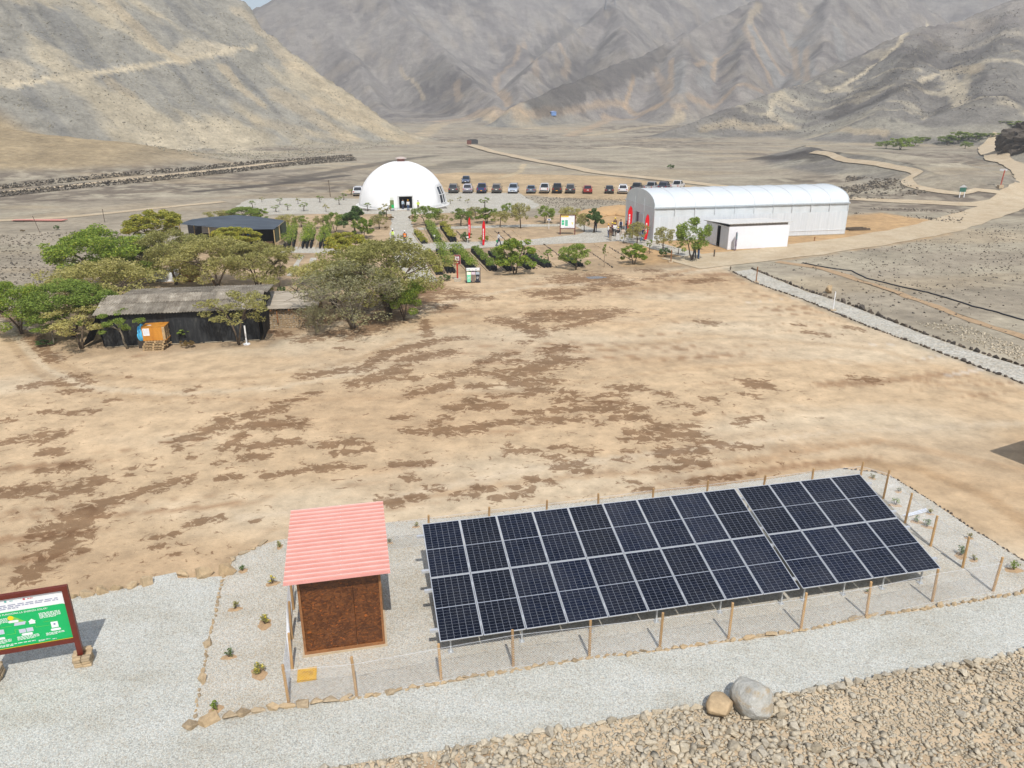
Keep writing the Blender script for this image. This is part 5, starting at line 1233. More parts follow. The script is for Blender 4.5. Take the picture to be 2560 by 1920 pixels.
k.color(k.ramp(n, [(.3, sc_(96,88,76)), (.7, sc_(168,156,134))])).set(Roughness=.95); GBARK = k.m
def leaves(C, Rr, n, size, seed, flat=.5, thin=.35, droop=.0):
    """n leaf-sized faces spread through clumps C (centres) of radii Rr"""
    g = np.random.default_rng(seed); C = np.array(C, float); Rr = np.array(Rr, float)
    w = Rr**2; w = w/w.sum(); pk = g.choice(len(C), n, p=w)
    d = g.normal(size=(n, 3)); d /= np.linalg.norm(d, axis=1)[:, None]
    rr = g.uniform(.25, 1, n)**.45
    P = C[pk]+d*(rr*Rr[pk])[:, None]*np.array([1, 1, flat]); P[:, 2] -= droop*rr*Rr[pk]
    a = g.normal(size=(n, 3)); a[:, 2] *= .45; a /= np.linalg.norm(a, axis=1)[:, None]
    b = g.normal(size=(n, 3)); b -= a*(a*b).sum(1)[:, None]; b /= np.linalg.norm(b, axis=1)[:, None]
    s = size*g.uniform(.6, 1.35, n)[:, None]; a *= s*.5; b *= s*.5*thin
    V = np.stack([P-a-b*.4, P-a*.2+b-a*0, P+a, P-a*.2-b], 1).reshape(-1, 3)
    return V, np.arange(4*n).reshape(-1, 4)
def make_tree(name, seed, h, w, nst, nclump, nleaf, leaf, lsize, bark, flat=.42, base=.35, thin=.35, lean=.15, twigs=0, dome=.6, low=.40):
    r = random.Random(seed); tk = MB(); C = []; Rr = []
    ends = []
    for s in range(nst):
        a = 6.283*s/nst+r.uniform(-.5, .5); sp = w*.5*r.uniform(.35, .75)*(1 if nst > 1 else .3)
        p0 = Vector((r.uniform(-.05, .05)*nst*.6, r.uniform(-.05, .05)*nst*.6, 0)); f = Vector((math.cos(a)*sp*.35, math.sin(a)*sp*.35, h*base*r.uniform(.8, 1.1)))
        e = Vector((math.cos(a)*sp, math.sin(a)*sp, h*r.uniform(.62, .8))); t0 = .022*h*(1.25 if nst == 1 else .85)
        tk.tube([p0, p0.lerp(f, .5)+Vector((r.uniform(-.06, .06)*h*.3, r.uniform(-.06, .06)*h*.3, 0)), f, f.lerp(e, .5)+Vector((0, 0, h*.03)), e], [t0*1.25, t0, t0*.85, t0*.55, t0*.22], 6)
        for q in range(4):
            a2 = a+r.uniform(-1.5, 1.5); st = f.lerp(e, r.uniform(.1, .8)); l = w*r.uniform(.16, .34)
            e2 = st+Vector((math.cos(a2)*l, math.sin(a2)*l, h*r.uniform(.05, .22))); e2.z = min(e2.z, h*.93)
            tk.tube([st, st.lerp(e2, .55)+Vector((0, 0, h*.03)), e2], [t0*.5, t0*.32, t0*.1], 5); ends.append(e2)
    for q in range(twigs):
        st = r.choice(ends); a2 = r.uniform(0, 6.28); l = w*r.uniform(.1, .22); e2 = st+Vector((math.cos(a2)*l, math.sin(a2)*l, h*r.uniform(-.06, .14)))
        tk.tube([st, st.lerp(e2, .5)+Vector((0, 0, .02*h)), e2], [h*.006, h*.004, h*.0015], 4)
    for q in range(int(nclump*1.5)):
        a = r.uniform(0, 6.283); rad_ = w*.5*math.sqrt(r.uniform(0, 1))*.86; u = rad_/(w*.5)
        zt = h*(.93-dome*.38*u*u); zb = h*(low+.12*(1-u)); z = r.uniform(zb, zt) if r.random() < .55 else zt*r.uniform(.93, 1.0)
        C.append((math.cos(a)*rad_, math.sin(a)*rad_, z)); Rr.append(w*r.uniform(.055, .125))
    for e in ends: C.append((e.x, e.y, e.z+.02*h)); Rr.append(w*r.uniform(.06, .11))
    V, F = leaves(C, Rr, int(nleaf*1.45), lsize*.92, seed, flat*1.15, thin)
    root = empty(name); tr = tk.build('trunk', bark, root, smooth=True)
    cr = obj('crown', np_mesh('crown', V, F, leaf), None, root); cr['dim'] = (w, h)
    return root
PR = {}
def proto(key, *a, **k): PR[key] = (make_tree(key.split(':')[0], *a, **k), a[1], a[2])
proto('acacia_tree:o1', 1, 4.0, 6.5, 4, 46, 9500, L_OL, .19, BARK, low=.20, dome=.95); proto('acacia_tree:o2', 2, 4.0, 6.0, 3, 44, 9500, L_OL, .19, BARK, low=.24, dome=.9)
proto('leafy_tree:g1', 3, 4.0, 6.0, 3, 48, 13000, L_BR, .165, BARK, thin=.42, low=.26, dome=.9); proto('leafy_tree:g2', 4, 4.2, 5.4, 3, 46, 12000, L_GR, .165, BARK, thin=.42, low=.28, dome=.9)
proto('leafy_tree:g3', 5, 4.4, 4.2, 2, 38, 8500, L_YE, .17, BARK, thin=.5, dome=.9)
proto('acacia_tree:t1', 6, 3.8, 5.8, 5, 40, 6000, L_GY, .17, GBARK, twigs=110, thin=.28, low=.18, dome=.95)
proto('acacia_tree:s1', 7, 3.2, 4.6, 2, 16, 2300, L_OL, .18, BARK, base=.45, flat=.32, dome=.4)
proto('acacia_tree:s2', 8, 3.0, 4.0, 1, 13, 1700, L_GR, .17, GBARK, base=.42, flat=.32, dome=.4)
proto('young_tree:n1', 9, 2.4, 2.8, 2, 20, 2600, L_GR, .17, BARK, base=.35, flat=.65, low=.26, dome=.9); proto('young_tree:n2', 10, 2.3, 2.6, 1, 17, 2200, L_OL, .15, BARK, base=.38, flat=.65, low=.28, dome=.9)
proto('young_tree:n3', 11, 2.2, 2.4, 2, 18, 2400, L_BR, .17, BARK, base=.34, flat=.7, thin=.5, low=.25, dome=1.0); proto('young_tree:n4', 12, 2.6, 2.3, 1, 18, 2400, L_DK, .18, BARK, base=.3, flat=.6, thin=.5, dome=1)
proto('sapling:p1', 13, 1.5, .9, 1, 7, 260, L_GR, .14, BARK, base=.5, thin=.5); proto('sapling:p2', 14, 1.3, 1.1, 1, 6, 200, L_OL, .14, BARK, base=.5, thin=.5)
proto('shrub:b1', 15, .8, 1.2, 4, 12, 900, L_YE, .12, BARK, base=.15, flat=.6, thin=.5, dome=1); proto('shrub:b2', 16, .9, 1.2, 4, 12, 900, L_DK, .12, BARK, base=.15, flat=.6, thin=.5, dome=1)
proto('shrub:b3', 17, .7, 1.1, 4, 10, 700, leaf_mat('rust_leaf', (.16, .10, .04), (.24, .17, .06), (.34, .25, .06)), .11, BARK, base=.15, flat=.6, thin=.5, dome=1)
used = set(); vegl = []
def tree(key, px, py, top, w, label, group=None, cat='tree', terr=False, zmin=None):
    src, h0, w0 = PR[key]; r = src if key not in used else copy_tree(src); used.add(key)
    g = GT(px, py) if terr else G(px, py); dep = g.y*_c+(CAMH-g.z)*_s
    h = max(.3, RP(px, top, g.y).z-g.z); ww = w*dep/FOC; r.location = g
    r.rotation_euler = (0, 0, R.uniform(0, 6.28)); s = ww/w0; r.scale = (s, s*R.uniform(.9, 1.1), h/h0)
    tag(r, label, cat, group); vegl.append(label); return r
LG, NG, DG = 'trees left of the yard', 'young trees of the nursery', 'trees before the dome'
tree('leafy_tree:g1', 55, 835, 700, 190, 'leafy bright green tree at the left edge of the picture', LG)
tree('leafy_tree:g2', 185, 842, 694, 220, 'bright green spreading tree just right of the leftmost tree', LG)
tree('acacia_tree:o1', 275, 800, 645, 260, 'grey-olive acacia behind the bright trees left of the netted shed', LG)
tree('leafy_tree:g1', 270, 725, 568, 250, 'tall bright green tree, uppermost left of the tree cluster', LG)
tree('leafy_tree:g2', 345, 715, 605, 130, 'light green feathery tree left of the white tarpaulin', LG)
tree('leafy_tree:g3', 400, 640, 516, 150, 'yellow-green tree at the left end of the dark shade roof', LG)
tree('acacia_tree:o2', 440, 712, 565, 190, 'dark olive multi-stemmed tree over the white tarpaulin', LG)
tree('acacia_tree:o1', 545, 722, 590, 240, 'wide grey-olive acacia below the blue notice', LG)
tree('acacia_tree:o2', 645, 724, 596, 190, 'grey-olive acacia left of the gravel bed strips', LG)
tree('leafy_tree:g3', 590, 640, 562, 120, 'thin yellow-green tree just below the blue notice', LG)
tree('acacia_tree:s1', 205, 872, 765, 190, 'low spreading acacia left of the netted shed', LG)
tree('acacia_tree:s2', 135, 862, 795, 110, 'small slanting acacia at the track edge, far left', LG)
tree('acacia_tree:s2', 318, 872, 770, 130, 'thin acacia before the left half of the netted shed', LG)
tree('acacia_tree:s1', 597, 862, 722, 175, 'acacia with bare forked trunk before the right half of the netted shed', LG)
tree('sapling:p1', 463, 858, 812, 40, 'little sapling between the crate and the forked acacia', LG)
tree('acacia_tree:t1', 885, 822, 652, 270, 'grey twiggy tree with bare branches at the yard edge', LG)
tree('acacia_tree:o1', 975, 790, 590, 280, 'big olive tree beside the path to the dome', LG)
tree('leafy_tree:g1', 1010, 800, 690, 120, 'bright green low tree at the foot of the big olive tree', LG)
tree('acacia_tree:o2', 838, 770, 640, 200, 'grey-olive tree left of the big olive tree', LG)
tree('leafy_tree:g3', 872, 690, 572, 120, 'yellow-green tree behind the twiggy tree', LG)
tree('acacia_tree:t1', 790, 838, 755, 55, 'narrow thorny grey tree beside the stone hut', LG)
tree('acacia_tree:s1', 700, 722, 620, 60, 'slender small tree left of the gravel bed strips', LG)
tree('young_tree:n4', 890, 590, 513, 78, 'dense dark green tree left of the path to the dome', DG)
tree('young_tree:n3', 908, 596, 545, 55, 'yellowish tree touching the dense dark green tree', DG)
tree('young_tree:n1', 838, 584, 528, 62, 'small flat-topped tree two left of the dense dark green tree', DG)
tree('young_tree:n2', 808, 572, 535, 55, 'small tree behind the middle seedling bed', DG); tree('young_tree:n1', 754, 568, 538, 48, 'small tree above the gap between the left seedling beds', DG)
tree('young_tree:n2', 722, 570, 533, 62, 'low dark tree at the right end of the shade shelter', DG); tree('young_tree:n2', 948, 573, 534, 50, 'small tree just left of the dome path', DG)
tree('leafy_tree:g2', 610, 560, 515, 85, 'green tree behind the shade roof, left of two', DG); tree('young_tree:n3', 648, 552, 520, 48, 'round light green tree behind the shade roof, right of two', DG)
tree('young_tree:n2', 548, 560, 522, 80, 'olive tree peeping over the shade roof', DG)
tree('young_tree:n1', 1065, 565, 512, 82, 'flat-topped young tree right of the dome path', NG); tree('young_tree:n2', 1108, 556, 534, 34, 'thin young tree right of the flat-topped tree by the path', NG)
tree('young_tree:n1', 1152, 565, 519, 58, 'young tree above the slim red flag', NG); tree('young_tree:n2', 1190, 548, 514, 50, 'young tree behind the right red path flag', NG); tree('young_tree:n3', 1217, 558, 519, 56, 'young tree right of the two path flags', NG)
tree('sapling:p1', 1212, 523, 492, 30, 'spindly sapling on the gravel under the parked cars', NG); tree('young_tree:n1', 1271, 540, 506, 36, 'young green tree on the gravel edge, left of the large one', NG)
tree('young_tree:n2', 1301, 571, 500, 56, 'taller open young tree in the middle of the nursery', NG); tree('young_tree:n1', 1362, 558, 512, 56, 'layered young tree left of the map board', NG); tree('young_tree:n2', 1250, 568, 522, 50, 'pale thin young tree behind the walking person', NG)
tree('young_tree:n2', 1423, 560, 512, 62, 'yellowish young tree behind the map board', NG); tree('young_tree:n2', 1460, 580, 528, 42, 'forked young tree right of the map board', NG); tree('young_tree:n4', 1484, 582, 520, 52, 'young tree beside the lone standing person', NG)
tree('young_tree:n3', 1287, 685, 596, 105, 'spreading bright young tree at the yard edge, largest of the front row', NG); tree('young_tree:n1', 1441, 674, 606, 84, 'spreading green young tree at the yard edge right of the seedling rows', NG)
tree('sapling:p1', 1371, 662, 620, 32, 'slim sapling among the seedling rows', NG); tree('sapling:p1', 1510, 668, 606, 14, 'thin staked sapling in the bare bed', NG)
tree('young_tree:n3', 1584, 661, 609, 66, 'round bright green young tree with a dark shadow before the group', NG); tree('young_tree:n2', 1658, 626, 560, 62, 'open young tree before the greenhouse wall', NG)
tree('young_tree:n1', 1728, 650, 540, 100, 'tallest young tree, before the white building, beside the pair', NG); tree('young_tree:n2', 1592, 611, 550, 60, 'yellow-green young tree standing before the group', NG)
tree('sapling:p2', 1560, 609, 580, 18, 'little sapling before the group, left of the tree', NG); tree('sapling:p1', 1623, 634, 597, 18, 'little sapling at the path right of the group', NG); tree('sapling:p2', 1695, 636, 602, 26, 'leaning sapling left of the pair', NG)
SP = 'saplings on the gravel beside the dome'
ORD = ['first', 'second', 'third', 'fourth', 'fifth', 'sixth', 'seventh', 'eighth', 'ninth', 'tenth', 'eleventh', 'twelfth', 'thirteenth']; n_sap = 0
for px, py, tp, w in sorted(((655,505,492,16),(700,512,494,18),(745,510,493,18),(800,506,488,20),(848,512,490,22),(690,530,512,24),(760,528,505,26),(815,530,508,22),(860,500,482,20),(920,528,505,22),(632,520,500,20),(878,486,472,24),(720,526,508,18))):
    tree('sapling:p2' if px % 2 else 'sapling:p1', px, py, tp, w, ORD[n_sap]+' sapling from the left on the gravel left of the dome', SP); n_sap += 1
for (px, py, tp, w), n_ in zip(((1126,510,497,18),(1150,502,490,16),(1170,508,496,18)), ('leftmost', 'middle', 'rightmost')): tree('sapling:p2', px, py, tp, w, n_+' low sapling on the gravel right of the dome', 'saplings right of the dome')
tree('sapling:p2', 966, 548, 505, 40, 'leafy sapling before the narrow sign at the dome', NG, 'tree')
tree('shrub:b3', 972, 549, 540, 26, 'rusty low shrub left of the dome path, nearer the dome', None, 'shrub'); tree('shrub:b3', 966, 574, 565, 12, 'small rusty round shrub halfway along the left side of the dome path', None, 'shrub'); tree('shrub:b3', 1030, 551, 538, 20, 'rusty brown shrub right of the dome path', None, 'shrub'); tree('shrub:b2', 957, 545, 526, 22, 'round green shrub before the dome wall', None, 'shrub')
tree('shrub:b2', 1163, 604, 580, 32, 'dark green bush behind the slim red flag', None, 'shrub'); tree('shrub:b1', 1212, 604, 588, 28, 'flowering yellow bush right of the second red flag', None, 'shrub'); tree('shrub:b2', 1113, 702, 686, 30, 'low green bush left of the red pole sign', None, 'shrub')
tree('shrub:b2', 1662, 641, 620, 36, 'agave-like green bush under the open young tree', None, 'shrub'); tree('shrub:b1', 672, 730, 715, 22, 'yellowish bush behind the stone hut', None, 'shrub'); tree('shrub:b2', 705, 732, 716, 24, 'small green bush right of the yellowish bush', None, 'shrub'); tree('shrub:b3', 470, 868, 852, 36, 'dry reddish bush at the foot of the netted shed', None, 'shrub'); tree('shrub:b2', 115, 862, 850, 50, 'patch of low green growth at the foot of the slanting acacia', None, 'shrub')
tree('shrub:b2', 142, 575, 563, 14, 'small dark bush on the pale track, far left', None, 'shrub'); tree('shrub:b2', 230, 568, 562, 12, 'small green bush on the pale track', None, 'shrub'); tree('shrub:b3', 57, 580, 574, 12, 'dry brown bush on the left plain', None, 'shrub')
FG = 'trees on the far right slope'
for i, (px, py, tp, w) in enumerate(((2215,372,345,60),(2250,374,338,66),(2285,366,334,50),(2310,350,336,40),(2368,362,330,56),(2395,356,322,62),(2412,372,346,40),(2440,350,325,50),(2468,344,326,46),(2500,342,326,50),(2532,342,328,44),(2545,318,296,60),(2510,308,296,30))):
    tree('young_tree:n3' if i % 2 else 'young_tree:n1', px, py, tp+6, w*.9, ['leftmost', 'second', 'third', 'fourth', 'fifth', 'sixth', 'seventh', 'eighth', 'ninth', 'tenth', 'eleventh', 'twelfth', 'last'][i]+' green tree from the left in the row on the far right slope', FG, terr=True)
tree('shrub:b2', 1677, 423, 411, 20, 'lone dark bush on the plain beyond the parking area', None, 'shrub', terr=True)
# ---- seedling beds
potm = plain('black_nursery_bag', (.012, .013, .016), .5, 0, .3, 8)
def bed(a, b, w, hp, hf, leaf, label, dens=.6, n=1):
    A, B = G(*a), G(*b); L_ = (B-A).length; d = (B-A)/L_; nr = Vector((-d.y, d.x, 0)); r = empty('seedling_bed', A); tag(r, label, 'seedling bed')
    q = int(L_*2.6); m = MB(); C = []; Rr = []
    for i in range(q):
        for j in range(3):
            p = d*(L_*(i+.5)/q)+nr*((j-1)*w*.3+R.uniform(-.04, .04)); s = R.uniform(.11, .15); h = hp*R.uniform(.85, 1.1)
            m.lathe([(s*.9, .01), (s, h*.5), (s*.92, h)], 6, (p.x, p.y, 0))
            if R.random() < dens: C.append((p.x+R.uniform(-.1, .1), p.y+R.uniform(-.1, .1), hp+hf*R.uniform(.25, .75))); Rr.append(hf*.36*R.uniform(.8, 1.2))
    tag(m.build('nursery_bags', potm, r), kind='stuff')
    V, F = leaves(C, Rr, int(len(C)*46), .15, int(a[0]), .9, .45); tag(obj('foliage', np_mesh('foliage', V, F, leaf), None, r), kind='stuff')
    for s in (-1, 1):
        e = nr*(s*w*.62); MB().bar(e+Vector((0, 0, .05)), d*L_+e+Vector((0, 0, .05)), .10, .10).build('edging', plain('bed_edging', sc_(196,176,146), .95, 0, .2, 3), r)
bed((1098,630),(1128,684), 1.0, .45, 1.3, L_BR, 'tall bright green seedling bed behind the red pole sign'); bed((1132,628),(1184,680), 1.0, .4, .9, L_BR, 'green seedling bed behind the waste bins')
bed((1186,630),(1234,678), 1.0, .42, .5, L_GR, 'seedling bed right of the waste bins'); bed((1228,636),(1278,678), 1.0, .42, .5, L_GR, 'dark green seedling bed left of the largest front tree')
bed((1278,646),(1328,674), 1.1, .3, .6, L_BR, 'low bright green seedling bed under the largest front tree'); bed((1316,640),(1370,670), 1.1, .4, .3, L_DK, 'low bed of black bags right of the largest front tree', .6)
bed((1408,644),(1450,668), .9, .35, .25, L_DK, 'short bed of black bags under the spreading tree', .4)
bed((1072,568),(1094,606), 1.2, .45, .8, L_GR, 'seedling bed with white marker above the cross path'); bed((1108,570),(1134,606), 1.1, .45, .7, L_YE, 'yellow-green seedling bed above the cross path')
bed((1042,584),(1062,610), .9, .12, .5, L_YE, 'low flowering hedge right of the dome path'); bed((1066,632),(1100,688), .9, .12, .55, L_YE, 'yellow-green low hedge along the path, lower end')
bed((732,580),(722,622), 1.7, .55, 1.1, L_BR, 'left of three seedling beds beside the shade shelter'); bed((778,580),(767,622), 1.6, .55, 1.1, L_BR, 'middle of three seedling beds beside the shade shelter'); bed((818,582),(810,622), 1.5, .55, 1.0, L_BR, 'right of three seedling beds beside the shade shelter')
# lines of edging stones between the bare beds
for i, (a, b) in enumerate((((1335,616),(1392,668)),((1360,611),(1412,650)),((1448,612),(1530,668)),((1484,610),(1545,648)),((1522,618),(1580,652)),((1142,578),(1163,606)),((1215,577),(1240,602)),((1236,577),(1262,600)),((1256,576),(1284,600)),((1278,574),(1305,598)),((1590,616),(1630,632)),((1640,610),(1690,622)),((1684,612),(1640,608)),((1700,640),(1724,648)))):
    nm = ['left', 'second', 'third', 'fourth', 'fifth', 'sixth', 'seventh', 'eighth', 'ninth', 'tenth', 'eleventh', 'twelfth', 'thirteenth', 'last'][i]
    border('bed_edge', nm+' line of small edging stones in the nursery, counted front to back', [a, b], dark_stone if i % 3 else tan_stone, .16, .34, 1.25, jit=.06, cat='stone edging')
# ---- small plants in the gravel bed near the fence
soil = plain('planting_soil', sc_(196,164,126), .95, 0, .2, 14)
def pot_plant(px, py, s, leaf, label, yel=False, dens=1.0):
    g = G(px, py); r = empty('bed_plant', g); tag(r, label, 'plant', 'small plants in the gravel bed')
    m = MB(); e1, e2, pa = R.uniform(.8, 1.35), R.uniform(.7, 1.1), R.uniform(0, 6); rr = [(1+.22*math.sin(2*a+pa)+.12*math.sin(5*a+pa*2)) for a in [6.283*q/16 for q in range(16)]]
    V = [(math.cos(6.283*q/16)*e1*.19*s*rr[q], math.sin(6.283*q/16)*e2*.19*s*rr[q], .0135) for q in range(16)]+[(math.cos(6.283*q/16)*e1*.10*s*rr[q], math.sin(6.283*q/16)*e2*.10*s*rr[q], .03) for q in range(16)]+[(0, 0, .036)]
    m.add(V, [(q, (q+1) % 16, 16+(q+1) % 16, 16+q) for q in range(16)]+[(16+q, 16+(q+1) % 16, 32) for q in range(16)]); m.build('soil_patch', soil, r, smooth=True)
    C = []; Rr = []; st = MB()
    for i in range(int(5*dens)+1):
        a = R.uniform(0, 6.28); l = .12*s*R.uniform(.3, 1); h = .26*s*R.uniform(.5, 1.1); e = Vector((math.cos(a)*l, math.sin(a)*l, h)); st.tube([(0, 0, .02), e*.6, e], [.012, .01, .006], 5); C.append(tuple(e)); Rr.append(.07*s)
    st.build('stem', BARK, r); V, F = leaves(C, Rr, int(120*dens), .055*s, int(px*7+py), .9, .6); obj('foliage', np_mesh('foliage', V, F, leaf), None, r)
    if yel:
        V, F = leaves([(c[0], c[1], c[2]+.04) for c in C], [x*.6 for x in Rr], 26, .05*s, int(px), .9, .8); obj('flowers', np_mesh('flowers', V, F, plain('yellow_petal', (.72, .58, .06), .6)), None, r)
for q in ((608,1428,.8,L_DK,'small green plant nearest the curved gravel edge'),(682,1460,1.0,L_GY,'tall yellow-flowered plant nearest the shed eave',1,.9),(588,1524,.9,L_OL,'small plant in the left file, second from the back'),(662,1562,1.15,L_OL,'yellow-flowered plant beside the left fence posts',1,1.4),(572,1644,.95,L_DK,'low green plant in the left file, second from the front'),(648,1685,1.2,L_OL,'yellow-flowered plant nearest the yellow lid',1,1.3),(540,1776,1.0,L_GR,'low plant nearest the front left corner stones'),(700,1368,.8,L_OL,'small plant behind the shed roof, left'),(974,1358,.7,L_GY,'dry plant right of the shed roof'),(1040,1318,.7,L_OL,'dry plant behind the left end of the panels'),
          (2180,1196,.8,L_GY,'dry plant behind the far right corner of the panels'),(2246,1230,.7,L_GY,'small dry plant right of the far fence corner'),(2238,1264,1.1,L_GR,'green plant beside the second right fence post'),(2325,1286,.7,L_OL,'small plant at the end of the pipe bundle'),(2292,1306,.9,L_DK,'low dark plant before the pipe bundle'),(2318,1318,1.1,L_DK,'spreading dark plant before the pipe bundle'),(2422,1346,.8,L_GY,'dry plant behind the fourth right fence post'),(2402,1390,1.3,L_DK,'tall thin plant beside the fourth right fence post'),(2434,1402,.7,L_YE,'yellowish plant between the last two right fence posts'),(2534,1426,1.1,L_GR,'green plant nearest the right picture edge'),(2168,1482,.5,L_BR,'tiny green sprig at a front fence post')): pot_plant(*q)
# ================================================================ parked vehicles
def loft(secs):
    """secs: list of closed rings (same count) -> verts, faces with end caps"""
    n = len(secs[0]); V = [p for s in secs for p in s]; F = []
    for i in range(len(secs)-1):
        for k in range(n): k2 = (k+1) % n; F.append((i*n+k, i*n+k2, (i+1)*n+k2, (i+1)*n+k))
    F.append(tuple(range(n-1, -1, -1))); F.append(tuple((len(secs)-1)*n+k for k in range(n))); return V, F
def paint(name, c):
    if name in MATS: return MATS[name]
    k = N(name); k.color(c).set(Roughness=.28, Specular_IOR_Level=.5, Metallic=.15)
    if 'Coat Weight' in k.b.inputs: k.b.inputs['Coat Weight'].default_value = .6
    k.color(k.mix(k.ramp(k.noise(k.coord(), 2, 4), [(.4, 0), (.8, .25)]), c, sc_(150,130,105))); MATS[name] = k.m; return k.m
carglass = N('car_glass'); carglass.color((.012, .016, .022)).set(Roughness=.07, Specular_IOR_Level=.6); carglass = carglass.m
tyre = plain('tyre_rubber', (.018, .018, .018), .85); rim = plain('wheel_rim', (.45, .45, .46), .35, .6); tail = plain('tail_lamp', (.45, .012, .012), .25); headl = plain('head_lamp', (.75, .76, .78), .12); platem = plain('number_plate', (.78, .78, .76), .5); plateo = plain('orange_plate', (.80, .34, .04), .5); trim = plain('black_trim', (.03, .03, .032), .6)
wm_ = MB(); wm_.tube([(-.11, 0, 0), (.11, 0, 0)], .34, 16); tyre_me = wm_.mesh('wheel', tyre); wm_ = MB(); wm_.tube([(-.115, 0, 0), (.115, 0, 0)], .21, 12); rim_me = wm_.mesh('rim', rim)
SPEC = {  # length, width, height, belt, (lower stations y,z0,z1), (cabin base y0,y1, top y0,y1)
 'suv': (4.55, 1.86, 1.70, 1.02, [(-2.27,.42,.95),(-2.15,.30,1.02),(-1.2,.26,1.03),(.9,.26,1.02),(1.5,.28,.98),(2.1,.32,.86),(2.27,.42,.70)], (-2.1, 1.15, -1.75, .35)),
 'hatch': (3.95, 1.70, 1.48, .92, [(-1.97,.40,.86),(-1.85,.28,.92),(-1.0,.24,.93),(.8,.24,.92),(1.3,.26,.88),(1.85,.30,.76),(1.97,.40,.62)], (-1.85, 1.0, -1.35, .2)),
 'sedan': (4.5, 1.76, 1.45, .90, [(-2.25,.40,.86),(-2.1,.28,.96),(-1.3,.24,.94),(.9,.24,.91),(1.5,.26,.87),(2.1,.30,.74),(2.25,.40,.60)], (-1.65, 1.1, -.95, .25)),
 'pickup': (5.25, 1.86, 1.78, 1.05, [(-2.62,.50,1.04),(-2.55,.42,1.10),(-.75,.36,1.10),(1.3,.36,1.05),(1.7,.36,1.03),(2.5,.40,.90),(2.62,.50,.72)], (-.72, 1.35, -.60, .55)),
}
def car(kind, label, px, py, pname, pc, rz=0.0, plate=None, roof_rails=False, front=False):
    L_, w, h, belt, st, (b0, b1, t0, t1) = SPEC[kind]; pm = paint(pname, pc); g = G(px, py)
    d = 0 if not front else math.pi; r = empty('parked_'+('pickup_truck' if kind == 'pickup' else 'car'), (g.x, g.y+L_/2*.98, 0), rz+d); tag(r, label, 'pickup truck' if kind == 'pickup' else 'car', 'cars parked in a row behind the dome')
    hw = w/2
    ring = lambda y, z0, z1, k_=1.0: [(-hw*.90*k_, y, z0), (-hw*k_, y, z0+.16), (-hw*k_, y, z1-.16), (-hw*.93*k_, y, z1), (hw*.93*k_, y, z1), (hw*k_, y, z1-.16), (hw*k_, y, z0+.16), (hw*.90*k_, y, z0)]
    V, F = loft([ring(y, a, b, .93 if i in (0, len(st)-1) else 1.0) for i, (y, a, b) in enumerate(st)]); m = MB(); m.add(V, F); bd_ = m.build('body', pm, r, smooth=False)
    if kind == 'pickup':
        MB().box((0, -1.68, 1.105), (w*.80, 1.66, .03)).build('load_bed', trim, r)
        for sx in (-1, 1): MB().box((sx*hw*.89, -1.68, 1.16), (.10, 1.80, .10)).build('bed_side', pm, r)
        MB().box((0, -2.56, 1.13), (w*.86, .06, .06)).build('tailgate_top', pm, r)
    zb = belt-.02; wt = hw*.76
    base = [(-hw*.92, b0, zb), (hw*.92, b0, zb), (hw*.92, b1, zb), (-hw*.92, b1, zb)]; top_ = [(-wt, t0, h-.03), (wt, t0, h-.03), (wt, t1, h-.03), (-wt, t1, h-.03)]; cap = [(-wt*.9, t0+.12, h), (wt*.9, t0+.12, h), (wt*.9, t1-.15, h), (-wt*.9, t1-.15, h)]
    V, F = loft([base, top_, cap]); m = MB(); m.add(V, F); m.build('cabin', pm, r)
    def pane(nm, a, b, c, e, ins=.13, out=.012):
        a, b, c, e = map(Vector, (a, b, c, e)); ce = (a+b+c+e)/4; nn = (b-a).cross(e-a).normalized(); q = [ce+(p-ce)*(1-ins)+nn*out for p in (a, b, c, e)]; m = MB(); m.add(q, [(0, 1, 2, 3)]); return m.build(nm, carglass, r)
    pane('rear_window', base[0], base[1], top_[1], top_[0]); pane('windscreen', base[2], base[3], top_[3], top_[2], .08)
    for sx in (0, 1):
        A, B, C_, D_ = (base[1], base[2], top_[2], top_[1]) if sx else (base[3], base[0], top_[0], top_[3]); A, B, C_, D_ = map(Vector, (A, B, C_, D_))
        for u0, u1 in ((.03, .49), (.52, .97)):
            if not sx: u0, u1 = 1-u1, 1-u0
            pane('side_window', A.lerp(B, u0), A.lerp(B, u1), D_.lerp(C_, u1), D_.lerp(C_, u0), .10)
    ys = (-L_*.29, L_*.31) if kind != 'pickup' else (-L_*.28, L_*.33)
    for sx in (-1, 1):
        for y in ys:
            wh = obj('wheel', tyre_me, None, r, (sx*(hw-.09), y, .34)); obj('rim', rim_me, None, wh)
            m = MB(); m.tube([(sx*(hw-.22), y, .36), (sx*(hw+.004), y, .36)], .40, 14); m.build('wheel_arch', trim, r)
        e = st[0][0]; MB().box((sx*hw*.76, e-.005, st[0][2]-.10), (.22 if kind != 'pickup' else .14, .05, .16 if kind != 'pickup' else .30)).build('tail_light', tail, r); MB().box((sx*hw*.70, st[-1][0]-.03, st[-1][2]-.04), (.34, .08, .14)).build('headlight', headl, r); MB().box((sx*(hw+.09), b1-.35, belt+.08), (.18, .10, .13)).build('mirror', pm, r)
    MB().box((0, st[0][0]-.04, st[0][1]+.10), (w*.86, .10, .16)).build('rear_bumper', trim if kind != 'sedan' else pm, r); MB().box((0, st[-1][0]+.03, st[-1][1]+.08), (w*.86, .10, .18)).build('front_bumper', trim if kind == 'pickup' else pm, r)
    MB().box((0, st[0][0]-.10 if plate is plateo else st[0][0]-.03, st[0][1]+(.12 if plate is plateo else .34)), (.34, .02, .13)).build('number_plate', plate or platem, r); MB().box((0, st[-1][0]+.09, st[-1][1]+.10), (.34, .02, .12)).build('number_plate', plate or platem, r)
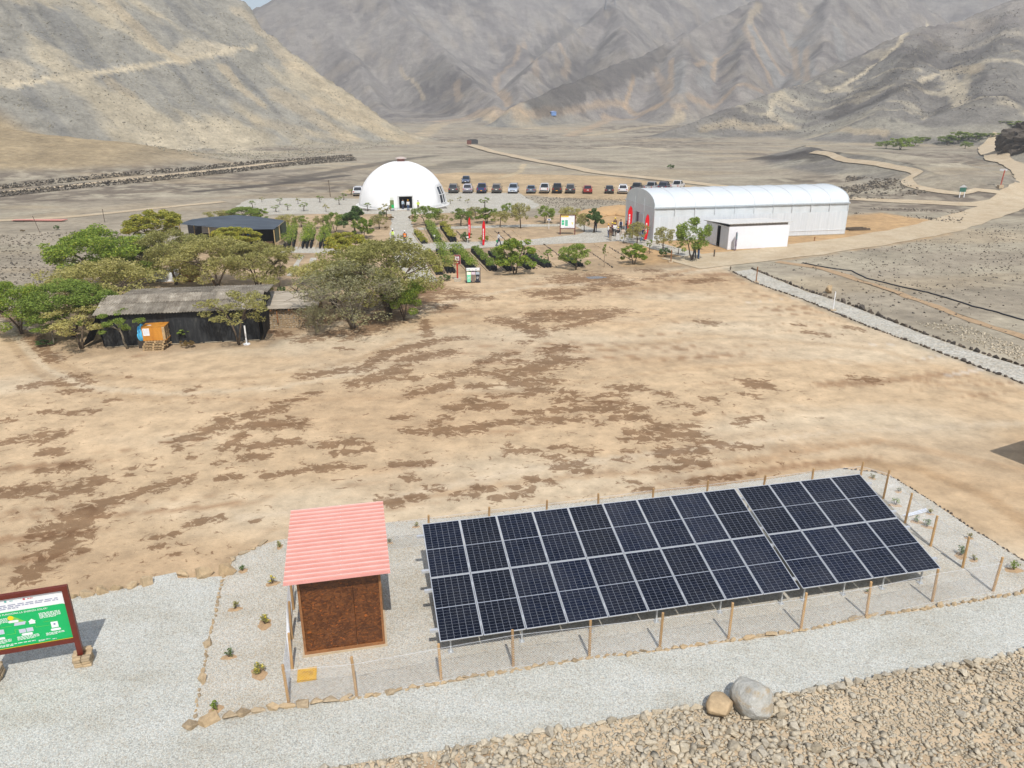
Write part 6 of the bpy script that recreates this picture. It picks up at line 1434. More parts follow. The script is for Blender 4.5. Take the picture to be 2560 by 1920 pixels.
    MB().box((0, st[-1][0]+.005, st[-1][2]-.06), (w*.5, .03, .11)).build('grille', trim, r)
    if roof_rails or kind == 'suv':
        for sx in (-1, 1): MB().bar((sx*wt*.92, t0+.2, h+.03), (sx*wt*.92, t1-.25, h+.03), .04).build('roof_rail', trim, r)
    return r
car('suv', 'dark grey car, first in the row right of the dome', 1133, 484, 'graphite_paint', (.075, .08, .085), -.02)
car('suv', 'silver-lilac car, second in the row', 1169, 484, 'lilac_silver_paint', (.42, .41, .47), -.02)
car('pickup', 'dark blue pickup, third in the row', 1204, 484.5, 'navy_paint', (.02, .045, .16), -.03, plateo)
car('suv', 'brown-grey car, fourth in the row', 1242, 484, 'taupe_paint', (.115, .105, .09), -.05)
car('suv', 'pale blue-silver car facing the camera, fifth in the row', 1284, 484.5, 'pale_silver_paint', (.46, .52, .60), -.10, front=True)
car('sedan', 'blue-grey sedan left of the white pickup', 1329, 484.5, 'slate_paint', (.13, .17, .22), -.08)
car('pickup', 'white pickup in the middle of the row, seen from behind', 1363, 484.5, 'white_car_paint', (.78, .78, .78), -.10)
car('pickup', 'black pickup with an orange plate right of the white pickup', 1395, 484.5, 'black_paint', (.022, .022, .025), -.10, plateo)
car('suv', 'dark grey-green car left of the red one', 1428, 484.5, 'greygreen_paint', (.06, .065, .062), -.10)
car('sedan', 'red sedan parked alone in the row', 1471, 485, 'red_paint', (.30, .02, .022), -.06)
car('hatch', 'black hatchback right of the red sedan', 1526, 485, 'dark_green_paint', (.02, .028, .032), -.10)
car('suv', 'white car beside the greenhouse roof', 1561, 485.5, 'pearl_paint', (.72, .74, .76), -.14)
car('pickup', 'dark pickup just behind the greenhouse roof edge', 1597, 483, 'charcoal_paint', (.05, .052, .055), -.35)
car('pickup', 'silver pickup half hidden by the greenhouse roof', 1634, 480.5, 'silver_paint', (.42, .44, .46), -.45)
car('suv', 'dark blue car half hidden by the greenhouse roof', 1666, 478, 'midnight_paint', (.04, .05, .09), -.40)
car('pickup', 'white pickup, last of the row above the greenhouse roof', 1700, 476.5, 'white_car_paint', (.78, .78, .78), -.45)
car('hatch', 'blue hatchback facing the camera, alone behind the row', 1164, 459.5, 'blue_paint', (.015, .05, .13), -.02, front=True)
car('suv', 'white car half hidden behind the left side of the dome', 893, 491, 'pearl_paint', (.72, .74, .76), .05)
# ================================================================ people
def skin_body(name, J, E, rad_):
    """one continuous body grown over a skeleton of joints"""
    me = bpy.data.meshes.new(name); keys = list(J); ix = {k_: i for i, k_ in enumerate(keys)}
    me.from_pydata([J[k_] for k_ in keys], [(ix[a], ix[b]) for a, b in E], []); o = bpy.data.objects.new(name, me); COL.objects.link(o)
    sk = o.modifiers.new('skin', 'SKIN'); sk.use_smooth_shade = True; sk.branch_smoothing = .3
    for i, k_ in enumerate(keys):
        rx = rad_[k_]; me.skin_vertices[0].data[i].radius = rx if hasattr(rx, '__len__') else (rx, rx); me.skin_vertices[0].data[i].use_root = (k_ == 'pelvis')
    ss = o.modifiers.new('sub', 'SUBSURF'); ss.levels = ss.render_levels = 1
    r = bpy.data.meshes.new_from_object(o.evaluated_get(bpy.context.evaluated_depsgraph_get())); bpy.data.objects.remove(o); r.name = name
    return r
def pose(walk=0.0, bend=0.0, armL=(0, 0), armR=(0, 0)):
    """standing figure 1.72 m tall facing -y; walk: stride, bend: forward lean, arms: (forward, bent)"""
    J = {}; rad_ = {}; E = []
    def j(k_, p, r, par=None): J[k_] = p; rad_[k_] = r; (E.append((par, k_)) if par else None)
    b = bend; j('pelvis', (0, 0, .95), (.155, .12)); f = lambda z, y=0: (0, y-math.sin(b)*(z-.95), .95+math.cos(b)*(z-.95))
    j('waist', f(1.10), (.145, .105), 'pelvis'); j('chest', f(1.32), (.175, .12), 'waist'); j('neck', f(1.47), .060, 'chest'); j('head', f(1.56, -.01), (.085, .095), 'neck'); j('crown', f(1.66, -.005), (.075, .085), 'head')
    for s, sg_ in (('l', 1), ('r', -1)):
        w_ = walk*sg_; j('hip'+s, (sg_*.095, 0, .90), .10, 'pelvis'); j('knee'+s, (sg_*.10, -.16*w_-.03, .50), .070, 'hip'+s); j('ankle'+s, (sg_*.10, -.26*w_+(.14 if w_ < 0 else 0), .09+(.05 if w_ < 0 else 0)), .048, 'knee'+s); j('toe'+s, (sg_*.115, -.26*w_+(.14 if w_ < 0 else 0)-.15, .045), .040, 'ankle'+s)
        a, e = armL if sg_ > 0 else armR; S = f(1.40); sh = (S[0]+sg_*.185, S[1], S[2]); j('sh'+s, sh, .068, 'chest')
        el = (sh[0]+sg_*.05, sh[1]-math.sin(a)*.28+.02*w_, sh[2]-math.cos(a)*.28); j('el'+s, el, .046, 'sh'+s); aa = a+e
        wr = (el[0]-sg_*.04*(e > .5), el[1]-math.sin(aa)*.25, el[2]-math.cos(aa)*.25); j('wr'+s, wr, .034, 'el'+s); j('hand'+s, (wr[0], wr[1]-math.sin(aa)*.10, wr[2]-math.cos(aa)*.10), (.028, .042), 'wr'+s)
    return J, E, rad_
PS = {}
def body(key, sleeve='short', **kw):
    J, E, rad_ = pose(**kw); me = skin_body('person', J, E, rad_)
    for _ in range(5): me.materials.append(None)
    pts = {k_: Vector(v) for k_, v in J.items()}
    def near(c, ab):
        a, b_ = pts[ab[0]], pts[ab[1]]; t = max(0, min(1, (c-a).dot(b_-a)/(b_-a).length_squared)); return (c-a.lerp(b_, t)).length
    for f_ in me.polygons:
        c = f_.center; ab = min(E, key=lambda q: near(c, q)-.35*(rad_[q[1]][0] if hasattr(rad_[q[1]], '__len__') else rad_[q[1]])); k_ = ab[1]; f_.use_smooth = True
        if k_.startswith(('hip', 'knee', 'ankle')): i = 2 if c.z > .10 else 3
        elif k_.startswith('toe'): i = 3
        elif k_ in ('head', 'crown', 'neck'): i = 0
        elif k_[:2] in ('wr', 'el') and not k_.startswith('wr'): i = 1
        elif k_.startswith('wr'): i = 0 if sleeve == 'short' else 1
        elif k_.startswith('hand'): i = 0
        else: i = 1
        if k_ in ('pelvis', 'waist') and c.z < .97: i = 2
        if ab[0] == 'pelvis' and c.z < .98: i = 2
        f_.material_index = i
    PS[key] = (me, pts)
body('stand', 'short', armL=(.05, .15), armR=(.05, .15)); body('long', 'long', armL=(.05, .2), armR=(.08, .2)); body('walk', 'long', walk=1.0, armL=(-.4, .3), armR=(.5, .4)); body('hold', 'short', armL=(.35, 1.2), armR=(.35, 1.25)); body('bend', 'long', bend=.75, armL=(1.0, .2), armR=(1.0, .2))
skinm = [plain('skin_light', (.42, .24, .16), .55), plain('skin_brown', (.26, .14, .09), .55)]
CLO = {}
def cloth_m(n, c): return plain('cloth_'+n, c, .85, 0, .12, 8)
C_ = {'white': (.74, .74, .74), 'black': (.018, .018, .02), 'navy': (.025, .035, .08), 'jeans': (.055, .10, .20), 'blue': (.06, .19, .36), 'khaki': (.28, .20, .12), 'grey': (.22, .23, .25), 'beige': (.55, .47, .38), 'green': (.16, .26, .16), 'orange': (.80, .20, .02), 'lime': (.55, .72, .10), 'brown': (.12, .07, .05), 'maroon': (.14, .03, .05), 'lightblue': (.50, .60, .68)}
def person(label, px, py, ps, rz, top, legs, hat=None, hatc=None, h=1.72, z=0.0, extra=None):
    me, pts = PS[ps]; g = G(px, py, z); o = bpy.data.objects.new('person', me); COL.objects.link(o); o.location = (g.x, g.y, z); s = h/1.745; o.scale = (s, s, s); o.rotation_euler = (0, 0, rz); tag(o, label, 'person')
    for i, mt in enumerate((skinm[int(px) % 2], cloth_m(top, C_[top]), cloth_m(legs, C_[legs]), cloth_m('shoe', (.04, .035, .03)), skinm[0])): o.material_slots[i].link = 'OBJECT'; o.material_slots[i].material = mt
    hd_ = pts['crown']; lean = pts['crown']-pts['neck']
    m = MB(); m.lathe([(.093, -.06), (.103, -.01), (.092, .05), (.055, .085), (.01, .095)], 12, (hd_.x, hd_.y+.018, hd_.z)); hr = m.build('hair', plain('dark_hair', (.02, .015, .012), .7), o, smooth=True)
    if hat:
        c = {'white': (.85, .85, .85), 'orange': (.85, .42, .03), 'yellow': (.85, .60, .04), 'black': (.02, .02, .02)}[hat]; m = MB(); m.lathe([(.108, .0), (.118, .03), (.10, .08), (.06, .115), (.01, .125)], 12, (hd_.x, hd_.y+.01, hd_.z)); m.box((hd_.x, hd_.y-.12, hd_.z+.012), (.16, .11, .016)); m.build('cap' if hat != 'white' else 'helmet', plain('hat_'+hat, c, .5), o)
    if extra == 'vest':
        m = MB(); rg = []
        for zz, a, b_ in ((1.02, .185, .150), (1.15, .180, .140), (1.32, .205, .150), (1.43, .175, .120)): rg.append([(a*math.cos(6.283*k_/12), b_*math.sin(6.283*k_/12), zz) for k_ in range(12)])
        V, F = loft(rg); m.add(V, F[:-2]); m.build('safety_vest', cloth_m(hatc, C_[hatc]), o, smooth=True)
        m = MB(); [m.lathe([(.190 if zz < 1.2 else .206, zz), (.190 if zz < 1.2 else .206, zz+.05)], 12, (0, 0, 0)) for zz in ()]; 
        m = MB(); V, F = loft([[(.20*math.cos(6.283*k_/12), .158*math.sin(6.283*k_/12), zz) for k_ in range(12)] for zz in (1.15, 1.20)]); m.add(V, F[:-2]); m.build('reflective_band', plain('reflective', (.7, .7, .66), .4), o)
    if extra == 'bag':
        w_ = pts['handl']; MB().box((w_.x+.02, w_.y, w_.z-.20), (.10, .26, .30)).build('bag', plain('green_bag', (.03, .35, .12), .6), o)
    if extra == 'pack':
        MB().box((0, .20, 1.25), (.28, .16, .42)).build('backpack', cloth_m('black', C_['black']), o)
    if extra == 'darkvest':
        rg = [[(a*math.cos(6.283*k_/12), b_*math.sin(6.283*k_/12), zz) for k_ in range(12)] for zz, a, b_ in ((1.0, .18, .145), (1.32, .20, .148), (1.42, .165, .115))]; V, F = loft(rg); m = MB(); m.add(V, F[:-2]); m.build('waistcoat', cloth_m('navy', C_['navy']), o, smooth=True)
    return o
PI = math.pi
person('person in white shirt and dark waistcoat walking with a green bag', 1247, 616, 'walk', PI/2+.1, 'white', 'navy', extra='bag').children[0]
person('person in orange safety vest and white helmet walking up the path', 1013, 613, 'long', PI, 'navy', 'navy', 'white', 'orange', extra='vest')
person('person in lime vest and white helmet beside the one in orange', 983, 608, 'long', PI-.2, 'white', 'grey', 'white', 'lime', extra='vest')
person('person in white shirt and orange cap in the dome doorway', 1021, 527, 'long', .3, 'white', 'jeans', 'orange')
person('person in pale shirt inside the dome doorway at its left', 1008, 525, 'long', .8, 'lightblue', 'navy')
person('person in lime vest standing right of the dome doorway', 1046, 528, 'hold', .4, 'lime', 'brown', None)
person('person in black standing alone under the tree right of the map board', 1489, 580, 'hold', -.4, 'black', 'navy')
person('person with white shirt and orange cap at the left end of the group', 1520, 594, 'long', 1.3, 'white', 'jeans', 'orange')
person('person with brown top and khaki trousers at the front left of the group', 1525, 602, 'stand', 2.6, 'brown', 'khaki')
person('person with maroon top and yellow cap in the middle of the group', 1530, 590, 'hold', .9, 'maroon', 'black', 'yellow')
person('person in white shirt, black apron and yellow cap in the group', 1536, 591, 'hold', .2, 'white', 'black', 'yellow')
person('person in brown at the back of the group', 1537, 577, 'long', -.2, 'brown', 'black', 'yellow')
person('person in black top and white trousers with yellow cap, back turned', 1544, 603, 'stand', PI, 'black', 'white', 'yellow')
person('person in dark suit and pale shirt at the back right of the group', 1551, 581, 'long', 0, 'white', 'black', extra='darkvest')
person('person in beige top and white trousers right of the one in black', 1556, 604, 'stand', PI-.3, 'beige', 'white')
person('person in black T-shirt and jeans next to the tall red flag', 1566, 585, 'hold', -1.3, 'black', 'jeans')
person('person in dark top and green trousers right of the tall red flag', 1575, 600, 'stand', 2.2, 'navy', 'green')
person('person in dark clothes bending forward behind the tree', 1581, 596, 'bend', -1.6, 'maroon', 'brown')
person('person in navy behind the yellow-green tree of the group', 1592, 598, 'long', 1.6, 'navy', 'grey')
person('person in dark top and bright blue trousers right of the tree', 1606, 603, 'walk', -1.2, 'navy', 'blue')
person('person in grey top with backpack at the trunk of the tallest tree', 1735, 650, 'hold', PI*.9, 'grey', 'navy', extra='pack')
person('person in black with orange cap right of the one with the backpack', 1745, 648, 'hold', PI/2+.2, 'black', 'jeans', 'orange')
g = G(1733, 654); tpd = empty('camera_tripod', g); tag(tpd, 'black camera tripod beside the pair under the tallest tree', 'tripod')
for a in (0, 2.1, 4.2): MB().tube([(0, 0, 1.25), (math.cos(a)*.4, math.sin(a)*.4, 0)], .018, 5).build('leg', trim, tpd)
MB().box((0, 0, 1.36), (.16, .26, .16)).build('camera_body', trim, tpd)
# visitors' table among the group
g = G(1586, 600); tb = empty('display_table', g, .2); tag(tb, 'dark covered table among the group by the greenhouse', 'table')
MB().box((0, 0, .74), (1.6, .7, .04)).build('top', cloth_m('navy', C_['navy']), tb)
for sx in (-.7, .7):
    for sy in (-.28, .28): MB().box((sx, sy, .36), (.05, .05, .72)).build('leg', galv, tb)
# ================================================================ roads and tracks
k = N('pale_dirt_road'); p = k.pos(); n1 = k.noise(p, .35, 6, .65); n2 = k.noise(p, 2.2, 4, .7)
k.color(k.mix(1.0, k.ramp(n1, [(.3, sc_(200,178,146)), (.7, sc_(222,204,174))]), k.ramp(n2, [(.3, .88), (.7, 1.1)]), 'MULTIPLY')).set(Roughness=.95, Specular_IOR_Level=.1); roadm = k.m
def road(name, pts, w, z=.05, terr=True, step=3.0, rag=.05, mat=None):
    P = [Vector((GT(*p) if terr else G(*p))[:2]) for p in pts]; Q = []
    for i in range(len(P)-1):                                       # smooth centre line
        p0, p1, p2, p3 = P[max(i-1, 0)], P[i], P[i+1], P[min(i+2, len(P)-1)]; n = max(2, int((p2-p1).length/step))
        for q in range(n):
            t = q/n; Q.append(.5*((2*p1)+(p2-p0)*t+(2*p0-5*p1+4*p2-p3)*t*t+(3*p1-p0-3*p2+p3)*t**3))
    Q.append(P[-1]); V = []; F = []; K = 7
    for i, q in enumerate(Q):
        t = (Q[min(i+1, len(Q)-1)]-Q[max(i-1, 0)]).normalized(); nr = Vector((-t.y, t.x)); e0, e1 = R.uniform(-rag, rag)*w, R.uniform(-rag, rag)*w
        for c_ in range(K):
            u = c_/(K-1)-.5; o = u*w+(e0 if c_ == 0 else e1 if c_ == K-1 else 0); V.append((q.x+nr.x*o, q.y+nr.y*o))
    V = np.array(V); Z = hgt(V[:, 0], V[:, 1])
    D = np.hypot(V[:, 0], V[:, 1]); Z = Z+z+np.clip((D-120)*.0016, 0, .35)
    for i in range(len(Q)-1):
        for c_ in range(K-1): F.append((i*K+c_, i*K+c_+1, (i+1)*K+c_+1, (i+1)*K+c_))
    me = np_mesh(name, np.column_stack([V, Z]), np.array(F)[:, ::-1], mat or roadm, True); 
    if me.polygons[0].normal.z < 0: me.flip_normals()
    return tag(obj(name, me), kind='structure')
road('dirt_road', [(1700,660),(1830,645),(1950,633),(2150,606),(2330,572),(2470,530),(2550,490),(2585,462),(2570,440),(2530,413),(2490,390),(2468,375),(2480,363),(2515,351),(2562,341)], 6.2, .04)
road('dirt_road', [(1174,364),(1247,384),(1329,401),(1410,415),(1491,432),(1573,441),(1700,455),(1900,478),(2080,494),(2200,502),(2330,509),(2450,514),(2530,500)], 4.4, .03)
road('terrace_track', [(-60,488),(100,474),(203,463),(407,441),(600,421),(773,401),(880,393)], 2.6, .03)
road('footpath', [(2030,383),(2075,389),(2110,402),(2200,413),(2262,424),(2292,437),(2268,449),(2280,466),(2330,480),(2400,487),(2440,480),(2520,487)], 2.0, .06, step=2)
road('footpath', [(-80,556),(150,545),(400,522),(560,505)], 2.2, .03)
# ================================================================ stone borders of the side path, terraces
border('stone_border', 'row of dark stones along the yard side of the gravel side path', [(1832,680),(1887,708),(1996,745),(2098,787),(2182,821),(2309,867),(2435,914),(2560,960),(2700,1012)], dark_stone, .22, .42, 1.0, jit=.06, high=1.1)
border('stone_border', 'row of larger dark stones along the outer side of the gravel side path', [(1878,672),(1929,692),(2013,726),(2081,747),(2182,784),(2287,826),(2393,864),(2477,891),(2560,916),(2700,966)], dark_stone, .30, .58, .95, jit=.08, high=1.3)
g = G(1826, 678); st_ = stone(None, g.x, g.y, .9, dark_stone, .35, 1.0, 'standing_stone', (.5, .4, 1.3)); tag(st_, 'upright dark stone at the start of the gravel side path', 'stone')
g = G(2073, 733); st_ = stone(None, g.x, g.y, 1.1, tan_stone, .4, .4, 'standing_stone', (.9, .8, 1.2)); tag(st_, 'pale rounded rock beside the white post on the side path', 'stone')
def post(name, label, px, py, h, w, mat, foot=True, tilt=0):
    g = G(px, py); r = empty(name, g); tag(r, label, 'post'); MB().tube([(0, 0, 0), (tilt, 0, h)], w/2, 6).build('shaft', mat, r)
    if foot: MB().box((0, 0, .05), (.42, .36, .1)).build('footing', slabm, r)
    return r
post('marker_post', 'brown wooden post at the start of the side path', 1890, 706, 1.5, .10, timber); post('marker_post', 'pale post halfway along the side path', 2082, 776, 1.55, .10, white)
post('marker_post', 'wooden post with pale foot at the nursery corner', 1677, 656, 1.35, .11, timber); post('marker_post', 'short dark post on the orange ground right of the white building', 2036, 602, .5, .12, timber, False)
post('marker_post', 'dark upright stump at the end of the greenhouse path', 1785, 642, .8, .16, BARK, False); post('dead_stem', 'bare thin stem on the plain above the shade shelter', 262, 556, 1.9, .09, BARK, False); post('dead_stem', 'leaning bare stem on the plain at far left', 100, 582, 2.2, .07, BARK, False, -.5)
post('utility_post', 'thin dark post left of the dome', 826, 492, 3.0, .14, BARK, False, -.1)
# red sheet lying on the plain
g0 = G(62, 556); rsht = empty('roof_sheet_pile', G(103, 553)); tag(rsht, 'coral red metal sheets lying on the plain at far left', 'metal sheets')
for i in range(3): MB().box((R.uniform(-.3, .3), R.uniform(-.3, .3), .15+.05*i), (7.4, 1.0, .03), Matrix.Rotation(.04*(i-1), 3, 'Z')).build('sheet', coral, rsht)
MB().box((0, 0, .06), (5, .3, .12)).build('bearer', timber, rsht)
# black hose on the stony ground
pts = [G(*q, .05) for q in ((2008,657),(2040,664),(2090,672),(2130,677),(2165,695),(2210,706),(2260,718),(2320,731),(2370,745),(2430,765),(2480,777),(2560,800),(2680,832))]
hs = MB(); Q = []
for i in range(len(pts)-1):
    for q in range(5): Q.append(pts[i].lerp(pts[i+1], q/5)+Vector((R.uniform(-.06, .06), R.uniform(-.08, .08), 0)))
hs.tube(Q, .065, 6); tag(hs.build('water_hose', plain('hose_black', (.015, .016, .02), .5)), 'black water hose snaking over the stony ground on the right', 'hose')
# trench scar with orange soil and low earth ridge
road('soil_track', [(1945,654),(2050,672),(2150,702),(2270,742),(2400,790),(2560,846),(2700,900)], 1.0, .03, False, 1.5, .3, plain('orange_soil', sc_(190,160,124), .95, 0, .15, 2))
# ---- loose stones on the rough ground
def scatter(name, n, poly, smin, smax, mat, label_kind='stuff', far=False, seed=5):
    g_ = np.random.default_rng(seed); P = np.array([tuple(GT(*q))[:2] if far else tuple(G(*q))[:2] for q in poly]); lo, hi = P.min(0), P.max(0)
    X = g_.uniform(lo[0], hi[0], n*4); Y = g_.uniform(lo[1], hi[1], n*4); k_ = poly_sd(X, Y, [tuple(q) for q in P]) < 0; X, Y = X[k_][:n], Y[k_][:n]
    kk_ = fbm(X/9, Y/9, 3, seed) > g_.uniform(.30, .62, len(X)); X, Y = X[kk_], Y[kk_]
    S = np.exp(g_.uniform(np.log(smin), np.log(smax), len(X))); Z = hgt(X, Y)+S*.12
    o = stone_mass(name, X, Y, Z, S, mat); return tag(o, kind='stuff')
scatter('loose_stones', 5200, [(1900,668),(2000,650),(2400,585),(2560,540),(2900,560),(2900,960),(2560,905),(2290,820),(2080,742)], .06, .34, dark_stuff)
scatter('loose_stones', 1500, [(2280,805),(2420,815),(2560,870),(2560,905),(2400,850)], .08, .30, rub_stuff, seed=8)
scatter('loose_stones', 2600, [(-100,600),(0,588),(330,575),(300,640),(60,760),(-300,760)], .08, .4, dark_stuff, seed=9)
scatter('loose_stones', 1400, [(1300,492),(1600,498),(1580,520),(1420,530),(1340,505)], .10, .35, dark_stuff, seed=10)
scatter('loose_stones', 2600, [(2060,500),(2120,440),(2260,450),(2330,485),(2440,500),(2200,498)], .15, .9, dark_stuff, seed=12, far=True)
scatter('loose_stones', 1200, [(2000,535),(2200,520),(2420,528),(2400,560),(2200,535)], .12, .5, dark_stuff, seed=13)
scatter('hill_boulders', 12000, [(0,316),(200,338),(400,378),(560,404),(1050,352),(900,268),(800,202),(700,116),(600,8),(0,2)], .22, 1.0, stone_mat('hill_rock', sc_(176,170,150), sc_(198,186,158), sc_(150,146,132), True), seed=14, far=True)
scatter('hill_boulders', 6000, [(1700,325),(2000,335),(2540,300),(2550,20),(2300,85),(2030,212),(1900,250)], .3, 1.3, stone_mat('slope_rock', sc_(150,144,134), sc_(172,162,146), sc_(122,118,112), True), seed=15, far=True)
def terrace(label, pts, seed):
    P = [Vector(GT(*q)) for q in pts]; r = empty('terrace_wall', (P[0].x, P[0].y, 0)); tag(r, label, 'stone wall'); g_ = np.random.default_rng(seed); X = []; Y = []; Z = []; S = []
    for a, b in zip(P, P[1:]):
        n = int((b-a).length*16); t = g_.uniform(0, 1, n); zz = g_.uniform(0, 1, n)
        X += list(a.x+(b.x-a.x)*t+g_.normal(0, .35, n)*(1.3-zz)-r.location.x); Y += list(a.y+(b.y-a.y)*t+g_.normal(0, .35, n)*(1.3-zz)-r.location.y); Z += list(hgt(a.x+(b.x-a.x)*t, a.y+(b.y-a.y)*t)+zz*.95); S += list(g_.uniform(.3, .75, n))
    tag(stone_mass('stones', np.array(X), np.array(Y), np.array(Z), np.array(S), dark_stuff, r), kind='stuff')
terrace('upper of two long dry stone terrace walls on the left', [(-60,479),(0,474),(244,447),(488,427),(692,407),(880,393)], 3); terrace('lower of two long dry stone terrace walls on the left', [(-60,499),(0,493),(203,472),(407,451),(570,433),(773,411),(890,401)], 4)
# rock outcrop at the right edge
oc = GT(2560, 378); bm = bmesh.new(); bmesh.ops.create_icosphere(bm, subdivisions=5, radius=1)
for v in bm.verts:
    n_ = ridged(np.array([v.co.x*2.4+3+v.co.z]), np.array([v.co.y*2.4+v.co.z*2.1]), 5, 5)[0]; v.co *= .45+.9*n_; v.co.x *= 13; v.co.y *= 9; v.co.z *= 8
me = bpy.data.meshes.new('rock_outcrop'); bm.to_mesh(me); bm.free(); ob_ = obj('rock_outcrop', me, stone_mat('outcrop_rock', sc_(104,95,84), sc_(104,95,84), sc_(104,95,84), False, 3), None, (oc.x+9, oc.y+4, oc.z+.5)); tag(ob_, 'dark craggy rock outcrop at the right edge beside the road bend', 'rock')
# red pole sign far right and small signpost
g = GT(2499, 475); rp_ = empty('road_sign', g); tag(rp_, 'thin red pole with concrete foot by the road on the right', 'sign post'); MB().tube([(0, 0, .3), (.15, 0, 3.2)], .09, 6).build('pole', redpole, rp_); MB().box((0, 0, .3), (.8, .7, .6)).build('footing', slabm, rp_); MB().box((-.1, 0, 3.2), (1.3, .06, .35)).build('plate', plain('plate_grey', (.5, .5, .5), .5), rp_)
g = GT(2403, 497); sp2 = empty('stand_sign', g); tag(sp2, 'small green sign on white legs at the foot of the bank on the right', 'sign')
for sx in (-.4, .4): MB().box((sx, 0, .5), (.12, .1, 1.0)).build('leg', white, sp2)
MB().box((0, 0, 1.35), (1.1, .08, .75)).build('panel', plain('dull_green', (.04, .14, .10), .6), sp2)
m = MB(); m.prism([(-.7, 1.74), (.7, 1.74), (0, 2.2)], -.06, .06); m.build('gable', plain('plate_grey', (.5, .5, .5), .5), sp2)
g = G(1372, 572); ws_ = empty('small_post_sign', g); tag(ws_, 'small white sign on a thin post left of the map board', 'sign'); MB().tube([(0, 0, 0), (0, 0, 1.2)], .03, 6).build('post', white, ws_); MB().box((0, -.03, 1.25), (.5, .03, .22)).build('plate', white, ws_); MB().box((0, -.05, 1.25), (.3, .01, .12)).build('print', bluep, ws_)
for i, (px, py, c_) in enumerate(((1086, 604, 'left seedling bed above the cross path'), (1209, 606, 'flowering bush beside the second red flag'), (1169, 608, 'slim red flag'))):
    g = G(px, py); o_ = empty('bed_marker', g); tag(o_, 'small white marker plate on a stake beside the '+c_, 'marker'); MB().tube([(0, 0, 0), (0, 0, .7)], .02, 5).build('stake', white, o_); MB().box((0, -.02, .75), (.26, .02, .16)).build('plate', white, o_)
# far things in the valley
g = GT(1383, 289); bh = empty('far_cabin', g, .3); tag(bh, 'tiny blue cabin far away in the valley', 'cabin'); MB().box((0, 0, 1.2), (3.6, 3, 2.4)).build('wall', plain('cabin_blue', (.16, .30, .60), .6), bh); m = MB(); m.prism([(-2, 2.4), (2, 2.4), (2, 2.55), (0, 3.1), (-2, 2.55)], -1.7, 1.7); m.build('roof', plain('cabin_roof', (.25, .35, .6), .6), bh)
g = GT(1525, 28); py_ = empty('pylon', g); tag(py_, 'lattice power pylon on the far ridge at the top', 'pylon'); m = MB()
for sx in (-1, 1):
    for sy in (-1, 1): m.bar((sx*7, sy*7, 0), (sx*1.2, sy*1.2, 34), .7)
for z0 in (0, 9, 18, 26):
    a0, a1 = 7-5.8*z0/34, 7-5.8*(z0+8)/34
    for sx in (-1, 1): m.bar((sx*a0, -a0, z0), (-sx*a1, -a1, z0+8), .4); m.bar((-a0, sx*a0, z0), (-a1, -sx*a1, z0+8), .4)
m.build('tower', plain('pylon_steel', (.2, .2, .21), .6), py_)
for z0 in (24, 29, 33): MB().bar((-7, 0, z0), (7, 0, z0), .6).build('crossarm', plain('pylon_steel', (.2, .2, .21), .6), py_)
for i, (px, py) in enumerate(((1183,360),(1173,361))): 
    g = GT(px, py); o_ = empty('fence_block', g); tag(o_, ['dark low block beside the far road', 'rusty low block at the start of the far road'][i], 'block'); MB().box((0, 0, .9), (4.5 if i == 0 else 2, 1.5, 1.8)).build('mass', plain('far_dark', (.06, .06, .06), .8) if i == 0 else plain('far_rust', (.16, .06, .04), .8), o_); MB().box((0, 0, 1.9), (3.2 if i == 0 else 1.4, 1, .3)).build('top', trim, o_)
# puddle in the yard
g = G(1488, 694); m = MB(); m.add([(math.cos(a)*1.0*(1+.18*math.sin(3*a+1)), math.sin(a)*.55*(1+.2*math.sin(2*a)), 0) for a in [6.283*q/28 for q in range(28)]], [tuple(range(28))]); k = N('puddle_water'); k.color((.16, .13, .10)).set(Roughness=.05, Specular_IOR_Level=.5); tag(m.build('puddle', k.m, None, (g.x, g.y, .012)), kind='structure')
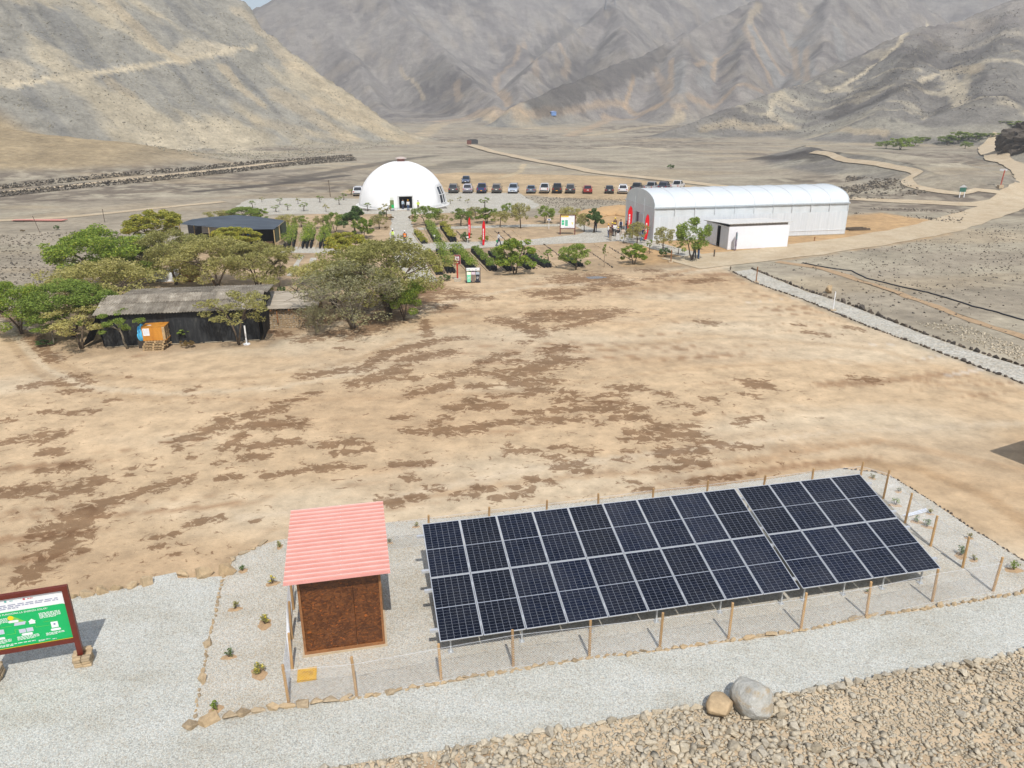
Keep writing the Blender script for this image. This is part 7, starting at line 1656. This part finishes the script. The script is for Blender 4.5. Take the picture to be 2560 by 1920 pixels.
# flat stones stacked and beams by the greenhouse end
g = G(2135, 574); tw = empty('timber_pile', g, .2); tag(tw, 'low pile of timber beside the right end of the greenhouse', 'timber')
for i in range(7): MB().box((R.uniform(-.3, .3), i*.28-.9, .1+.1*(i % 2)), (3.2, .14, .1), Matrix.Rotation(R.uniform(-.1, .1), 3, 'Z')).build('beam', BARK, tw)
# sand heaps behind the group
for i, (px, py, s) in enumerate(((1500,535,2.4),(1530,530,3.0),(1562,536,2.2),(1478,540,1.8))):
    g = G(px, py); bm = bmesh.new(); bmesh.ops.create_icosphere(bm, subdivisions=3, radius=1)
    for v in bm.verts: v.co *= 1+.25*(vnoise(np.array([v.co.x*3+i]), np.array([v.co.y*3+v.co.z]), i)[0]-.5); v.co.z = max(v.co.z, -.05)*.42
    me = bpy.data.meshes.new('earth_heap'); bm.to_mesh(me); bm.free(); me.polygons.foreach_set('use_smooth', [True]*len(me.polygons)); tag(obj('earth_heap', me, plain('heap_earth', sc_(208,170,122), .95, 0, .12, 3, .2), None, g, (0, 0, i), (s*1.4, s, s*.8)), ['second', 'third', 'rightmost', 'leftmost'][i]+' heap of tan earth behind the group of people', 'earth heap')
# the building whose shadow falls in from the right
nb_ = empty('site_building', (28.5, 29.47, 0), .46); tag(nb_, 'plain flat-roofed site building beyond the right edge, casting the dark shadow', 'building')
MB().box((0, 0, 1.5), (6.0, 4.0, 3.0)).build('wall', wallw, nb_); MB().box((-.4, .3, 3.09), (7.6, 5.2, .18)).build('roof', fibre, nb_); MB().box((-1.5, -2.02, 1.05), (.95, .05, 2.1)).build('door', timber, nb_)
# ================================================================ the air
hz_ = N('haze_air'); hz_.t.nodes.remove(hz_.b); vol = hz_.n('VolumePrincipled'); vol.inputs['Color'].default_value = (.90, .95, 1.0, 1); vol.inputs['Density'].default_value = .00046; vol.inputs['Anisotropy'].default_value = -.1
hz_.l(vol.outputs[0], hz_.out.inputs['Volume'])
zt = float(GZ.max())+15; m = MB().box((0, 0, (zt-3)/2), (7400, 7400, zt+3)); tag(m.build('haze', hz_.m), kind='stuff')
for key, (o, _, _) in PR.items():                       # kinds never planted
    if key not in used:
        for c in list(o.children): bpy.data.objects.remove(c)
        bpy.data.objects.remove(o)
